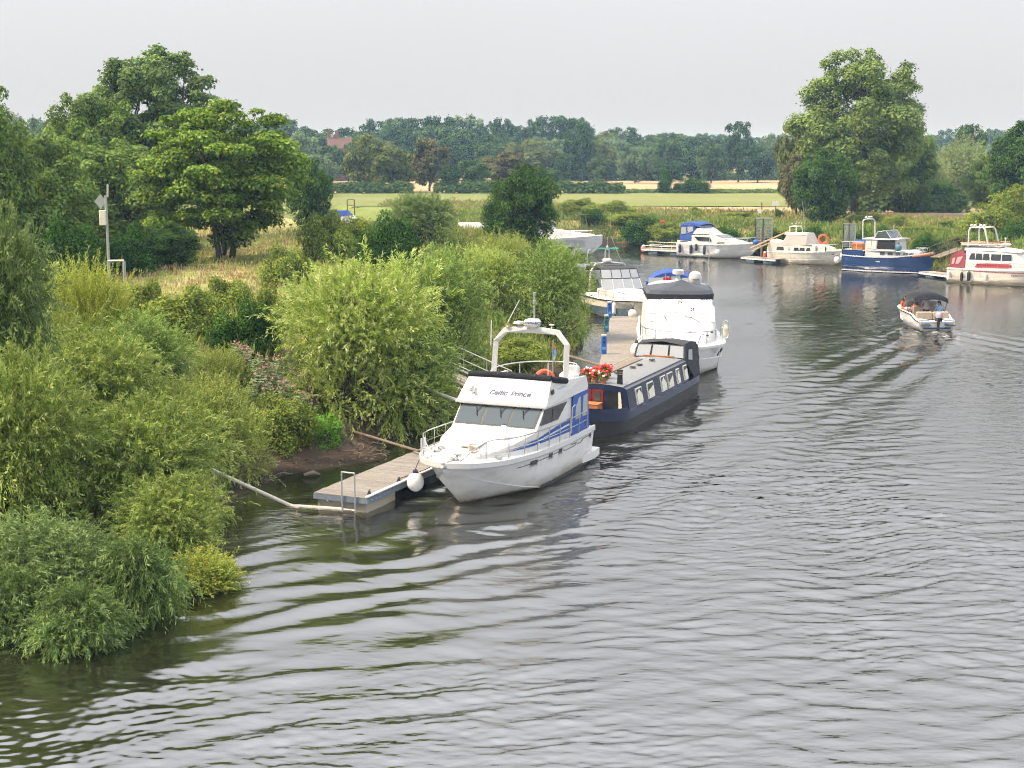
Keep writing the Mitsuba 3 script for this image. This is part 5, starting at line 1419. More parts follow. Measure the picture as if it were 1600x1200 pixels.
# ------------------------------------------------------------------ small boat behind the bushes, express cruiser beyond
at_heading(7.3, 118, .93, -.37)
b = thing('day_boat', 'small white boat with pale guard rails half hidden by the willow on the left', 'boat')
hm, sh = hull_mesh([(-5.5, 1.1, .8, 1.0, -.05, -.3), (-2.5, 1.15, .85, 1.0, .0, -.3), (-.8, .75, .95, .3, .3, -.1), (.3, .05, 1.05, .02, .7, .6)], 18, .05)
part(b, 'hull', hm, 'white_trim', None, 25)
part(b, 'hoop_rail', [tube(smoothline([(x, -.95, .85), (x + .1, -.9, 2.1), (x + .0, -.4, 2.55), (x - .1, .5, 2.6), (x - .5, .95, 2.2)], 4), .045, 5) for x in (-.9, -2.1)], 'white_trim')
part(b, 'cuddy', [box((-1.6, 0, 1.1), (1.8, 1.5, .6), 0, .15), box((-.6, 0, 1.45), (.5, .5, .3), 0, .06)], 'white_trim')
CUR[0] = np.eye(4)
at_heading(9.0, 150.0, .97, -.24)
b = thing('express_cruiser', 'white express cruiser with a raked radar arch and long pointed bow at the river bend', 'boat')
st = [(-9.5, 1.5, 1.6, 1.4, .05, -.3), (-5, 1.7, 1.7, 1.5, .05, -.4), (-2.5, 1.5, 1.85, 1.0, .35, -.3), (-.8, .85, 1.95, .35, .8, .0), (.5, .05, 2.05, .02, 1.4, 1.2)]
hm, sh = hull_mesh(st, 24, .05, .1)
part(b, 'hull', hm, 'gelcoat', None, 25)
for s in (1, -1):
    part(b, 'hull_band', loft([[(x, s * (np.interp(x, sh[:, 0], sh[:, 1]) + .01 - .10 * (1 - f_)), z) for f_, z in ((.9, 1.45), (.3, .85))] for x in np.linspace(-9.5, -1.2, 12)]), 'galv', None, True)
    part(b, 'hull_bottom_band', loft([[(x, s * (np.interp(x, sh[:, 0], sh[:, 1]) * .93 + .02), z) for z in (.75, .05)] for x in np.linspace(-9.5, -2.4, 10)]), 'navy_paint', None, True)
cm = loft([[(x, -w, 1.6), (x, -w + .2, z), (x, 0, z + .12), (x, w - .2, z), (x, w, 1.6)] for x, w, z in ((-7.5, 1.45, 2.55), (-5.2, 1.45, 2.6), (-3.4, 1.3, 2.4), (-1.5, .8, 2.12), (-.3, .3, 2.02))], close=True, cap0=True, cap1=True); cm.fix_normals()
part(b, 'foredeck', cm, 'white_trim', None, 35)
part(b, 'windscreen', [plate([(-4.6, s * 1.25, 2.62), (-6.4, s * 1.4, 2.6), (-6.6, s * 1.35, 3.1), (-5.4, s * 1.2, 3.15)], .02) for s in (1, -1)] + [plate([(-4.6, -1.25, 2.62), (-4.6, 1.25, 2.62), (-5.4, 1.2, 3.15), (-5.4, -1.2, 3.15)], .02)], 'grey_glass', None, False)
for s in (1, -1): part(b, 'radar_arch', tube([(-6.6, s * 1.4, 2.3), (-7.9, s * 1.35, 3.85), (-7.4, s * 1.1, 4.0), (-5.2, s * 1.2, 3.3)], .09, 5), 'white_trim')
part(b, 'arch_top', [tube([(-7.9, -1.35, 3.9), (-7.9, 1.35, 3.9)], .10, 5), tube([(-7.4, 1.2, 4.0), (-5.6, 1.15, 3.85), (-4.7, 1.2, 3.1)], .06, 5)], 'white_trim')
part(b, 'radar', [lathe([(0, 0), (.3, 0), (.3, .2), (0, .26)], 12, (-7.1, .2, 4.0)), box((-6.2, 0, 4.05), (.4, .4, .12), 0, .04)], 'white_trim')
rails(b, sh, [-3.6, -2.6, -1.6, -.6], .55, .12, .02, mid=False)
CUR[0] = np.eye(4)


# ------------------------------------------------------------------ right bank: white cruiser with blue hood
def mid_heading(u0, v0, u1, v1, f, L, sc=(1, 1, 1)):
    """Origin at the middle of the surveyed waterline."""
    a, c = G(u0, v0)[:2], G(u1, v1)[:2]
    m = (a + c) / 2
    f = np.array(f) / np.linalg.norm(f)
    o = m - f * L / 2
    at_heading(o[0], o[1], f[0], f[1])
    CUR[0] = CUR[0] @ np.diag([*sc, 1.0])


def trunk(b, rows, mat_, name='cabin', ang=30):
    """Cabin loft from rows (x, half width at base, half width at top, z base, z top)."""
    cm = loft([[(x, -wb, zb), (x, -wt, zt - .08), (x, -wt + .12, zt), (x, 0, zt + .04), (x, wt - .12, zt), (x, wt, zt - .08), (x, wb, zb)] for x, wb, wt, zb, zt in rows], close=True, cap0=True, cap1=True)
    cm.fix_normals()
    return part(b, name, cm, mat_, None, ang)


mid_heading(1073, 401, 1161, 403.5, (.76, -.65), 7.5, (1.13, 1.08, 1.0))
b = thing('hooded_cruiser', 'white cruiser with a blue hood and a row of dark fenders, right bank', 'boat')
st = [(0, 1.40, 1.35, 1.28, -.05, -.3), (2, 1.5, 1.38, 1.35, -.03, -.4), (4, 1.42, 1.46, 1.05, .12, -.4), (5.6, 1.1, 1.55, .5, .5, -.2), (6.7, .65, 1.62, .15, .85, .1), (7.7, .04, 1.72, .02, 1.25, 1.1)]
hm, sh = hull_mesh(st, 26, .04, .08)
part(b, 'hull', hm, 'gelcoat', None, 24)
for l in both(sh + [0, 0, -.05]): part(b, 'rub_rail', strip(l, .05, .07), 'old_white', None, 40)
for s in (1, -1): part(b, 'boot_stripe', strip(np.array([(x, s * (hull_y(st, x, .1, .08) + .012), .06) for x in np.linspace(.05, 3.8, 8)]), .02, .10), 'black_hull')
trunk(b, [(1.6, 1.32, 1.25, 1.2, 2.35), (3.2, 1.32, 1.2, 1.2, 2.4), (3.9, 1.25, 1.1, 1.25, 2.35), (5.0, 1.05, .95, 1.4, 1.92), (6.6, .5, .38, 1.5, 1.75)], 'white_trim')
part(b, 'aft_deck', box((.9, 0, 1.5), (1.8, 2.6, .36), 0, .08), 'white_trim')
fs = lambda y, t: np.array([4.98 - 1.06 * t, y, 1.97 + .40 * t])
pane_set(b, (fs(-.92, 0), fs(.92, 0), fs(1.04, 1), fs(-1.04, 1)), 3, 'white_trim', 'grey_glass', .06)
for s in (1, -1):
    q = [(3.75, s * 1.31, 1.75), (2.3, s * 1.335, 1.75), (1.9, s * 1.30, 2.12), (3.5, s * 1.27, 2.12)]
    part(b, 'saloon_window', plate(q, .03), 'tinted_glass', None, False)
    part(b, 'hull_vent', plate([(4.2, s * 1.24, 1.52), (5.0, s * 1.12, 1.56), (4.9, s * 1.09, 1.68), (4.3, s * 1.20, 1.64)], .04), 'dark_frame', None, False)
    part(b, 'aft_vent', plate([(.4, s * 1.31, 1.54), (1.2, s * 1.31, 1.54), (1.2, s * 1.305, 1.62), (.4, s * 1.305, 1.62)], .03), 'dark_frame', None, False)
# upper windscreen and hood
us = lambda y, t: np.array([3.35 - .95 * t, y * (1 - .1 * t), 2.42 + .62 * t])
pane_set(b, (us(-1.2, 0), us(1.2, 0), us(1.2, 1), us(-1.2, 1)), 3, 'white_trim', 'clear_vinyl', .06)
for s in (1, -1): part(b, 'side_screen', plate([(3.35, s * 1.2, 2.42), (1.7, s * 1.25, 2.40), (2.05, s * 1.15, 2.95), (2.42, s * 1.1, 3.02)], .03), 'white_trim', None, False)
prof = lambda x, z, w: [(x, -w, z - .30), (x, -w * .93, z - .06), (x, 0, z + .05), (x, w * .93, z - .06), (x, w, z - .30)]
part(b, 'hood', loft([prof(2.42, 3.36, 1.12), prof(1.6, 3.60, 1.16), prof(.9, 3.55, 1.2), prof(.35, 3.46, 1.22), prof(.25, 3.2, 1.24)]), 'canvas_blue', None, 30)
hs = lambda y, t: np.array([2.44 - .55 * t, y, 3.04 + .42 * t])
pane_set(b, (hs(-1.05, 0), hs(1.05, 0), hs(1.0, 1), hs(-1.0, 1)), 3, 'canvas_blue', 'clear_vinyl', .07, name='hood_window', frame='hood_front')
for s in (1, -1):
    part(b, 'hood_side', plate([(.25, s * 1.25, 1.66), (1.65, s * 1.27, 1.66), (1.9, s * 1.22, 2.4), (1.75, s * 1.17, 3.4), (.35, s * 1.2, 3.25)], .025), 'canvas_blue', None, False)
    part(b, 'hood_window', plate([(.42, s * 1.26, 2.36), (1.0, s * 1.255, 2.36), (.95, s * 1.22, 3.08), (.42, s * 1.225, 3.06)], .02), 'clear_vinyl', None, False)
    part(b, 'hood_window', plate([(1.15, s * 1.26, 2.46), (1.72, s * 1.24, 2.70), (1.66, s * 1.2, 3.12), (1.08, s * 1.225, 3.1)], .02), 'clear_vinyl', None, False)
rails(b, sh, [4.6, 5.4, 6.2, 6.9], .5, .08, .02, front=[(7.5, .08, 2.22)], mid=False)
for k, (x, z, L, m_) in enumerate(((.55, .85, .85, 'fender_navy'), (1.75, .82, .85, 'fender_navy'), (2.3, 1.05, .7, 'dark_frame'), (3.2, .80, .88, 'fender_navy'))):
    sausage_fender('hull_fender', ['dark navy fender nearest the stern on the blue-hooded cruiser', 'second navy fender from the stern on the blue-hooded cruiser', 'shorter black fender on the blue-hooded cruiser, hung higher than its neighbours', 'navy fender nearest the bow on the blue-hooded cruiser'][k], (x, -1.62, z), .13, L, m_, (x, -1.5, 1.42), 'fenders along the blue-hooded cruiser')
ball_fender('ball_fender', 'white pear-shaped fender hanging amidships on the blue-hooded cruiser', (4.55, -1.58, .72), .22, 'fender_white', (4.55, -1.3, 1.5))
ball_fender('ball_fender', 'blue ball fender at the bow of the blue-hooded cruiser', (7.65, -.2, 1.75), .26, 'fender_blue')
CUR[0] = np.eye(4)

# ------------------------------------------------------------------ cream cabin cruiser under pale covers
mid_heading(1207, 409, 1305, 414.5, (.80, -.60), 6.6)
b = thing('cabin_cruiser', 'weathered cream cabin cruiser with pale canvas covers and a radar frame, right bank', 'boat')
st = [(0, 1.25, 1.12, 1.12, -.02, -.3), (2, 1.36, 1.16, 1.22, -.02, -.4), (4.2, 1.25, 1.24, .95, .10, -.4), (5.6, .9, 1.34, .45, .42, -.2), (6.6, .5, 1.42, .15, .75, .1), (7.5, .04, 1.52, .02, 1.1, .95)]
hm, sh = hull_mesh(st, 26, .04, .05)
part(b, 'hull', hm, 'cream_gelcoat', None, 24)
for l in both(sh + [0, 0, -.05]): part(b, 'rub_rail', strip(l, .06, .10), 'old_white', None, 40)
for s in (1, -1):
    part(b, 'strake', strip(np.array([(x, s * (hull_y(st, x, .5, .05) + .015), .42 + .05 * max(x - 3, 0)) for x in np.linspace(.1, 6.2, 12)]), .03, .05), 'old_white')
    part(b, 'name_lettering', text_on('Tabitha', .19, (5.05, s * (hull_y(st, 5.5, .98, .05) + .06), .90), (1, s * -.30, .05) if s < 0 else (-1, .3, -.05), (0, s, 0), slant=.2) if s < 0 else text_on('Tabitha', .19, (5.95, hull_y(st, 5.95, .98, .05) + .06, .94), (-1, .36, -.05), (0, 1, 0), slant=.2), 'print_dark', None, False)
trunk(b, [(.9, 1.12, 1.02, 1.05, 1.72), (3.2, 1.12, 1.0, 1.1, 1.92), (5.4, .85, .72, 1.25, 1.86), (6.5, .4, .3, 1.35, 1.62)], 'cream_gelcoat')
for s in (1, -1):
    for x0, x1 in ((.95, 1.75), (2.75, 3.30), (3.34, 3.90), (4.0, 4.45)):
        sy = lambda x, z: s * (np.interp(x, [.9, 3.2, 5.4], [1.12, 1.12, .85]) + .02 - .10 * (z - 1.1) / .75)
        part(b, 'cabin_window', plate([(x0, sy(x0, 1.28), 1.28), (x1, sy(x1, 1.28), 1.28), (x1 - .08, sy(x1, 1.58), 1.58), (x0 + .06, sy(x0, 1.58), 1.58)], .03), 'tinted_glass', None, False)
    part(b, 'handhold', tube(smoothline([(2.2, s * 1.13, 1.45), (2.28, s * 1.15, 1.62), (2.36, s * 1.13, 1.45), (2.28, s * 1.15, 1.28), (2.2, s * 1.13, 1.45)], 4), .02, 4), 'dark_frame')
    for x in (5.0, 6.0): part(b, 'deck_fender', lathe([(0, 0), (.06, 0), (.06, .5), (0, .5)], 8, (x, s * .95, 1.32)), 'rubber')
cv = [(1.6, 1.02, .98, 1.70, 2.28), (1.9, 1.05, .98, 1.78, 2.82), (4.0, 1.0, .92, 1.85, 2.86), (4.5, .95, .6, 1.88, 1.98)]
trunk(b, cv, 'canvas_pale', 'wheelhouse_cover', 20)
trunk(b, [(1.7, 1.0, .95, 2.80, 2.95), (3.9, .98, .92, 2.82, 2.97)], 'cream_gelcoat', 'wheelhouse_roof')
trunk(b, [(-.1, 1.1, .8, 1.1, 1.95), (.2, 1.12, .95, 1.1, 2.22), (1.0, 1.12, .98, 1.1, 2.02), (1.62, 1.08, 1.0, 1.2, 2.25)], 'canvas_pale', 'cockpit_cover', 20)
part(b, 'radar_frame', tube([(2.1, -.7, 2.92), (2.1, -.7, 3.55), (2.1, .7, 3.60), (2.1, .7, 2.92)], .05, 5), 'old_white')
part(b, 'radar_frame', tube([(2.1, -.7, 3.55), (3.3, -.6, 3.62), (3.4, -.55, 2.95)], .045, 5), 'old_white')
for k, (x, z) in enumerate(((2.3, 3.62), (2.7, 3.66), (3.0, 3.7), (3.25, 3.7))): part(b, 'aerial', [tube([(x, -.62, z - .05), (x, -.62, z + .35 + .1 * (k % 2))], .016, 4), sphere((x, -.62, z + .2), .07, 1)], 'white_trim')
part(b, 'whip_antenna', tube([(3.55, -.4, 2.95), (3.2, -.4, 6.0)], .016, 4), 'white_trim')
part(b, 'bow_lamp', [lathe([(0, 0), (.12, 0), (.10, .06), (0, .08)], 12, (6.55, -.52, 1.0))], 'dark_frame')
rails(b, sh, [5.2, 6.0, 6.8], .55, .08, .018, mid=False)
sausage_fender('hull_fender', 'faded pink fender at the stern of the cream cabin cruiser', (-.25, -1.2, .75), .17, .6, 'fender_pink', (-.1, -1.1, 1.2), None, 'fender_white')
ball_fender('ball_fender', 'white ball fender at the bow of the cream cabin cruiser', (7.55, -.45, .95), .27, 'fender_white', (7.3, -.3, 1.5))
CUR[0] = np.eye(4)

# ------------------------------------------------------------------ dark blue steel cruiser
mid_heading(1330, 421, 1441, 428.5, (.76, -.65), 7.4)
b = thing('steel_cruiser', 'dark blue steel cruiser with white wheelhouse, blue window covers and a brown bowsprit fender', 'boat')
st = [(0, 1.45, 1.42, 1.3, .02, -.3), (2, 1.55, 1.36, 1.42, .02, -.5), (4.5, 1.5, 1.40, 1.2, .06, -.5), (6.2, 1.15, 1.58, .7, .15, -.4), (7.3, .65, 1.75, .22, .4, -.1), (8.1, .06, 1.92, .03, .9, .7)]
hm, sh = hull_mesh(st, 28, .04, .06)
part(b, 'hull', hm, 'blue_hull', None, 28)
for s in (1, -1):
    part(b, 'boot_stripe', strip(np.array([(x, s * (hull_y(st, x, .14, .06) + .012), .12) for x in np.linspace(.02, 6.9, 16)]), .02, .10), 'label_white')
    part(b, 'rubbing_band', strip(np.array([(x, s * (hull_y(st, x, .32, .06) + .02), .33) for x in np.linspace(.02, 2.3, 6)]), .04, .08), 'navy_paint')
    part(b, 'gunwale', strip((sh + [0, .0, .02]) * [1, s, 1], .09, .09), 'label_white', None, 40)
    part(b, 'hull_plate', plate([(3.4, s * (hull_y(st, 3.4, .95) + .02), .95), (3.8, s * (hull_y(st, 3.8, .95) + .02), .95), (3.8, s * (hull_y(st, 3.8, 1.05) + .02), 1.05), (3.4, s * (hull_y(st, 3.4, 1.05) + .02), 1.05)], .02), 'label_white', None, False)
    part(b, 'bow_rope_fender', tube(sh[sh[:, 0] > 6.3] * [1, s, 1] + [.02, s * .06, -.10], [.06 + .012 * k for k in range((sh[:, 0] > 6.3).sum())], 8), 'varnish')
trunk(b, [(2.2, 1.30, 1.25, 1.2, 1.98), (6.4, .85, .75, 1.4, 2.02), (7.0, .5, .42, 1.5, 1.9)], 'white_trim', 'trunk_cabin')
trunk(b, [(2.2, 1.28, 1.2, 1.9, 2.95), (4.6, 1.22, 1.1, 1.95, 2.98), (5.05, 1.15, 1.0, 1.95, 2.9)], 'white_trim', 'wheelhouse')
trunk(b, [(2.0, 1.36, 1.32, 2.93, 3.02), (5.3, 1.25, 1.15, 2.96, 3.05)], 'white_trim', 'wheelhouse_roof')
for s in (1, -1):
    part(b, 'window_cover', plate([(3.35, s * 1.265, 2.12), (5.0, s * 1.19, 2.12), (4.98, s * 1.10, 2.88), (3.35, s * 1.205, 2.88)], .03), 'canvas_navy', 'navy blue canvas window cover', False)
    for x0, x1 in ((2.32, 2.75), (2.85, 3.28)): part(b, 'wheelhouse_window', plate([(x0, s * 1.29, 2.1), (x1, s * 1.285, 2.1), (x1, s * 1.22, 2.82), (x0 - .02, s * 1.225, 2.82)], .03), 'curtain', None, False)
    for k, x in enumerate((3.6, 4.3, 5.0, 5.7, 6.2)):
        yy = s * (np.interp(x + .2, [2.2, 6.4], [1.30, .85]) - .02)
        part(b, 'porthole', plate([(x, yy + s * .03, 1.60), (x + .42, yy - s * .02, 1.62), (x + .42, yy - s * .05, 1.84), (x, yy, 1.82)], .04), 'dark_frame' if k < 2 else 'grey_glass', None, False)
    for x in (.25, .85, 1.45): part(b, 'aft_window', plate([(x, s * 1.43, 1.50), (x + .42, s * 1.44, 1.50), (x + .42, s * 1.43, 1.84), (x, s * 1.42, 1.84)], .04), 'label_white', None, False)
    part(b, 'bulwark', loft([[(x, s * (np.interp(x, sh[:, 0], sh[:, 1]) - .02), z) for z in (1.36, 1.95)] for x in np.linspace(0, 2.15, 5)]), 'blue_hull', None, True)
    part(b, 'stern_rail', tube([(0, s * 1.3, 1.95), (0, s * 1.3, 2.65), (2.1, s * 1.35, 2.65)], .03, 5), 'white_trim')
    for x in (.7, 1.4): part(b, 'stanchion', tube([(x, s * 1.33, 1.95), (x, s * 1.33, 2.65)], .025, 5), 'white_trim')
part(b, 'aft_deck', box((1.1, 0, 1.9), (2.2, 2.6, .08)), 'white_trim')
part(b, 'deck_locker', box((1.3, -.7, 2.25), (1.1, .8, .6), 0, .05), 'orange_wood')
part(b, 'deck_cover', box((1.1, .3, 2.5), (1.2, .9, .5), 0, .15), 'canvas_blue')
for y0, y1 in ((-1.05, -.38), (-.33, .33), (.38, 1.05)): part(b, 'flying_screen', plate([(4.6, y0, 3.05), (4.6, y1, 3.05), (4.05, y1, 3.72), (4.05, y0, 3.72)], .02), 'grey_glass', None, False)
for s in (1, -1):
    part(b, 'flying_screen', plate([(4.6, s * 1.08, 3.05), (3.0, s * 1.12, 3.05), (3.3, s * 1.1, 3.6), (4.05, s * 1.08, 3.72)], .02), 'grey_glass', None, False)
    part(b, 'screen_frame', tube([(3.0, s * 1.12, 3.05), (3.3, s * 1.1, 3.62), (4.05, s * 1.08, 3.74), (4.6, s * 1.08, 3.05)], .03, 5), 'white_trim')
part(b, 'screen_frame', tube([(4.05, -1.08, 3.74), (4.05, 1.08, 3.74)], .03, 5), 'white_trim')
arch = radar_arch(b, 1.9, 1.2, 2.9, 4.5, 4.7, -.1, .07)
for k, y in enumerate((-.5, .1, .5)): part(b, 'aerial', [tube([arch + [0, y, 0], arch + [0, y, .25 + .2 * (k == 0)]], .02, 4), lathe([(0, 0), (.14, 0), (.10, .08), (0, .1)], 10, arch + [0, y, .12])], 'white_trim')
part(b, 'mast', tube([(4.3, .1, 3.0), (4.2, .1, 4.2)], .05, 6), 'galv')
rails(b, sh, [5.2, 6.0, 6.8, 7.5], .5, .08, .022, mid=False)
for k in range(4): part(b, 'fender_rack', tube([(6.9 + .18 * k, -.55 + .12 * k, 2.15) + .2 * np.array([math.cos(t), 0, math.sin(t)]) for t in np.linspace(0, 6.28, 12)], .02, 4), 'white_trim')
part(b, 'boat_hook', tube([(4.6, -1.15, 2.1), (5.6, -1.0, 4.2)], .025, 4), 'light_wood')
ball_fender('ball_fender', 'teal-blue ball fender lying on the foredeck of the dark blue cruiser', (5.3, -1.05, 2.28), .30, 'fender_teal', None, None, 'fender_navy')
ball_fender('ball_fender', 'white ball fender between the cream cruiser and the dark blue cruiser', (-.5, -1.35, .95), .27, 'fender_white', (.0, -1.3, 1.5))
CUR[0] = np.eye(4)

# ------------------------------------------------------------------ red and white cruiser at the right edge
mid_heading(1491, 439, 1600, 446.5, (.76, -.65), 6.0)
b = thing('red_striped_cruiser', 'weathered white cruiser with red stripe, red cockpit hood and lamps on its arch', 'boat')
st = [(0, 1.45, 1.22, 1.32, -.02, -.3), (3, 1.6, 1.25, 1.42, -.02, -.4), (6, 1.5, 1.34, 1.15, .05, -.4), (7.8, 1.0, 1.48, .5, .45, -.2), (9.2, .05, 1.65, .02, 1.0, .8)]
hm, sh = hull_mesh(st, 26, .04, .05)
part(b, 'hull', hm, 'cream_gelcoat', None, 24)
for l in both(sh + [0, 0, -.05]): part(b, 'rub_rail', strip(l, .07, .10), 'old_white', None, 40)
for s in (1, -1):
    part(b, 'hull_stripe', strip(np.array([(x, s * (hull_y(st, x, 1.08, .05) + .012), 1.06) for x in np.linspace(2.3, 8.5, 12)]), .02, .05), 'red_stripe')
    part(b, 'spray_rail', strip(np.array([(x, s * (hull_y(st, x, .5, .05) + .03), .46 + .05 * max(x - 3, 0)) for x in np.linspace(2.4, 8.2, 10)]), .05, .05), 'old_white')
trunk(b, [(1.5, 1.35, 1.32, 1.15, 1.78), (6.5, 1.2, 1.1, 1.25, 1.85), (8.0, .6, .5, 1.4, 1.66)], 'cream_gelcoat', 'trunk_cabin')
trunk(b, [(1.45, 1.28, 1.15, 1.7, 2.72), (4.4, 1.28, 1.14, 1.75, 2.76), (5.6, 1.16, 1.05, 1.8, 2.66), (6.3, 1.1, .9, 1.8, 1.95)], 'gelcoat', 'saloon')
trunk(b, [(1.3, 1.15, 1.05, 2.70, 2.95), (3.6, 1.2, 1.05, 2.74, 3.02), (5.9, 1.15, .95, 2.66, 2.74)], 'gelcoat', 'saloon_roof')
for s in (1, -1):
    sy = lambda z: s * (1.295 - .13 * (z - 1.75) / .97)
    for k, (x0, x1) in enumerate(((1.75, 2.3), (2.34, 2.9), (2.94, 3.5), (3.6, 4.4), (4.5, 5.25))):
        part(b, 'saloon_window', plate([(x0, sy(1.98), 1.98), (x1, sy(1.98), 1.98), (x1 - (.1 if k < 3 else -.0), sy(2.48), 2.48), (x0 + (.18 if k == 0 else 0), sy(2.48), 2.48)], .035), 'tinted_glass', None, False)
    part(b, 'red_panel', loft([[(x, s * (np.interp(x, [1.5, 6.5, 8.0], [1.36, 1.2, .6]) + .012), z0), (x, s * (np.interp(x, [1.5, 6.5, 8.0], [1.335, 1.12, .52]) + .012), z1)] for x, z0, z1 in ((2.35, 1.36, 1.48), (2.55, 1.36, 1.68), (5, 1.40, 1.70), (7.4, 1.50, 1.74))]), 'red_stripe', 'dark red stripe along the cabin side', False)
    part(b, 'hood_side', plate([(.15, s * 1.34, 1.25), (1.48, s * 1.32, 1.25), (1.5, s * 1.25, 2.3), (1.25, s * 1.15, 2.62), (.75, s * 1.15, 2.58), (.25, s * 1.25, 2.2)], .03), 'canvas_red', None, False)
    for q in ([(.35, 1.55), (.55, 1.55), (.66, 2.36), (.42, 2.2)], [(.68, 1.55), (.98, 1.6), (1.32, 2.35), (.86, 2.42)]):
        part(b, 'hood_window', plate([(x, s * (1.385 - .13 * (z - 1.25)), z) for x, z in q], .03), 'tinted_vinyl', None, False)
part(b, 'cockpit_hood', loft([[(.15, -1.34, 1.25), (.25, -1.25, 2.2), (.25, 1.25, 2.2), (.15, 1.34, 1.25)], [(.2, -1.3, 1.3), (.75, -1.15, 2.58), (.75, 1.15, 2.58), (.2, 1.3, 1.3)], [(1.5, -1.2, 1.5), (1.3, -1.15, 2.64), (1.3, 1.15, 2.64), (1.5, 1.2, 1.5)]]), 'canvas_red', None, False)
part(b, 'flybridge_coaming', [tube([(1.0, s * 1.1, 3.15), (3.6, s * 1.1, 3.2), (4.4, s * .7, 3.2)], .09, 4) for s in (1, -1)] + [tube([(4.4, -.7, 3.2), (4.4, .7, 3.2)], .09, 4), box((2.6, 0, 3.05), (3.2, 2.0, .06))], 'canvas_pale')
part(b, 'teak_rail', [tube([(.9, s * 1.05, 3.30), (4.2, s * 1.05, 3.36)], .04, 5) for s in (1, -1)], 'varnish')
for s in (1, -1): part(b, 'radar_arch', tube([(1.6, s * 1.1, 3.0), (1.55, s * 1.05, 4.3), (1.65, s * .95, 4.5)], .07, 5), 'white_trim')
for s in (1, -1): part(b, 'radar_arch', tube([(3.3, s * 1.1, 3.0), (2.9, s * 1.05, 4.4), (2.75, s * .95, 4.55)], .07, 5), 'white_trim')
part(b, 'arch_top', [box((2.2, 0, 4.55), (1.3, 2.0, .07), 0, .02)], 'white_trim')
for k, (x, y) in enumerate(((1.7, -.9), (2.0, -.9), (2.5, -.9), (2.75, -.85), (2.3, -.5))): part(b, 'arch_lamp', [sphere((x, y, 4.72), .12, 2), tube([(x, y, 4.55), (x, y, 4.72)], .03, 4)], 'label_white')
part(b, 'lamp_mast', [tube([(4.5, -.6, 3.0), (4.45, -.6, 3.7)], .04, 5), sphere((4.45, -.6, 3.75), .08, 1)], 'white_trim')
part(b, 'roof_horn', lathe([(0, 0), (.1, 0), (.12, .12), (0, .15)], 10, (3.6, -.9, 2.86)), 'steel')
rails(b, sh, [1.6, 2.5, 3.4, 4.3, 5.2, 6.1, 7.0], .62, .1, .018, mid=False)
part(b, 'name_lettering', text_on('Tanqueray', .17, (5.35, -hull_y(st, 5.35, .8, .05) - .03, .78), (1, .02, .01), (0, -1, 0), slant=.1), 'print_dark', None, False)
part(b, 'hull_lettering', text_on('Dusk', .15, (.45, -hull_y(st, .5, .4, .05) - .03, .36), (1, -.02, 0), (0, -1, 0)), 'buoy_orange', None, False) if False else None
for k, x in enumerate((.25, 2.0)): sausage_fender('hull_fender', ['grimy fender at the stern corner of the red-striped cruiser', 'dark wet fender hanging low on the side of the red-striped cruiser'][k], (x, -1.62 - .06 * k, .62), .14, .75, ['old_white', 'rubber'][k], (x, -1.55, 1.25), 'fenders of the red-striped cruiser')
for k, x in enumerate((1.4, 3.4)): sausage_fender('hull_fender', ['slim dark fender left of the hanging rope on the red-striped cruiser', 'cream fender amidships on the red-striped cruiser'][k], (x, -1.68, .55), .12, .7, ['rubber', 'cream_gelcoat'][k], (x, -1.58, 1.25), 'fenders of the red-striped cruiser')
CUR[0] = np.eye(4)

# ------------------------------------------------------------------ two craft glimpsed over the bushes, round the bend
for nm, u, yy, lb, top_m, fx in (('moored_boat', 545, 191, 'white boat with a blue cover glimpsed over the bushes right of the maple', 'canvas_blue', (.9, -.3)), ('moored_boat', 752, 157, 'white boat roof just showing above the pale willows left of the express cruiser', 'white_trim', (.95, -.2))):
    p = AT(u, 345, yy)
    at_heading(p[0] - 3 * fx[0], p[1], *fx)
    b = thing(nm, lb, 'boat')
    st = [(0, 1.2, 1.2, 1.1, -.02, -.3), (3, 1.3, 1.25, 1.15, .0, -.3), (5.2, .8, 1.4, .3, .4, -.1), (6.3, .04, 1.55, .02, 1.0, .8)]
    hm, sh = hull_mesh(st, 16, .04)
    part(b, 'hull', hm, 'gelcoat', None, 24)
    trunk(b, [(.6, 1.1, 1.0, 1.1, 2.3), (3.4, 1.05, .95, 1.15, 2.35), (4.6, .8, .7, 1.2, 1.75)], 'white_trim')
    trunk(b, [(.5, 1.0, .8, 2.3, 3.0), (2.6, .98, .8, 2.3, 3.05), (3.3, .9, .8, 2.3, 2.4)], top_m, 'hood')
CUR[0] = np.eye(4)


# ------------------------------------------------------------------ speedboat under way, with its crew
def ball(c, r, n=10):
    return m3.Manifold.sphere(float(r), n).translate([float(q) for q in c])


def capsule(a, b, ra, rb, n=10):
    return m3.Manifold.batch_hull([ball(a, ra, n), ball(b, rb, n)])


def merge(parts_, length=.03, smooth=6):
    m = m3.Manifold.batch_boolean(parts_, m3.OpType.Add).refine_to_length(length).to_mesh()
    t = trimesh.Trimesh(m.vert_properties[:, :3], m.tri_verts)
    trimesh.smoothing.filter_taubin(t, .5, .52, smooth)
    return t


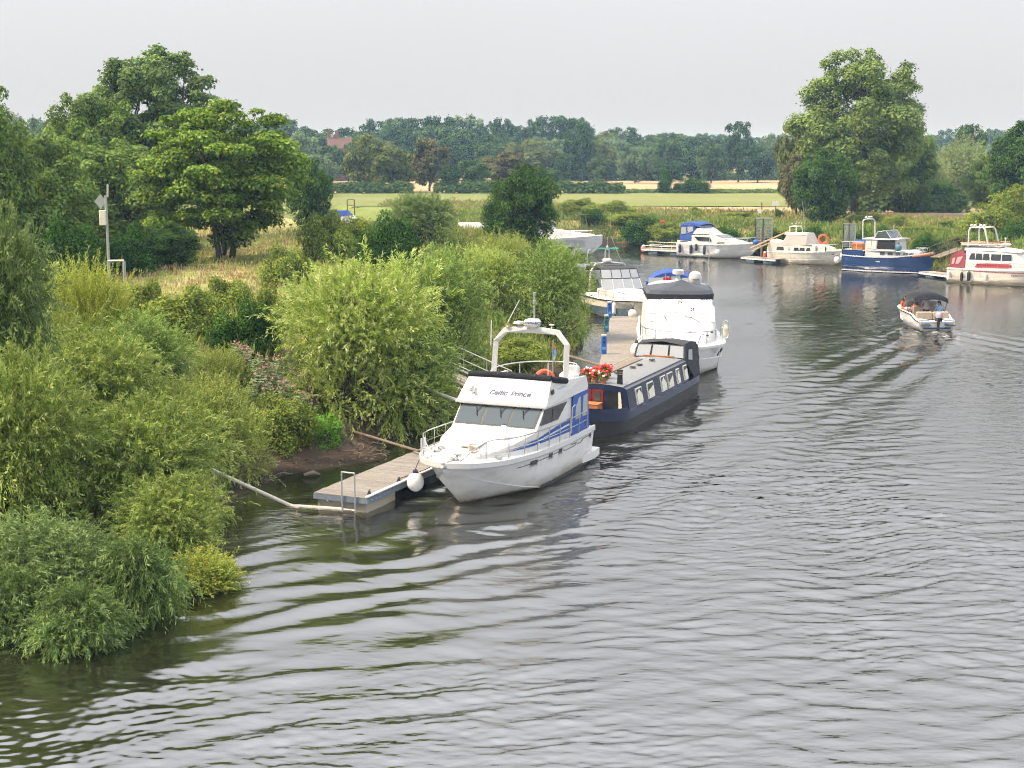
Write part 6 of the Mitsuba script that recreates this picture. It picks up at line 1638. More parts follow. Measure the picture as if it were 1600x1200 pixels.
def hand(wrist, d, up, out, curl=.6):
    """Palm, four fingers of unequal length bent at the knuckles, and a thumb from the palm's side."""
    d, up, out = (np.asarray(q, float) / np.linalg.norm(q) for q in (d, up, out))
    w = np.asarray(wrist, float)
    P = [m3.Manifold.batch_hull([ball(w, .026, 8), ball(w + d * .085 + out * .030, .015, 8), ball(w + d * .09 - out * .030, .015, 8)])]
    for k, L in enumerate((.072, .084, .078, .060)):
        a = w + d * .09 + out * (.030 - .020 * k)
        m1 = a + (d * math.cos(curl * .5) - up * math.sin(curl * .5)) * L * .55
        m2 = m1 + (d * math.cos(curl * 1.3) - up * math.sin(curl * 1.3)) * L * .45
        P += [capsule(a, m1, .0095, .0085, 7), capsule(m1, m2, .0085, .0075, 7)]
    a = w + d * .03 + out * .024
    m1 = a + (d * .6 + out * .75 - up * .2) * .04
    P += [capsule(a, m1, .012, .010, 7), capsule(m1, m1 + (d * .85 + out * .3 - up * .3) * .032, .010, .008, 7)]
    return P


def person(label, o, face, hip, sit, shirt, hair, legs, arms, long_hair=False, s=1.0, head_turn=0.0, lean=0.0):
    """arms: for (left, right) the elbow and wrist from the shoulder, in the body's frame (x ahead, y left, z up)."""
    t = thing('person', label, 'person')
    c_, s_ = math.cos(face), math.sin(face)
    R = lambda p: np.array([c_ * p[0] - s_ * p[1], s_ * p[0] + c_ * p[1], p[2]]) * s + np.asarray(o, float)
    z = hip / s
    L_ = lambda h: lean * h
    pel, wst, ch, nk = (0, 0, z), (L_(.18), 0, z + .18), (L_(.36), 0, z + .36), (L_(.50), 0, z + .52)
    hd = np.array([L_(.55) + .015, 0, z + .66])
    B, S = [], []
    B += [capsule(R((0, .08, z)), R((0, -.08, z)), .12 * s, .12 * s), capsule(R(wst), R(ch), .125 * s, .14 * s), capsule(R((L_(.42), .10, z + .42)), R((L_(.42), -.10, z + .42)), .085 * s, .085 * s), capsule(R(ch), R(nk), .12 * s, .055 * s), capsule(R(nk), R(hd), .052 * s, .06 * s), capsule(R(pel), R(wst), .13 * s, .125 * s)]
    B += [m3.Manifold.batch_hull([ball(R(hd + [0, 0, .03]), .098 * s, 14), ball(R(hd + [.035, 0, -.06]), .062 * s, 12), ball(R(hd + [-.03, 0, .02]), .092 * s, 12)])]
    ct, stt = math.cos(head_turn), math.sin(head_turn)
    HT = lambda q: hd + np.array([ct * q[0] - stt * q[1], stt * q[0] + ct * q[1], q[2]])
    B += [capsule(R(HT((.092, 0, .02))), R(HT((.118, 0, -.018))), .012 * s, .017 * s, 8)]
    for sg in (1, -1): B += [ball(R(HT((-.005, sg * .098, .0))), .024 * s, 8)]
    S += [capsule(R((0, .09, z - .02)), R((0, -.09, z - .02)), .135 * s, .135 * s), capsule(R(wst), R(ch), .145 * s, .158 * s), capsule(R((L_(.42), .11, z + .41)), R((L_(.42), -.11, z + .41)), .098 * s, .098 * s), capsule(R(pel), R(wst), .145 * s, .145 * s)]
    for sg, (el, wr) in zip((1, -1), arms):
        sh_ = np.array([L_(.44), sg * .185, z + .44]); e = sh_ + el; w = sh_ + wr
        B += [capsule(R(sh_), R(e), .052 * s, .042 * s), capsule(R(e), R(w), .041 * s, .028 * s)]
        d = w - e
        B += hand(R(w), R(d) - R((0, 0, 0)), (0, 0, 1) if abs(d[2]) < .2 else R((1, 0, 0)) - R((0, 0, 0)), R((0, -sg, .2)) - R((0, 0, 0)))
        S += [capsule(R(sh_), R(lerp(sh_, e, .62)), .068 * s, .060 * s)]
    Lg = []
    for sg in (1, -1):
        h = (0, sg * .095, z)
        if sit: k, a, f = (.42, sg * .12, z - .02), (.44, sg * .12, z - .42), (.60, sg * .13, z - .45)
        else: k, a, f = (.03, sg * .10, z - .43), (.0, sg * .10, z - .84), (.15, sg * .12, z - .88)
        B += [capsule(R(h), R(k), .085 * s, .058 * s), capsule(R(k), R(a), .056 * s, .036 * s), capsule(R(a), R(f), .040 * s, .030 * s)]
        Lg += [capsule(R(h), R(k), .098 * s, .070 * s), capsule(R(k), R(lerp(k, a, .25 if sit else .85)), .068 * s, .058 * s)]
    part(t, 'body', merge(B, .03, 5), 'skin', None, True)
    part(t, 'shirt', merge(S, .04, 6), shirt, None, True)
    part(t, 'trousers', merge(Lg, .05, 5), legs, None, True)
    if hair:
        H = [m3.Manifold.batch_hull([ball(R(HT((-.03, 0, .055))), .105 * s, 12), ball(R(HT((.035, 0, .085))), .075 * s, 10), ball(R(HT((-.055, 0, -.01))), .085 * s, 10)])]
        if long_hair:
            for sg in (1, -1): H += [capsule(R(HT((-.02, sg * .085, .03))), R(HT((.02, sg * .105, -.20))), .045 * s, .035 * s), capsule(R(HT((-.07, 0, .02))), R(HT((-.07, sg * .05, -.25))), .075 * s, .05 * s)]
        part(t, 'hair', merge(H, .03, 4), hair, None, True)
    part(t, 'eye', sphere(R(HT((.088, .034, .018))), .011 * s, 1), 'dark_frame')
    part(t, 'eye', sphere(R(HT((.088, -.034, .018))), .011 * s, 1), 'dark_frame')
    part(t, 'mouth', tube([R(HT((.092, .022, -.062))), R(HT((.098, 0, -.064))), R(HT((.092, -.022, -.062)))], .006 * s, 5), 'red_door')
    return t


at_heading(SB[0], SB[1], math.cos(SBH), math.sin(SBH))
b = thing('speedboat', 'small white speedboat with a dark bimini top heading away upstream, people aboard', 'boat')
st = [(-.05, 1.12, .62, .98, .05, -.15), (.6, 1.16, .72, 1.0, .05, -.2), (1.2, 1.2, .92, 1.02, .05, -.25), (3.0, 1.22, 1.0, .95, .15, -.2), (4.3, 1.0, 1.06, .55, .38, .0), (5.1, .6, 1.10, .2, .62, .3), (5.6, .05, 1.12, .02, .9, .8)]
stv = np.array(st)
xq = np.linspace(-.05, 5.6, 28)
ys_, zs_, yc_, zc_, zk_ = (spline(xq, stv[:, 0], stv[:, k]) for k in range(1, 6))
secs = []
for x, ys, zs, yc, zc, zk in zip(xq, ys_, zs_, yc_, zc_, zk_):
    i_ = max(ys - .16, .02)
    fl_ = min(.34, zs - .1) if .25 < x < 4.9 else zs - .03
    h = [(ys, zs), (max(i_, .01), zs + .02), (max(i_ - .04, .005), fl_)]
    secs.append([(x, -ys, zs), (x, -lerp(yc, ys, .5), lerp(zc, zs, .5)), (x, -yc, zc), (x, 0, zk), (x, yc, zc), (x, lerp(yc, ys, .5), lerp(zc, zs, .5))] + [(x, a, c) for a, c in h] + [(x, -a, c) for a, c in h[:0:-1]])
hm = loft(secs, close=True, cap0=True, cap1=True); hm.fix_normals()
part(b, 'hull', hm, 'gelcoat', None, 28)
for s in (1, -1):
    part(b, 'rub_rail', strip(np.stack([xq, s * (ys_ + .01), zs_ - .03], 1), .04, .05), 'dark_frame', None, 40)
    part(b, 'quarter', [prism([(.0, s * .45), (1.15, s * .80), (1.25, s * 1.12), (.0, s * 1.06)][::s], .55, .70)], 'white_trim')
part(b, 'transom_deck', box((.28, 0, .56), (.7, 2.0, .12), 0, .03), 'white_trim')
part(b, 'boot_stripe', box((-.065, 0, .20), (.03, 1.7, .10)), 'antifoul_blue')
part(b, 'swim_platform', [box((-.30, s * .72, .42), (.5, .52, .06), 0, .02) for s in (1, -1)], 'dark_frame')
for s in (1, -1): part(b, 'bench_back', box((.82, s * .50, .86), (.24, .98, .50), 0, .06), 'beige_vinyl')
part(b, 'bench_seat', box((1.2, 0, .55), (.6, 1.9, .26), 0, .05), 'beige_vinyl')
for y in (-.42, .55): part(b, 'bucket_seat', [box((2.25, y, .72), (.5, .52, .2), 0, .06), box((2.05, y, 1.05), (.14, .50, .62), 0, .06)], 'beige_vinyl')
part(b, 'console', [box((3.0, -.5, .75), (.5, .9, .85), 0, .08), box((3.0, .65, .75), (.5, .7, .85), 0, .08)], 'white_trim')
part(b, 'bow_cushion', [box((3.95, .62, .72), (.9, .34, .16), -.25, .05), box((3.95, -.62, .72), (.9, .34, .16), .25, .05)], 'beige_vinyl')
part(b, 'windscreen', [plate([(3.15, -1.05, 1.12), (3.35, .0, 1.14), (3.05, .0, 1.55), (2.85, -.98, 1.50)], .015), plate([(3.35, .0, 1.14), (3.15, 1.05, 1.12), (2.85, .98, 1.50), (3.05, .0, 1.55)], .015)], 'clear_vinyl', None, False)
arc = [(y, 2.16 - .26 * (abs(y) / 1.03) ** 2.4) for y in np.linspace(-1.03, 1.03, 13)]
part(b, 'bimini', [loft([[(x, y, z - dz) for y, z in arc] for x, dz in ((1.0, .34), (1.12, .05), (1.5, 0), (2.2, -.03), (2.9, .05), (3.0, .16))])], 'canvas_navy', None, True)
for s in (1, -1):
    part(b, 'bimini_bow', tube([(1.9, s * 1.12, .98), (1.08, s * 1.04, 1.82)], .02, 5), 'dark_frame')
    part(b, 'bimini_bow', tube([(1.9, s * 1.12, .98), (2.95, s * 1.02, 1.88)], .02, 5), 'dark_frame')
om = part(b, 'outboard_motor', loft([[(x0 + dx, y, z) for dx, y in ((-.26, -.13), (-.30, 0), (-.26, .13), (.10, .17), (.16, 0), (.10, -.17))] for x0, z in ((-.28, .66), (-.29, .80), (-.28, .95))], close=True, cap0=True, cap1=True), 'outboard_black', 'black outboard motor with silver-grey cowl', 40)
part(om, 'cowl', loft([[(-.28 + k * dx, k * y, z) for dx, y in ((-.28, -.14), (-.32, 0), (-.28, .14), (.12, .18), (.18, 0), (.12, -.18))] for k, z in ((1.02, .88), (1.04, 1.0), (.92, 1.14), (.55, 1.22), (.1, 1.23))], close=True, cap0=True, cap1=True), 'outboard_grey', None, 50)
part(om, 'leg', [box((-.30, 0, .35), (.22, .14, .7), 0, .05), box((-.34, 0, -.02), (.5, .26, .04), 0, .015)], 'outboard_black')
for s, tx in ((1, 'left'), (-1, 'right')): part(b, 'registration_plate', box((-.068, s * .62, .50), (.02, .3, .06)), 'print_blue')
part(b, 'courtesy_light', [lathe([(0, 0), (.03, 0), (.03, .06), (0, .07)], 8, (1.2, s * 1.08, .96)) for s in (1, -1)], 'steel')
hd_ = math.pi
person('woman with long brown hair and orange dress, sitting sideways at the boat\'s left side', (3.2, .95, .50), math.radians(205), .52, True, 'orange_dress', 'brown_hair', 'orange_dress', (((.06, .08, -.24), (.24, .02, -.36)), ((.06, -.10, -.24), (.26, -.06, -.36))), True, 1.0, .25)
person('standing man in a pale grey shirt under the bimini, seen from behind', (2.0, -.02, .34), .0, .90, False, 'grey_shirt', 'brown_hair', 'dark_trousers', (((.02, .10, -.28), (.22, .06, -.36)), ((.02, -.10, -.28), (.22, -.06, -.36))), False, 1.0)
person('auburn-haired passenger with red top on the left front seat, seen from behind', (2.30, .48, .34), .15, .58, True, 'orange_dress', 'auburn_hair', 'dark_trousers', (((.08, .06, -.25), (.30, -.04, -.30)), ((.08, -.06, -.25), (.30, .04, -.30))), True, .95, .3)
person('man in a light blue shirt with short dark hair, seated on the right side', (1.55, -.66, .34), .35, .52, True, 'blue_shirt', 'brown_hair', 'dark_trousers', (((.10, .08, -.24), (.32, .02, -.26)), ((.06, -.10, -.25), (.26, -.02, -.34))), False, 1.0, .6)
CUR[0] = np.eye(4)


# ------------------------------------------------------------------ pontoons, posts, gangways
rp = np.random.default_rng(21)


def plank_part(parent, m, k):
    key = unique(parent + '__plank')
    uv = np.zeros((len(m.vertices), 2)); uv[:, 0] = rp.random(); uv[:, 1] = np.array(m.vertices) @ np.array([.916, -.4, 0])
    emit(key, m, 'plank', False, np.eye(4), uv)


def pontoon(name, label, a, d, L, w, parts_until, pitch=.155, zt=.50, floats=((0, 1.6),)):
    """a: left front corner, d: unit direction along; w to its right."""
    t = thing(name, label, 'pontoon')
    d = np.array(d) / np.linalg.norm(d); rgt = np.array([d[1], -d[0]])
    ang = math.atan2(d[1], d[0])
    CUR[0] = np.eye(4)
    rest = []
    for k in range(int(L / pitch)):
        c = np.array(a) + d * (k + .5) * pitch + rgt * (w / 2 + rp.normal() * .006)
        m = box((0, 0, 0), (pitch - .012, w - .02 - .02 * rp.random(), .04), 0, .004)
        m.apply_transform(place(c[0], c[1], zt - .02 + rp.normal() * .003, ang))
        if (k + 1) * pitch < parts_until: plank_part(t, m, k)
        else: rest.append(m)
    if rest:
        big = trimesh.util.concatenate(rest)
        key = t + '__planking'
        n = len(rest[0].vertices)
        uv = np.zeros((len(big.vertices), 2)); uv[:, 0] = np.repeat(rp.random(len(rest)), n)
        emit(key, big, 'plank', False, np.eye(4), uv); labels[key] = {'kind': 'stuff', 'label': 'weathered deck planks of the pontoon farther from the viewer'}
    fr = lambda p0, p1, q: box(((p0 + p1) / 2, q, 0), (abs(p1 - p0), .06, .16))
    CUR[0] = place(a[0], a[1], 0, ang)
    yR = -w
    part(t, 'side_beam', box((L / 2, -.03, zt - .12), (L, .06, .15)), 'pontoon_steel')
    part(t, 'side_beam', box((L / 2, yR + .03, zt - .12), (L, .06, .15)), 'pontoon_steel')
    part(t, 'end_beam', box((.03, yR / 2, zt - .12), (.06, w - .12, .15)), 'pontoon_steel')
    part(t, 'end_beam', box((L - .03, yR / 2, zt - .12), (.06, w - .12, .15)), 'pontoon_steel')
    part(t, 'edge_board', box((L / 2, yR + .02, zt + .022), (L, .10, .045), 0, .008), 'plank') if False else part(t, 'edge_board', box((L / 2, yR + .03, zt + .02), (L, .11, .045), 0, .008), 'light_wood' if False else 'old_white')
    for f0, f1 in floats:
        part(t, 'float', box(((f0 + f1) / 2, yR / 2, zt - .45), (f1 - f0, w - .16, .55), 0, .04), 'concrete' if f0 < .3 else 'deck_float')
    return t, (lambda s, q, z=0: np.array([s, -q, z]))


DF = (.401, .916)
A0 = np.array([-5.95, 41.5])
t, Lp = pontoon('pontoon', 'weathered grey plank pontoon with a short ladder in front of the white motor cruiser', A0, DF, 23.6, 1.85, 9.5, floats=((.12, 1.9), (4.2, 6.2), (9, 11), (14, 16), (19, 21)))
for s in (.35, 2.2, 6.0): part(t, 'mooring_cleat', [lathe([(0, .5), (.07, .5), (.04, .58), (0, .58)], 10, (s, -1.72, .02)), box((s, -1.72, .62), (.24, .06, .05), .4, .02)], 'dark_frame')
for s in (.28, .52, .76, 1.0): part(t, 'bolt', box((s, -1.856, .38), (.05, .02, .05)), 'galv')
ld = thing('ladder', 'small galvanised ladder at the front edge of the pontoon', 'ladder')
for y in (-1.02, -1.46): part(ld, 'stile', tube([(-.05, y, 1.22), (-.05, y, -.35)], .022, 6), 'galv')
part(ld, 'top_bar', tube([(-.05, -1.02, 1.22), (-.05, -1.46, 1.22)], .022, 6), 'galv')
for z in (.10, -.2): part(ld, 'rung', tube([(-.05, -1.02, z), (-.05, -1.46, z)], .02, 6), 'galv')
solo('mooring_rope', tube(smoothline([(2.2, -1.72, .6), (4.0, -1.9, .62), (5.6, -1.95, .95), (6.2, -2.1, 1.45)], 5), .016, 5), 'dark_rope', 'dark mooring rope from the pontoon cleat up to the front cruiser\'s bow', 'rope')
solo('lifebuoy', trimesh.creation.torus(.36, .10, 20, 8).apply_transform(trimesh.geometry.align_vectors([0, 0, 1], [-.8, -.6, .2])).apply_translation((17.0, -.5, 1.45)), 'buoy_orange', 'orange lifebuoy on the pontoon behind the front cruiser\'s radar arch', 'lifebuoy')
CUR[0] = np.eye(4)
solo('mooring_pole', [tube([AT(298, 719, 41.2), G(452, 789, .12), G(468, 793, .08)], .055, 8), tube([G(462, 791, .10), G(535, 796, .14)], .06, 8)], 'pipe_white', 'long white pole leaning from the left bushes down to the pontoon\'s front edge', 'pole')
solo('mooring_chain', tube(smoothline([G(535, 790, .30), G(528, 794, .05), G(505, 775, .4)], 4), .02, 4), 'galv', 'thin grey chain at the left front corner of the pontoon', 'chain')
solo('mooring_pole', tube([AT(545, 672, 51.5), AT(655, 705, 46.6)], .045, 7), 'wood_pole', 'brown wooden pole slanting from the bank to the pontoon left of the front cruiser', 'pole')
solo('mooring_pole', tube([AT(615, 590, 56), AT(722, 628, 51)], .06, 7), 'pipe_white', 'pale pole reaching from the willow towards the front cruiser\'s cabin', 'pole')
solo('mooring_pole', tube([AT(885, 555, 66), AT(950, 575, 62.5)], .06, 7), 'wood_pole', 'brown pole behind the radar arch, leading to the pontoon beside the flower pots', 'pole')
solo('driftwood', tube([G(475, 742, .10), G(490, 738, .16), G(500, 741, .08)], [.05, .07, .02], 6), 'wood_pole', 'short pale driftwood log on the muddy shore below the bright green bush', 'log')
g = thing('gangway', 'light grey gangway with tube railings running from the willows down to the pontoon', 'gangway')
for (u0, v0), (u1, v1), zz in (((690, 531), (800, 580), 0), ((675, 553), (790, 604), 0)):
    a, c = AT(u0, v0, 61.5 if v0 < 540 else 60.3), AT(u1, v1, 57 if v0 < 540 else 55.8)
    part(g, 'handrail', tube([a, c], .022, 6), 'galv')
    part(g, 'lower_rail', tube([a - [0, 0, .45], c - [0, 0, .45]], .02, 6), 'galv')
    part(g, 'kick_beam', tube([a - [0, 0, .95], c - [0, 0, .95]], .05, 4), 'galv')
    for f_ in (0, .33, .66, 1): part(g, 'upright', tube([lerp(a, c, f_), lerp(a, c, f_) - [0, 0, .95]], .02, 5), 'galv')
a, c = AT(683, 542, 60.9) - [0, 0, .95], AT(795, 592, 56.4) - [0, 0, .95]
n_ = np.array([.75, .66, 0]) * .42
part(g, 'deck', plate([a - n_, c - n_, c + n_, a + n_], .05), 'plank', None, False)
fl_ = AT(864, 548, 48.0)
t = thing('flag', 'faded red, white and blue pennant hanging on a thin staff behind the front cruiser\'s arch', 'flag')
part(t, 'staff', tube([fl_ - [0, 0, .75], fl_ + [0, 0, .36]], .014, 5), 'galv')
for z0, z1, m_ in ((.05, .34, 'buoy_orange'), (-.2, .05, 'print_blue'), (-.4, -.2, 'label_white')):
    part(t, 'cloth', loft([[fl_ + [.02 + .10 * q * math.sin(z * 5 + 2), .02 + .06 * math.sin(8 * q), z] for q in np.linspace(0, 1, 5)] for z in np.linspace(z0, z1, 5)]), m_, None, True)

# second pontoon, along the flybridge yacht
B0 = G(928, 592, .5)[:2] + [.1, .15]
dB = np.array([.0935, .9956])
t, _ = pontoon('pontoon', 'plank pontoon with blue service posts leading away beside the flybridge yacht', B0 + [0, .05], dB, 25.0, 1.85, 0, .155, floats=((.5, 2.5), (8, 10), (15, 17), (22.4, 24.4)))
CUR[0] = np.eye(4)
for (u, v), m_, lb in (((942, 553), 'post_blue', 'nearest bright blue service post on the left pontoon'), ((946, 519), 'post_teal', 'teal-green service post, second on the left pontoon'), ((951, 496), 'post_blue', 'farthest blue service post on the left pontoon beside the sports cruiser')):
    p = G(u, v, .5)
    k = thing('service_post', lb, 'post', 'service posts of the left pontoon')
    CUR[0] = place(p[0] + .05, p[1], .5, .1)
    part(k, 'body', box((0, 0, .45), (.25, .22, .90), 0, .02), m_)
    part(k, 'cap', box((0, 0, .95), (.25, .22, .10), 0, .03), 'label_white')
    for z in (.82, .62): part(k, 'socket', box((0, -.125, z), (.12, .03, .10), 0, .01), 'dark_frame')
    part(k, 'notice', box((0, -.127, .30), (.18, .015, .14)), 'print_blue')
CUR[0] = np.eye(4)
for s in (2.5, 7.5, 12.5): solo('mooring_cleat', [lathe([(0, .5), (.06, .5), (.04, .6), (0, .6)], 8, (*(B0 + dB * s + [1.72, 0]), .02)), box((*(B0 + dB * s + [1.72, 0]), .64), (.05, .28, .05), 0, .02)], 'dark_frame', {2.5: 'first', 7.5: 'second', 12.5: 'third'}[s] + ' dark cleat along the right edge of the pontoon beside the flybridge yacht', 'cleat')


# ------------------------------------------------------------------ right bank moorings
def float_dock(name, label, u0, v0, u1, v1, w, zt=.55, rail=True, mat_='old_white'):
    a, c = G(u0, v0, zt)[:2], G(u1, v1, zt)[:2]
    L = float(np.linalg.norm(c - a)); d = (c - a) / L
    t = thing(name, label, 'pontoon')
    CUR[0] = place(a[0], a[1], 0, math.atan2(d[1], d[0]))
    part(t, 'deck', box((L / 2, w / 2, zt - .04), (L, w, .08)), 'plank', None, False)
    part(t, 'fascia', box((L / 2, -.02, zt - .14), (L, .04, .14)), mat_)
    for k in range(max(2, int(L / 2))): part(t, 'float', box(((k + .5) * L / max(2, int(L / 2)), w / 2, .12), (1.1, w - .1, .6), 0, .05), 'deck_float')
    if rail:
        for z in (.32, .62): part(t, 'handrail', tube([(0, w - .05, zt + z), (L, w - .05, zt + z)], .03, 5), mat_)
        part(t, 'front_rail', tube([(0, .02, zt + .30), (L, .02, zt + .30)], .035, 5), mat_)
        for k in range(int(L / 1.2) + 1):
            part(t, 'rail_post', tube([(k * 1.2, w - .05, zt - .1), (k * 1.2, w - .05, zt + .95 + .5 * (k % 3 == 1))], .03, 5), 'brown_post')
            part(t, 'rail_post', tube([(k * 1.2, .02, zt - .1), (k * 1.2, .02, zt + .30)], .03, 5), mat_)
    CUR[0] = np.eye(4)
    return t


float_dock('pontoon', 'floating pontoon with pale railings left of the blue-hooded cruiser', 1003, 388, 1070, 391, 1.6)
float_dock('pontoon', 'low pontoon between the blue-hooded cruiser and the cream cruiser', 1158, 401, 1212, 405, 1.6, .5, False)
float_dock('pontoon', 'low pontoon at the bow of the dark blue cruiser', 1436, 424, 1500, 432, 1.4, .45, False)
p = G(1005, 390, .3)
ball_fender('mooring_buoy', 'faded pink buoy at the left end of the railed pontoon', p + [0, -.3, .1], .30, 'fender_pink', None, None, 'fender_white')
p = AT(1035, 366, 166.5); p[2] = float(land(p[0], p[1])) + .42
solo('fuel_can', [box(p + [0, 0, .2], (.7, .5, .5), 0, .08), box(p + [0, 0, .5], (.3, .2, .15), 0, .05)], 'red_vinyl', 'red fuel can standing on a green bin behind the railed pontoon', 'can')
solo('storage_bin', [box(p + [.1, -.3, -.2], (1.0, .6, .4), 0, .06), box(p + [.1, -.3, .03], (1.06, .66, .08), 0, .03)], 'crate_green', 'green plastic bin under the red can on the bank behind the railed pontoon', 'bin')
for (u, v0, v1, y), lb in (((1190, 362, 402, 139), 'tall bare mooring pile between the blue-hooded and the cream cruiser'), ((1082, 342, 372, 157), 'brown mooring pile behind the blue hood of the white cruiser'), ((1415, 345, 372, 140), 'grey-brown pile behind the dark blue cruiser\'s bow')):
    a, c = AT(u, v0, y), AT(u, v1, y); c[2] = -.6
    solo('mooring_pile', [tube([c, a], .10, 8), lathe([(0, 0), (.12, 0), (.03, .12), (0, .12)], 8, a)], 'wood_pole' if u != 1082 else 'brown_post', lb, 'post')
solo('mooring_pole', [tube([AT(1172, 388, 136.5), AT(1235, 360, 142)], .07, 6), tube([AT(1174, 393, 136), AT(1215, 373, 141)], .06, 6)], 'light_wood', 'pair of long yellowish poles leaning between the blue-hooded and the cream cruiser', 'pole')


def mesh_gate(label, u0, u1, v0, v1, y, skew=0.0):
    t = thing('security_gate', label, 'gate')
    a, c = AT(u0, v1, y), AT(u1, v1, y + skew)
    h = AT(u0, v0, y)[2] - a[2]
    up = np.array([0, 0, h])
    for q in (a, c, lerp(a, c, .45)): part(t, 'post', tube([q - [0, 0, .8], q + up], .06, 5), 'dark_frame' if q is not c else 'galv')
    for z in (0, 1): part(t, 'frame_bar', tube([a + up * z, c + up * z], .05, 5), 'galv')
    for k in range(1, 14): part(t, 'mesh_wire', tube([lerp(a, c, k / 14), lerp(a, c, k / 14) + up], .018, 4), 'galv')
    for k in range(1, 8): part(t, 'mesh_wire', tube([a + up * k / 8, c + up * k / 8], .016, 4), 'galv')


mesh_gate('grey wire mesh gate behind the bow of the blue-hooded cruiser', 1180, 1206, 341, 376, 144)
mesh_gate('narrow grey mesh gate between the cream cruiser and the dark blue cruiser', 1317, 1336, 350, 385, 131, 1.5)


def side_gangway(label, u0, v0, y0, u1, v1, y1):
    t = thing('gangway', label, 'gangway')
    a, c = AT(u0, v0, y0), AT(u1, v1, y1)
    d = (c - a) / np.linalg.norm(c - a); n = unit(np.cross(d, [0, 0, 1.0])) * .45
    part(t, 'deck', plate([a - n, c - n, c + n, a + n], .08), 'wood_pole', None, False)
    for s in (1, -1):
        part(t, 'handrail', tube([a + n * s + [0, 0, .95], c + n * s + [0, 0, .95]], .035, 5), 'brown_post')
        part(t, 'lower_rail', tube([a + n * s + [0, 0, .5], c + n * s + [0, 0, .5]], .025, 5), 'brown_post')
        for f_ in np.linspace(0, 1, 5): part(t, 'upright', tube([lerp(a, c, f_) + n * s, lerp(a, c, f_) + n * s + [0, 0, .95]], .025, 5), 'brown_post')


side_gangway('brown gangway with railings rising from the bow of the dark blue cruiser to the bank', 1462, 402, 124, 1512, 384, 131)
side_gangway('dark gangway with railings behind the pontoon of the cream cruiser', 1170, 392, 145, 1205, 370, 152)
p = AT(1286, 374, 137)
solo('lifebuoy', trimesh.creation.torus(.42, .10, 20, 8).apply_transform(trimesh.geometry.align_vectors([0, 0, 1], [0, -1, 0])).apply_translation(p), 'buoy_orange', 'orange-brown life ring on its post right of the cream cruiser\'s covers', 'lifebuoy')
solo('lifebuoy_post', tube([p + [0, .15, .5], p * [1, 1, 0] + [0, .15, .8]], .05, 5), 'brown_post', 'post carrying the life ring behind the cream cruiser', 'post')
p = AT(937, 372, 160)
for k, dx in enumerate((-1.0, .6)): solo('timber_crate', [box(p + [dx * 1.1, .1 * k, -.55], (1.4, 1.0, 1.0), 0, .03), *[box(p + [dx * 1.1, .1 * k - .52, -.95 + .22 * q], (1.44, .04, .16)) for q in range(5)]], 'brown_post', ['left', 'right'][k] + ' of two brown slatted crates at the waterside behind the express cruiser\'s bow', 'crate', 'slatted crates at the bend')
solo('crate_float', box(p + [0, -.3, -1.25], (4.2, 1.6, .4), 0, .06), 'crate_green', 'green float under the slatted crates at the river bend', 'float')
solo('mooring_gantry', [tube([p + [-1.8, .6, -.6], p + [-2.2, .6, 2.6]], .07, 5), tube([p + [-1.0, .6, -.6], p + [-1.6, .6, 2.6]], .06, 5), tube([p + [-2.6, .6, 2.6], p + [-1.2, .6, 2.6]], .05, 5), tube([p + [-4, .4, .9], p + [1.0, .4, .9]], .05, 5)], 'brown_post', 'rusty brown post frame beside the slatted crates at the river bend', 'frame')

# ------------------------------------------------------------------ fences, boards, mast, house
f = thing('field_fence', 'low dark rail fence at the straw field behind the blue-hooded cruiser', 'fence')
for k, u in enumerate((1040, 1070, 1100, 1126, 1140, 1158, 1176, 1190)):
    q = AT(u, 330, 176); z = float(land(q[0], q[1]))
    part(f, 'post', tube([(q[0], q[1], z - .3), (q[0], q[1], z + 1.25 + (.9 if u == 1190 else 0))], .06, 5), 'brown_post')
a, c = AT(1126, 330, 176), AT(1190, 330, 176)
for h in (.55, 1.0): part(f, 'rail', tube([(a[0], a[1], float(land(a[0], a[1])) + h), (c[0], c[1], float(land(c[0], c[1])) + h)], .05, 4), 'brown_post')


def board(label, u, vt, vb, y, w, h, mat_='sign_white'):
    q = AT(u, vt, y); z = float(land(q[0], q[1]))
    t = thing('notice_board', label, 'sign')
    part(t, 'post', tube([(q[0], q[1], z - .3), (q[0], q[1], q[2])], .05, 5), 'brown_post')
    part(t, 'panel', box((q[0], q[1] - .08, q[2] - h / 2), (w, .05, h), 0, .01), mat_)


board('white notice board on a post right of the field fence', 1212, 315, 325, 170, .75, .5)
board('small white notice at the end of the field fence above the mesh gate', 1187, 327, 334, 172, .45, .5)
board('white sign plate on the bank in front of the lone dark tree', 831, 333, 346, 122, .55, .7)
for (u, vt, y), lb in (((548, 312, 200), 'tall rusty metal gate frame beside the boat glimpsed right of the maple'),):
    q = AT(u, vt, y)
    solo('gate_frame', [tube([(q[0] + dx, y, 2), (q[0] + dx, y, q[2])], .07, 5) for dx in (-.5, .5)] + [tube([(q[0] - .5, y, z), (q[0] + .5, y, z)], .05, 5) for z in (q[2], q[2] - .8)], 'brown_post', lb, 'gate')
m = thing('antenna_mast', 'thin galvanised mast with a diamond-shaped plate and a pale box among the left trees', 'mast')
q = AT(166, 288, 74); zg = float(land(q[0], q[1]))
mid = AT(165, 305, 74)
part(m, 'pole', tube([(q[0] - .05, 74, zg - .3), mid], .07, 8), 'galv')
part(m, 'top_tube', tube([mid - [-.10, 0, .1], q + [.08, 0, 0]], .05, 8), 'pipe_white')
d_ = AT(157, 315, 74)
part(m, 'plate', plate([d_ + [0, 0, .38], d_ + [-.32, .0, 0], d_ + [0, 0, -.38], d_ + [.30, .12, 0]], .03), 'galv', None, False)
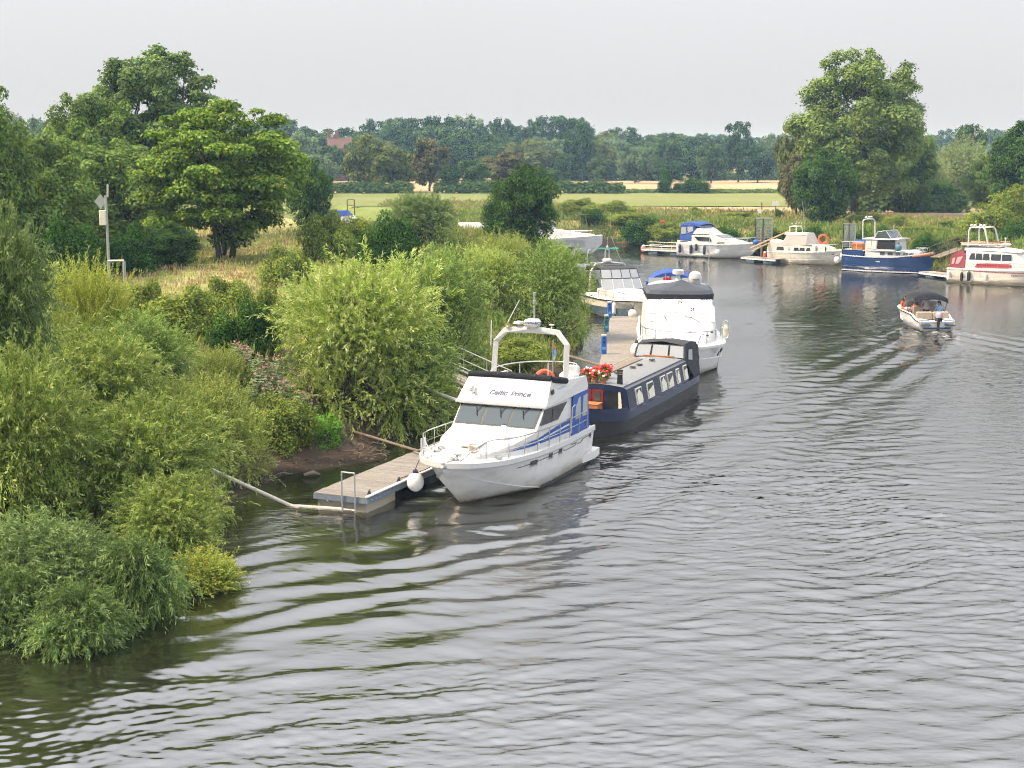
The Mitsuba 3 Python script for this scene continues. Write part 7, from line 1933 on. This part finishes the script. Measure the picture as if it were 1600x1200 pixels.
part(m, 'bracket', [tube([d_ + [-.12, .06, 0], d_ + [.30, .1, 0]], .03, 5), tube([d_ + [.03, .05, -.14], d_ + [.03, .05, .14]], .03, 5)], 'galv')
part(m, 'box', box(AT(161.5, 340, 74) + [0, -.08, 0], (.34, .24, .78), 0, .03), 'cream_gelcoat')
q = AT(184, 408, 56.5)
solo('metal_frame', [tube([q + [-.4, 0, 0], q + [.25, 0, .02]], .05, 5), tube([q + [.25, 0, 0], q + [.25, 0, -1.3]], .07, 5), tube([q + [-.4, 0, 0], q + [-.4, 0, -1.3]], .04, 5)], 'galv', 'whitish metal frame half hidden in the yellow-green shrub at the left', 'frame')
h_ = thing('brick_house', 'red brick house with chimneys among the distant trees right of the maple', 'house')
q = AT(531, 240, 424); zg = float(land(q[0], q[1]))
CUR[0] = place(q[0], q[1], 0, .25, (.72, .72, 1.0))
part(h_, 'wall', prism([(-4.5, -3.5), (4.5, -3.5), (4.5, 3.5), (-4.5, 3.5)], zg - .5, 12.2), 'brick_far')
rf = part(h_, 'roof', loft([[(x, -3.9, 12.0), (x, 0, 15.2), (x, 3.9, 12.0)] for x in (-4.8, 4.8)], close=True, cap0=True, cap1=True), 'tile_far', None, False)
for x in (-4.2, -1.2): part(rf, 'chimney', [box((x, 0, 15.4), (1.2, .8, 3.2)), box((x, 0, 17.1), (1.4, 1.0, .25))], 'brick_far')
for x in (-3.2, -.9, 1.4, 3.4):
    for z in (7.2, 10.2):
        w = part(h_, 'window', box((x, -3.5, z), (.95, .12, 1.5)), 'sign_white'); part(w, 'pane', box((x, -3.57, z), (.8, .04, 1.35)), 'tinted_glass')
CUR[0] = np.eye(4)


# ------------------------------------------------------------------ the hazy air, round camera, land and trees
if HAZE:
    scene['haze'] = {'type': 'cube', 'to_world': T4().translate([0, 1310, 14]) @ T4().scale([1650, 1400, 18]), 'bsdf': {'type': 'null'}, 'interior': {'type': 'ref', 'id': 'haze_air'}}
    labels['haze'] = {'kind': 'stuff', 'label': 'thin pale summer haze in the air over the river and fields', 'category': 'haze'}
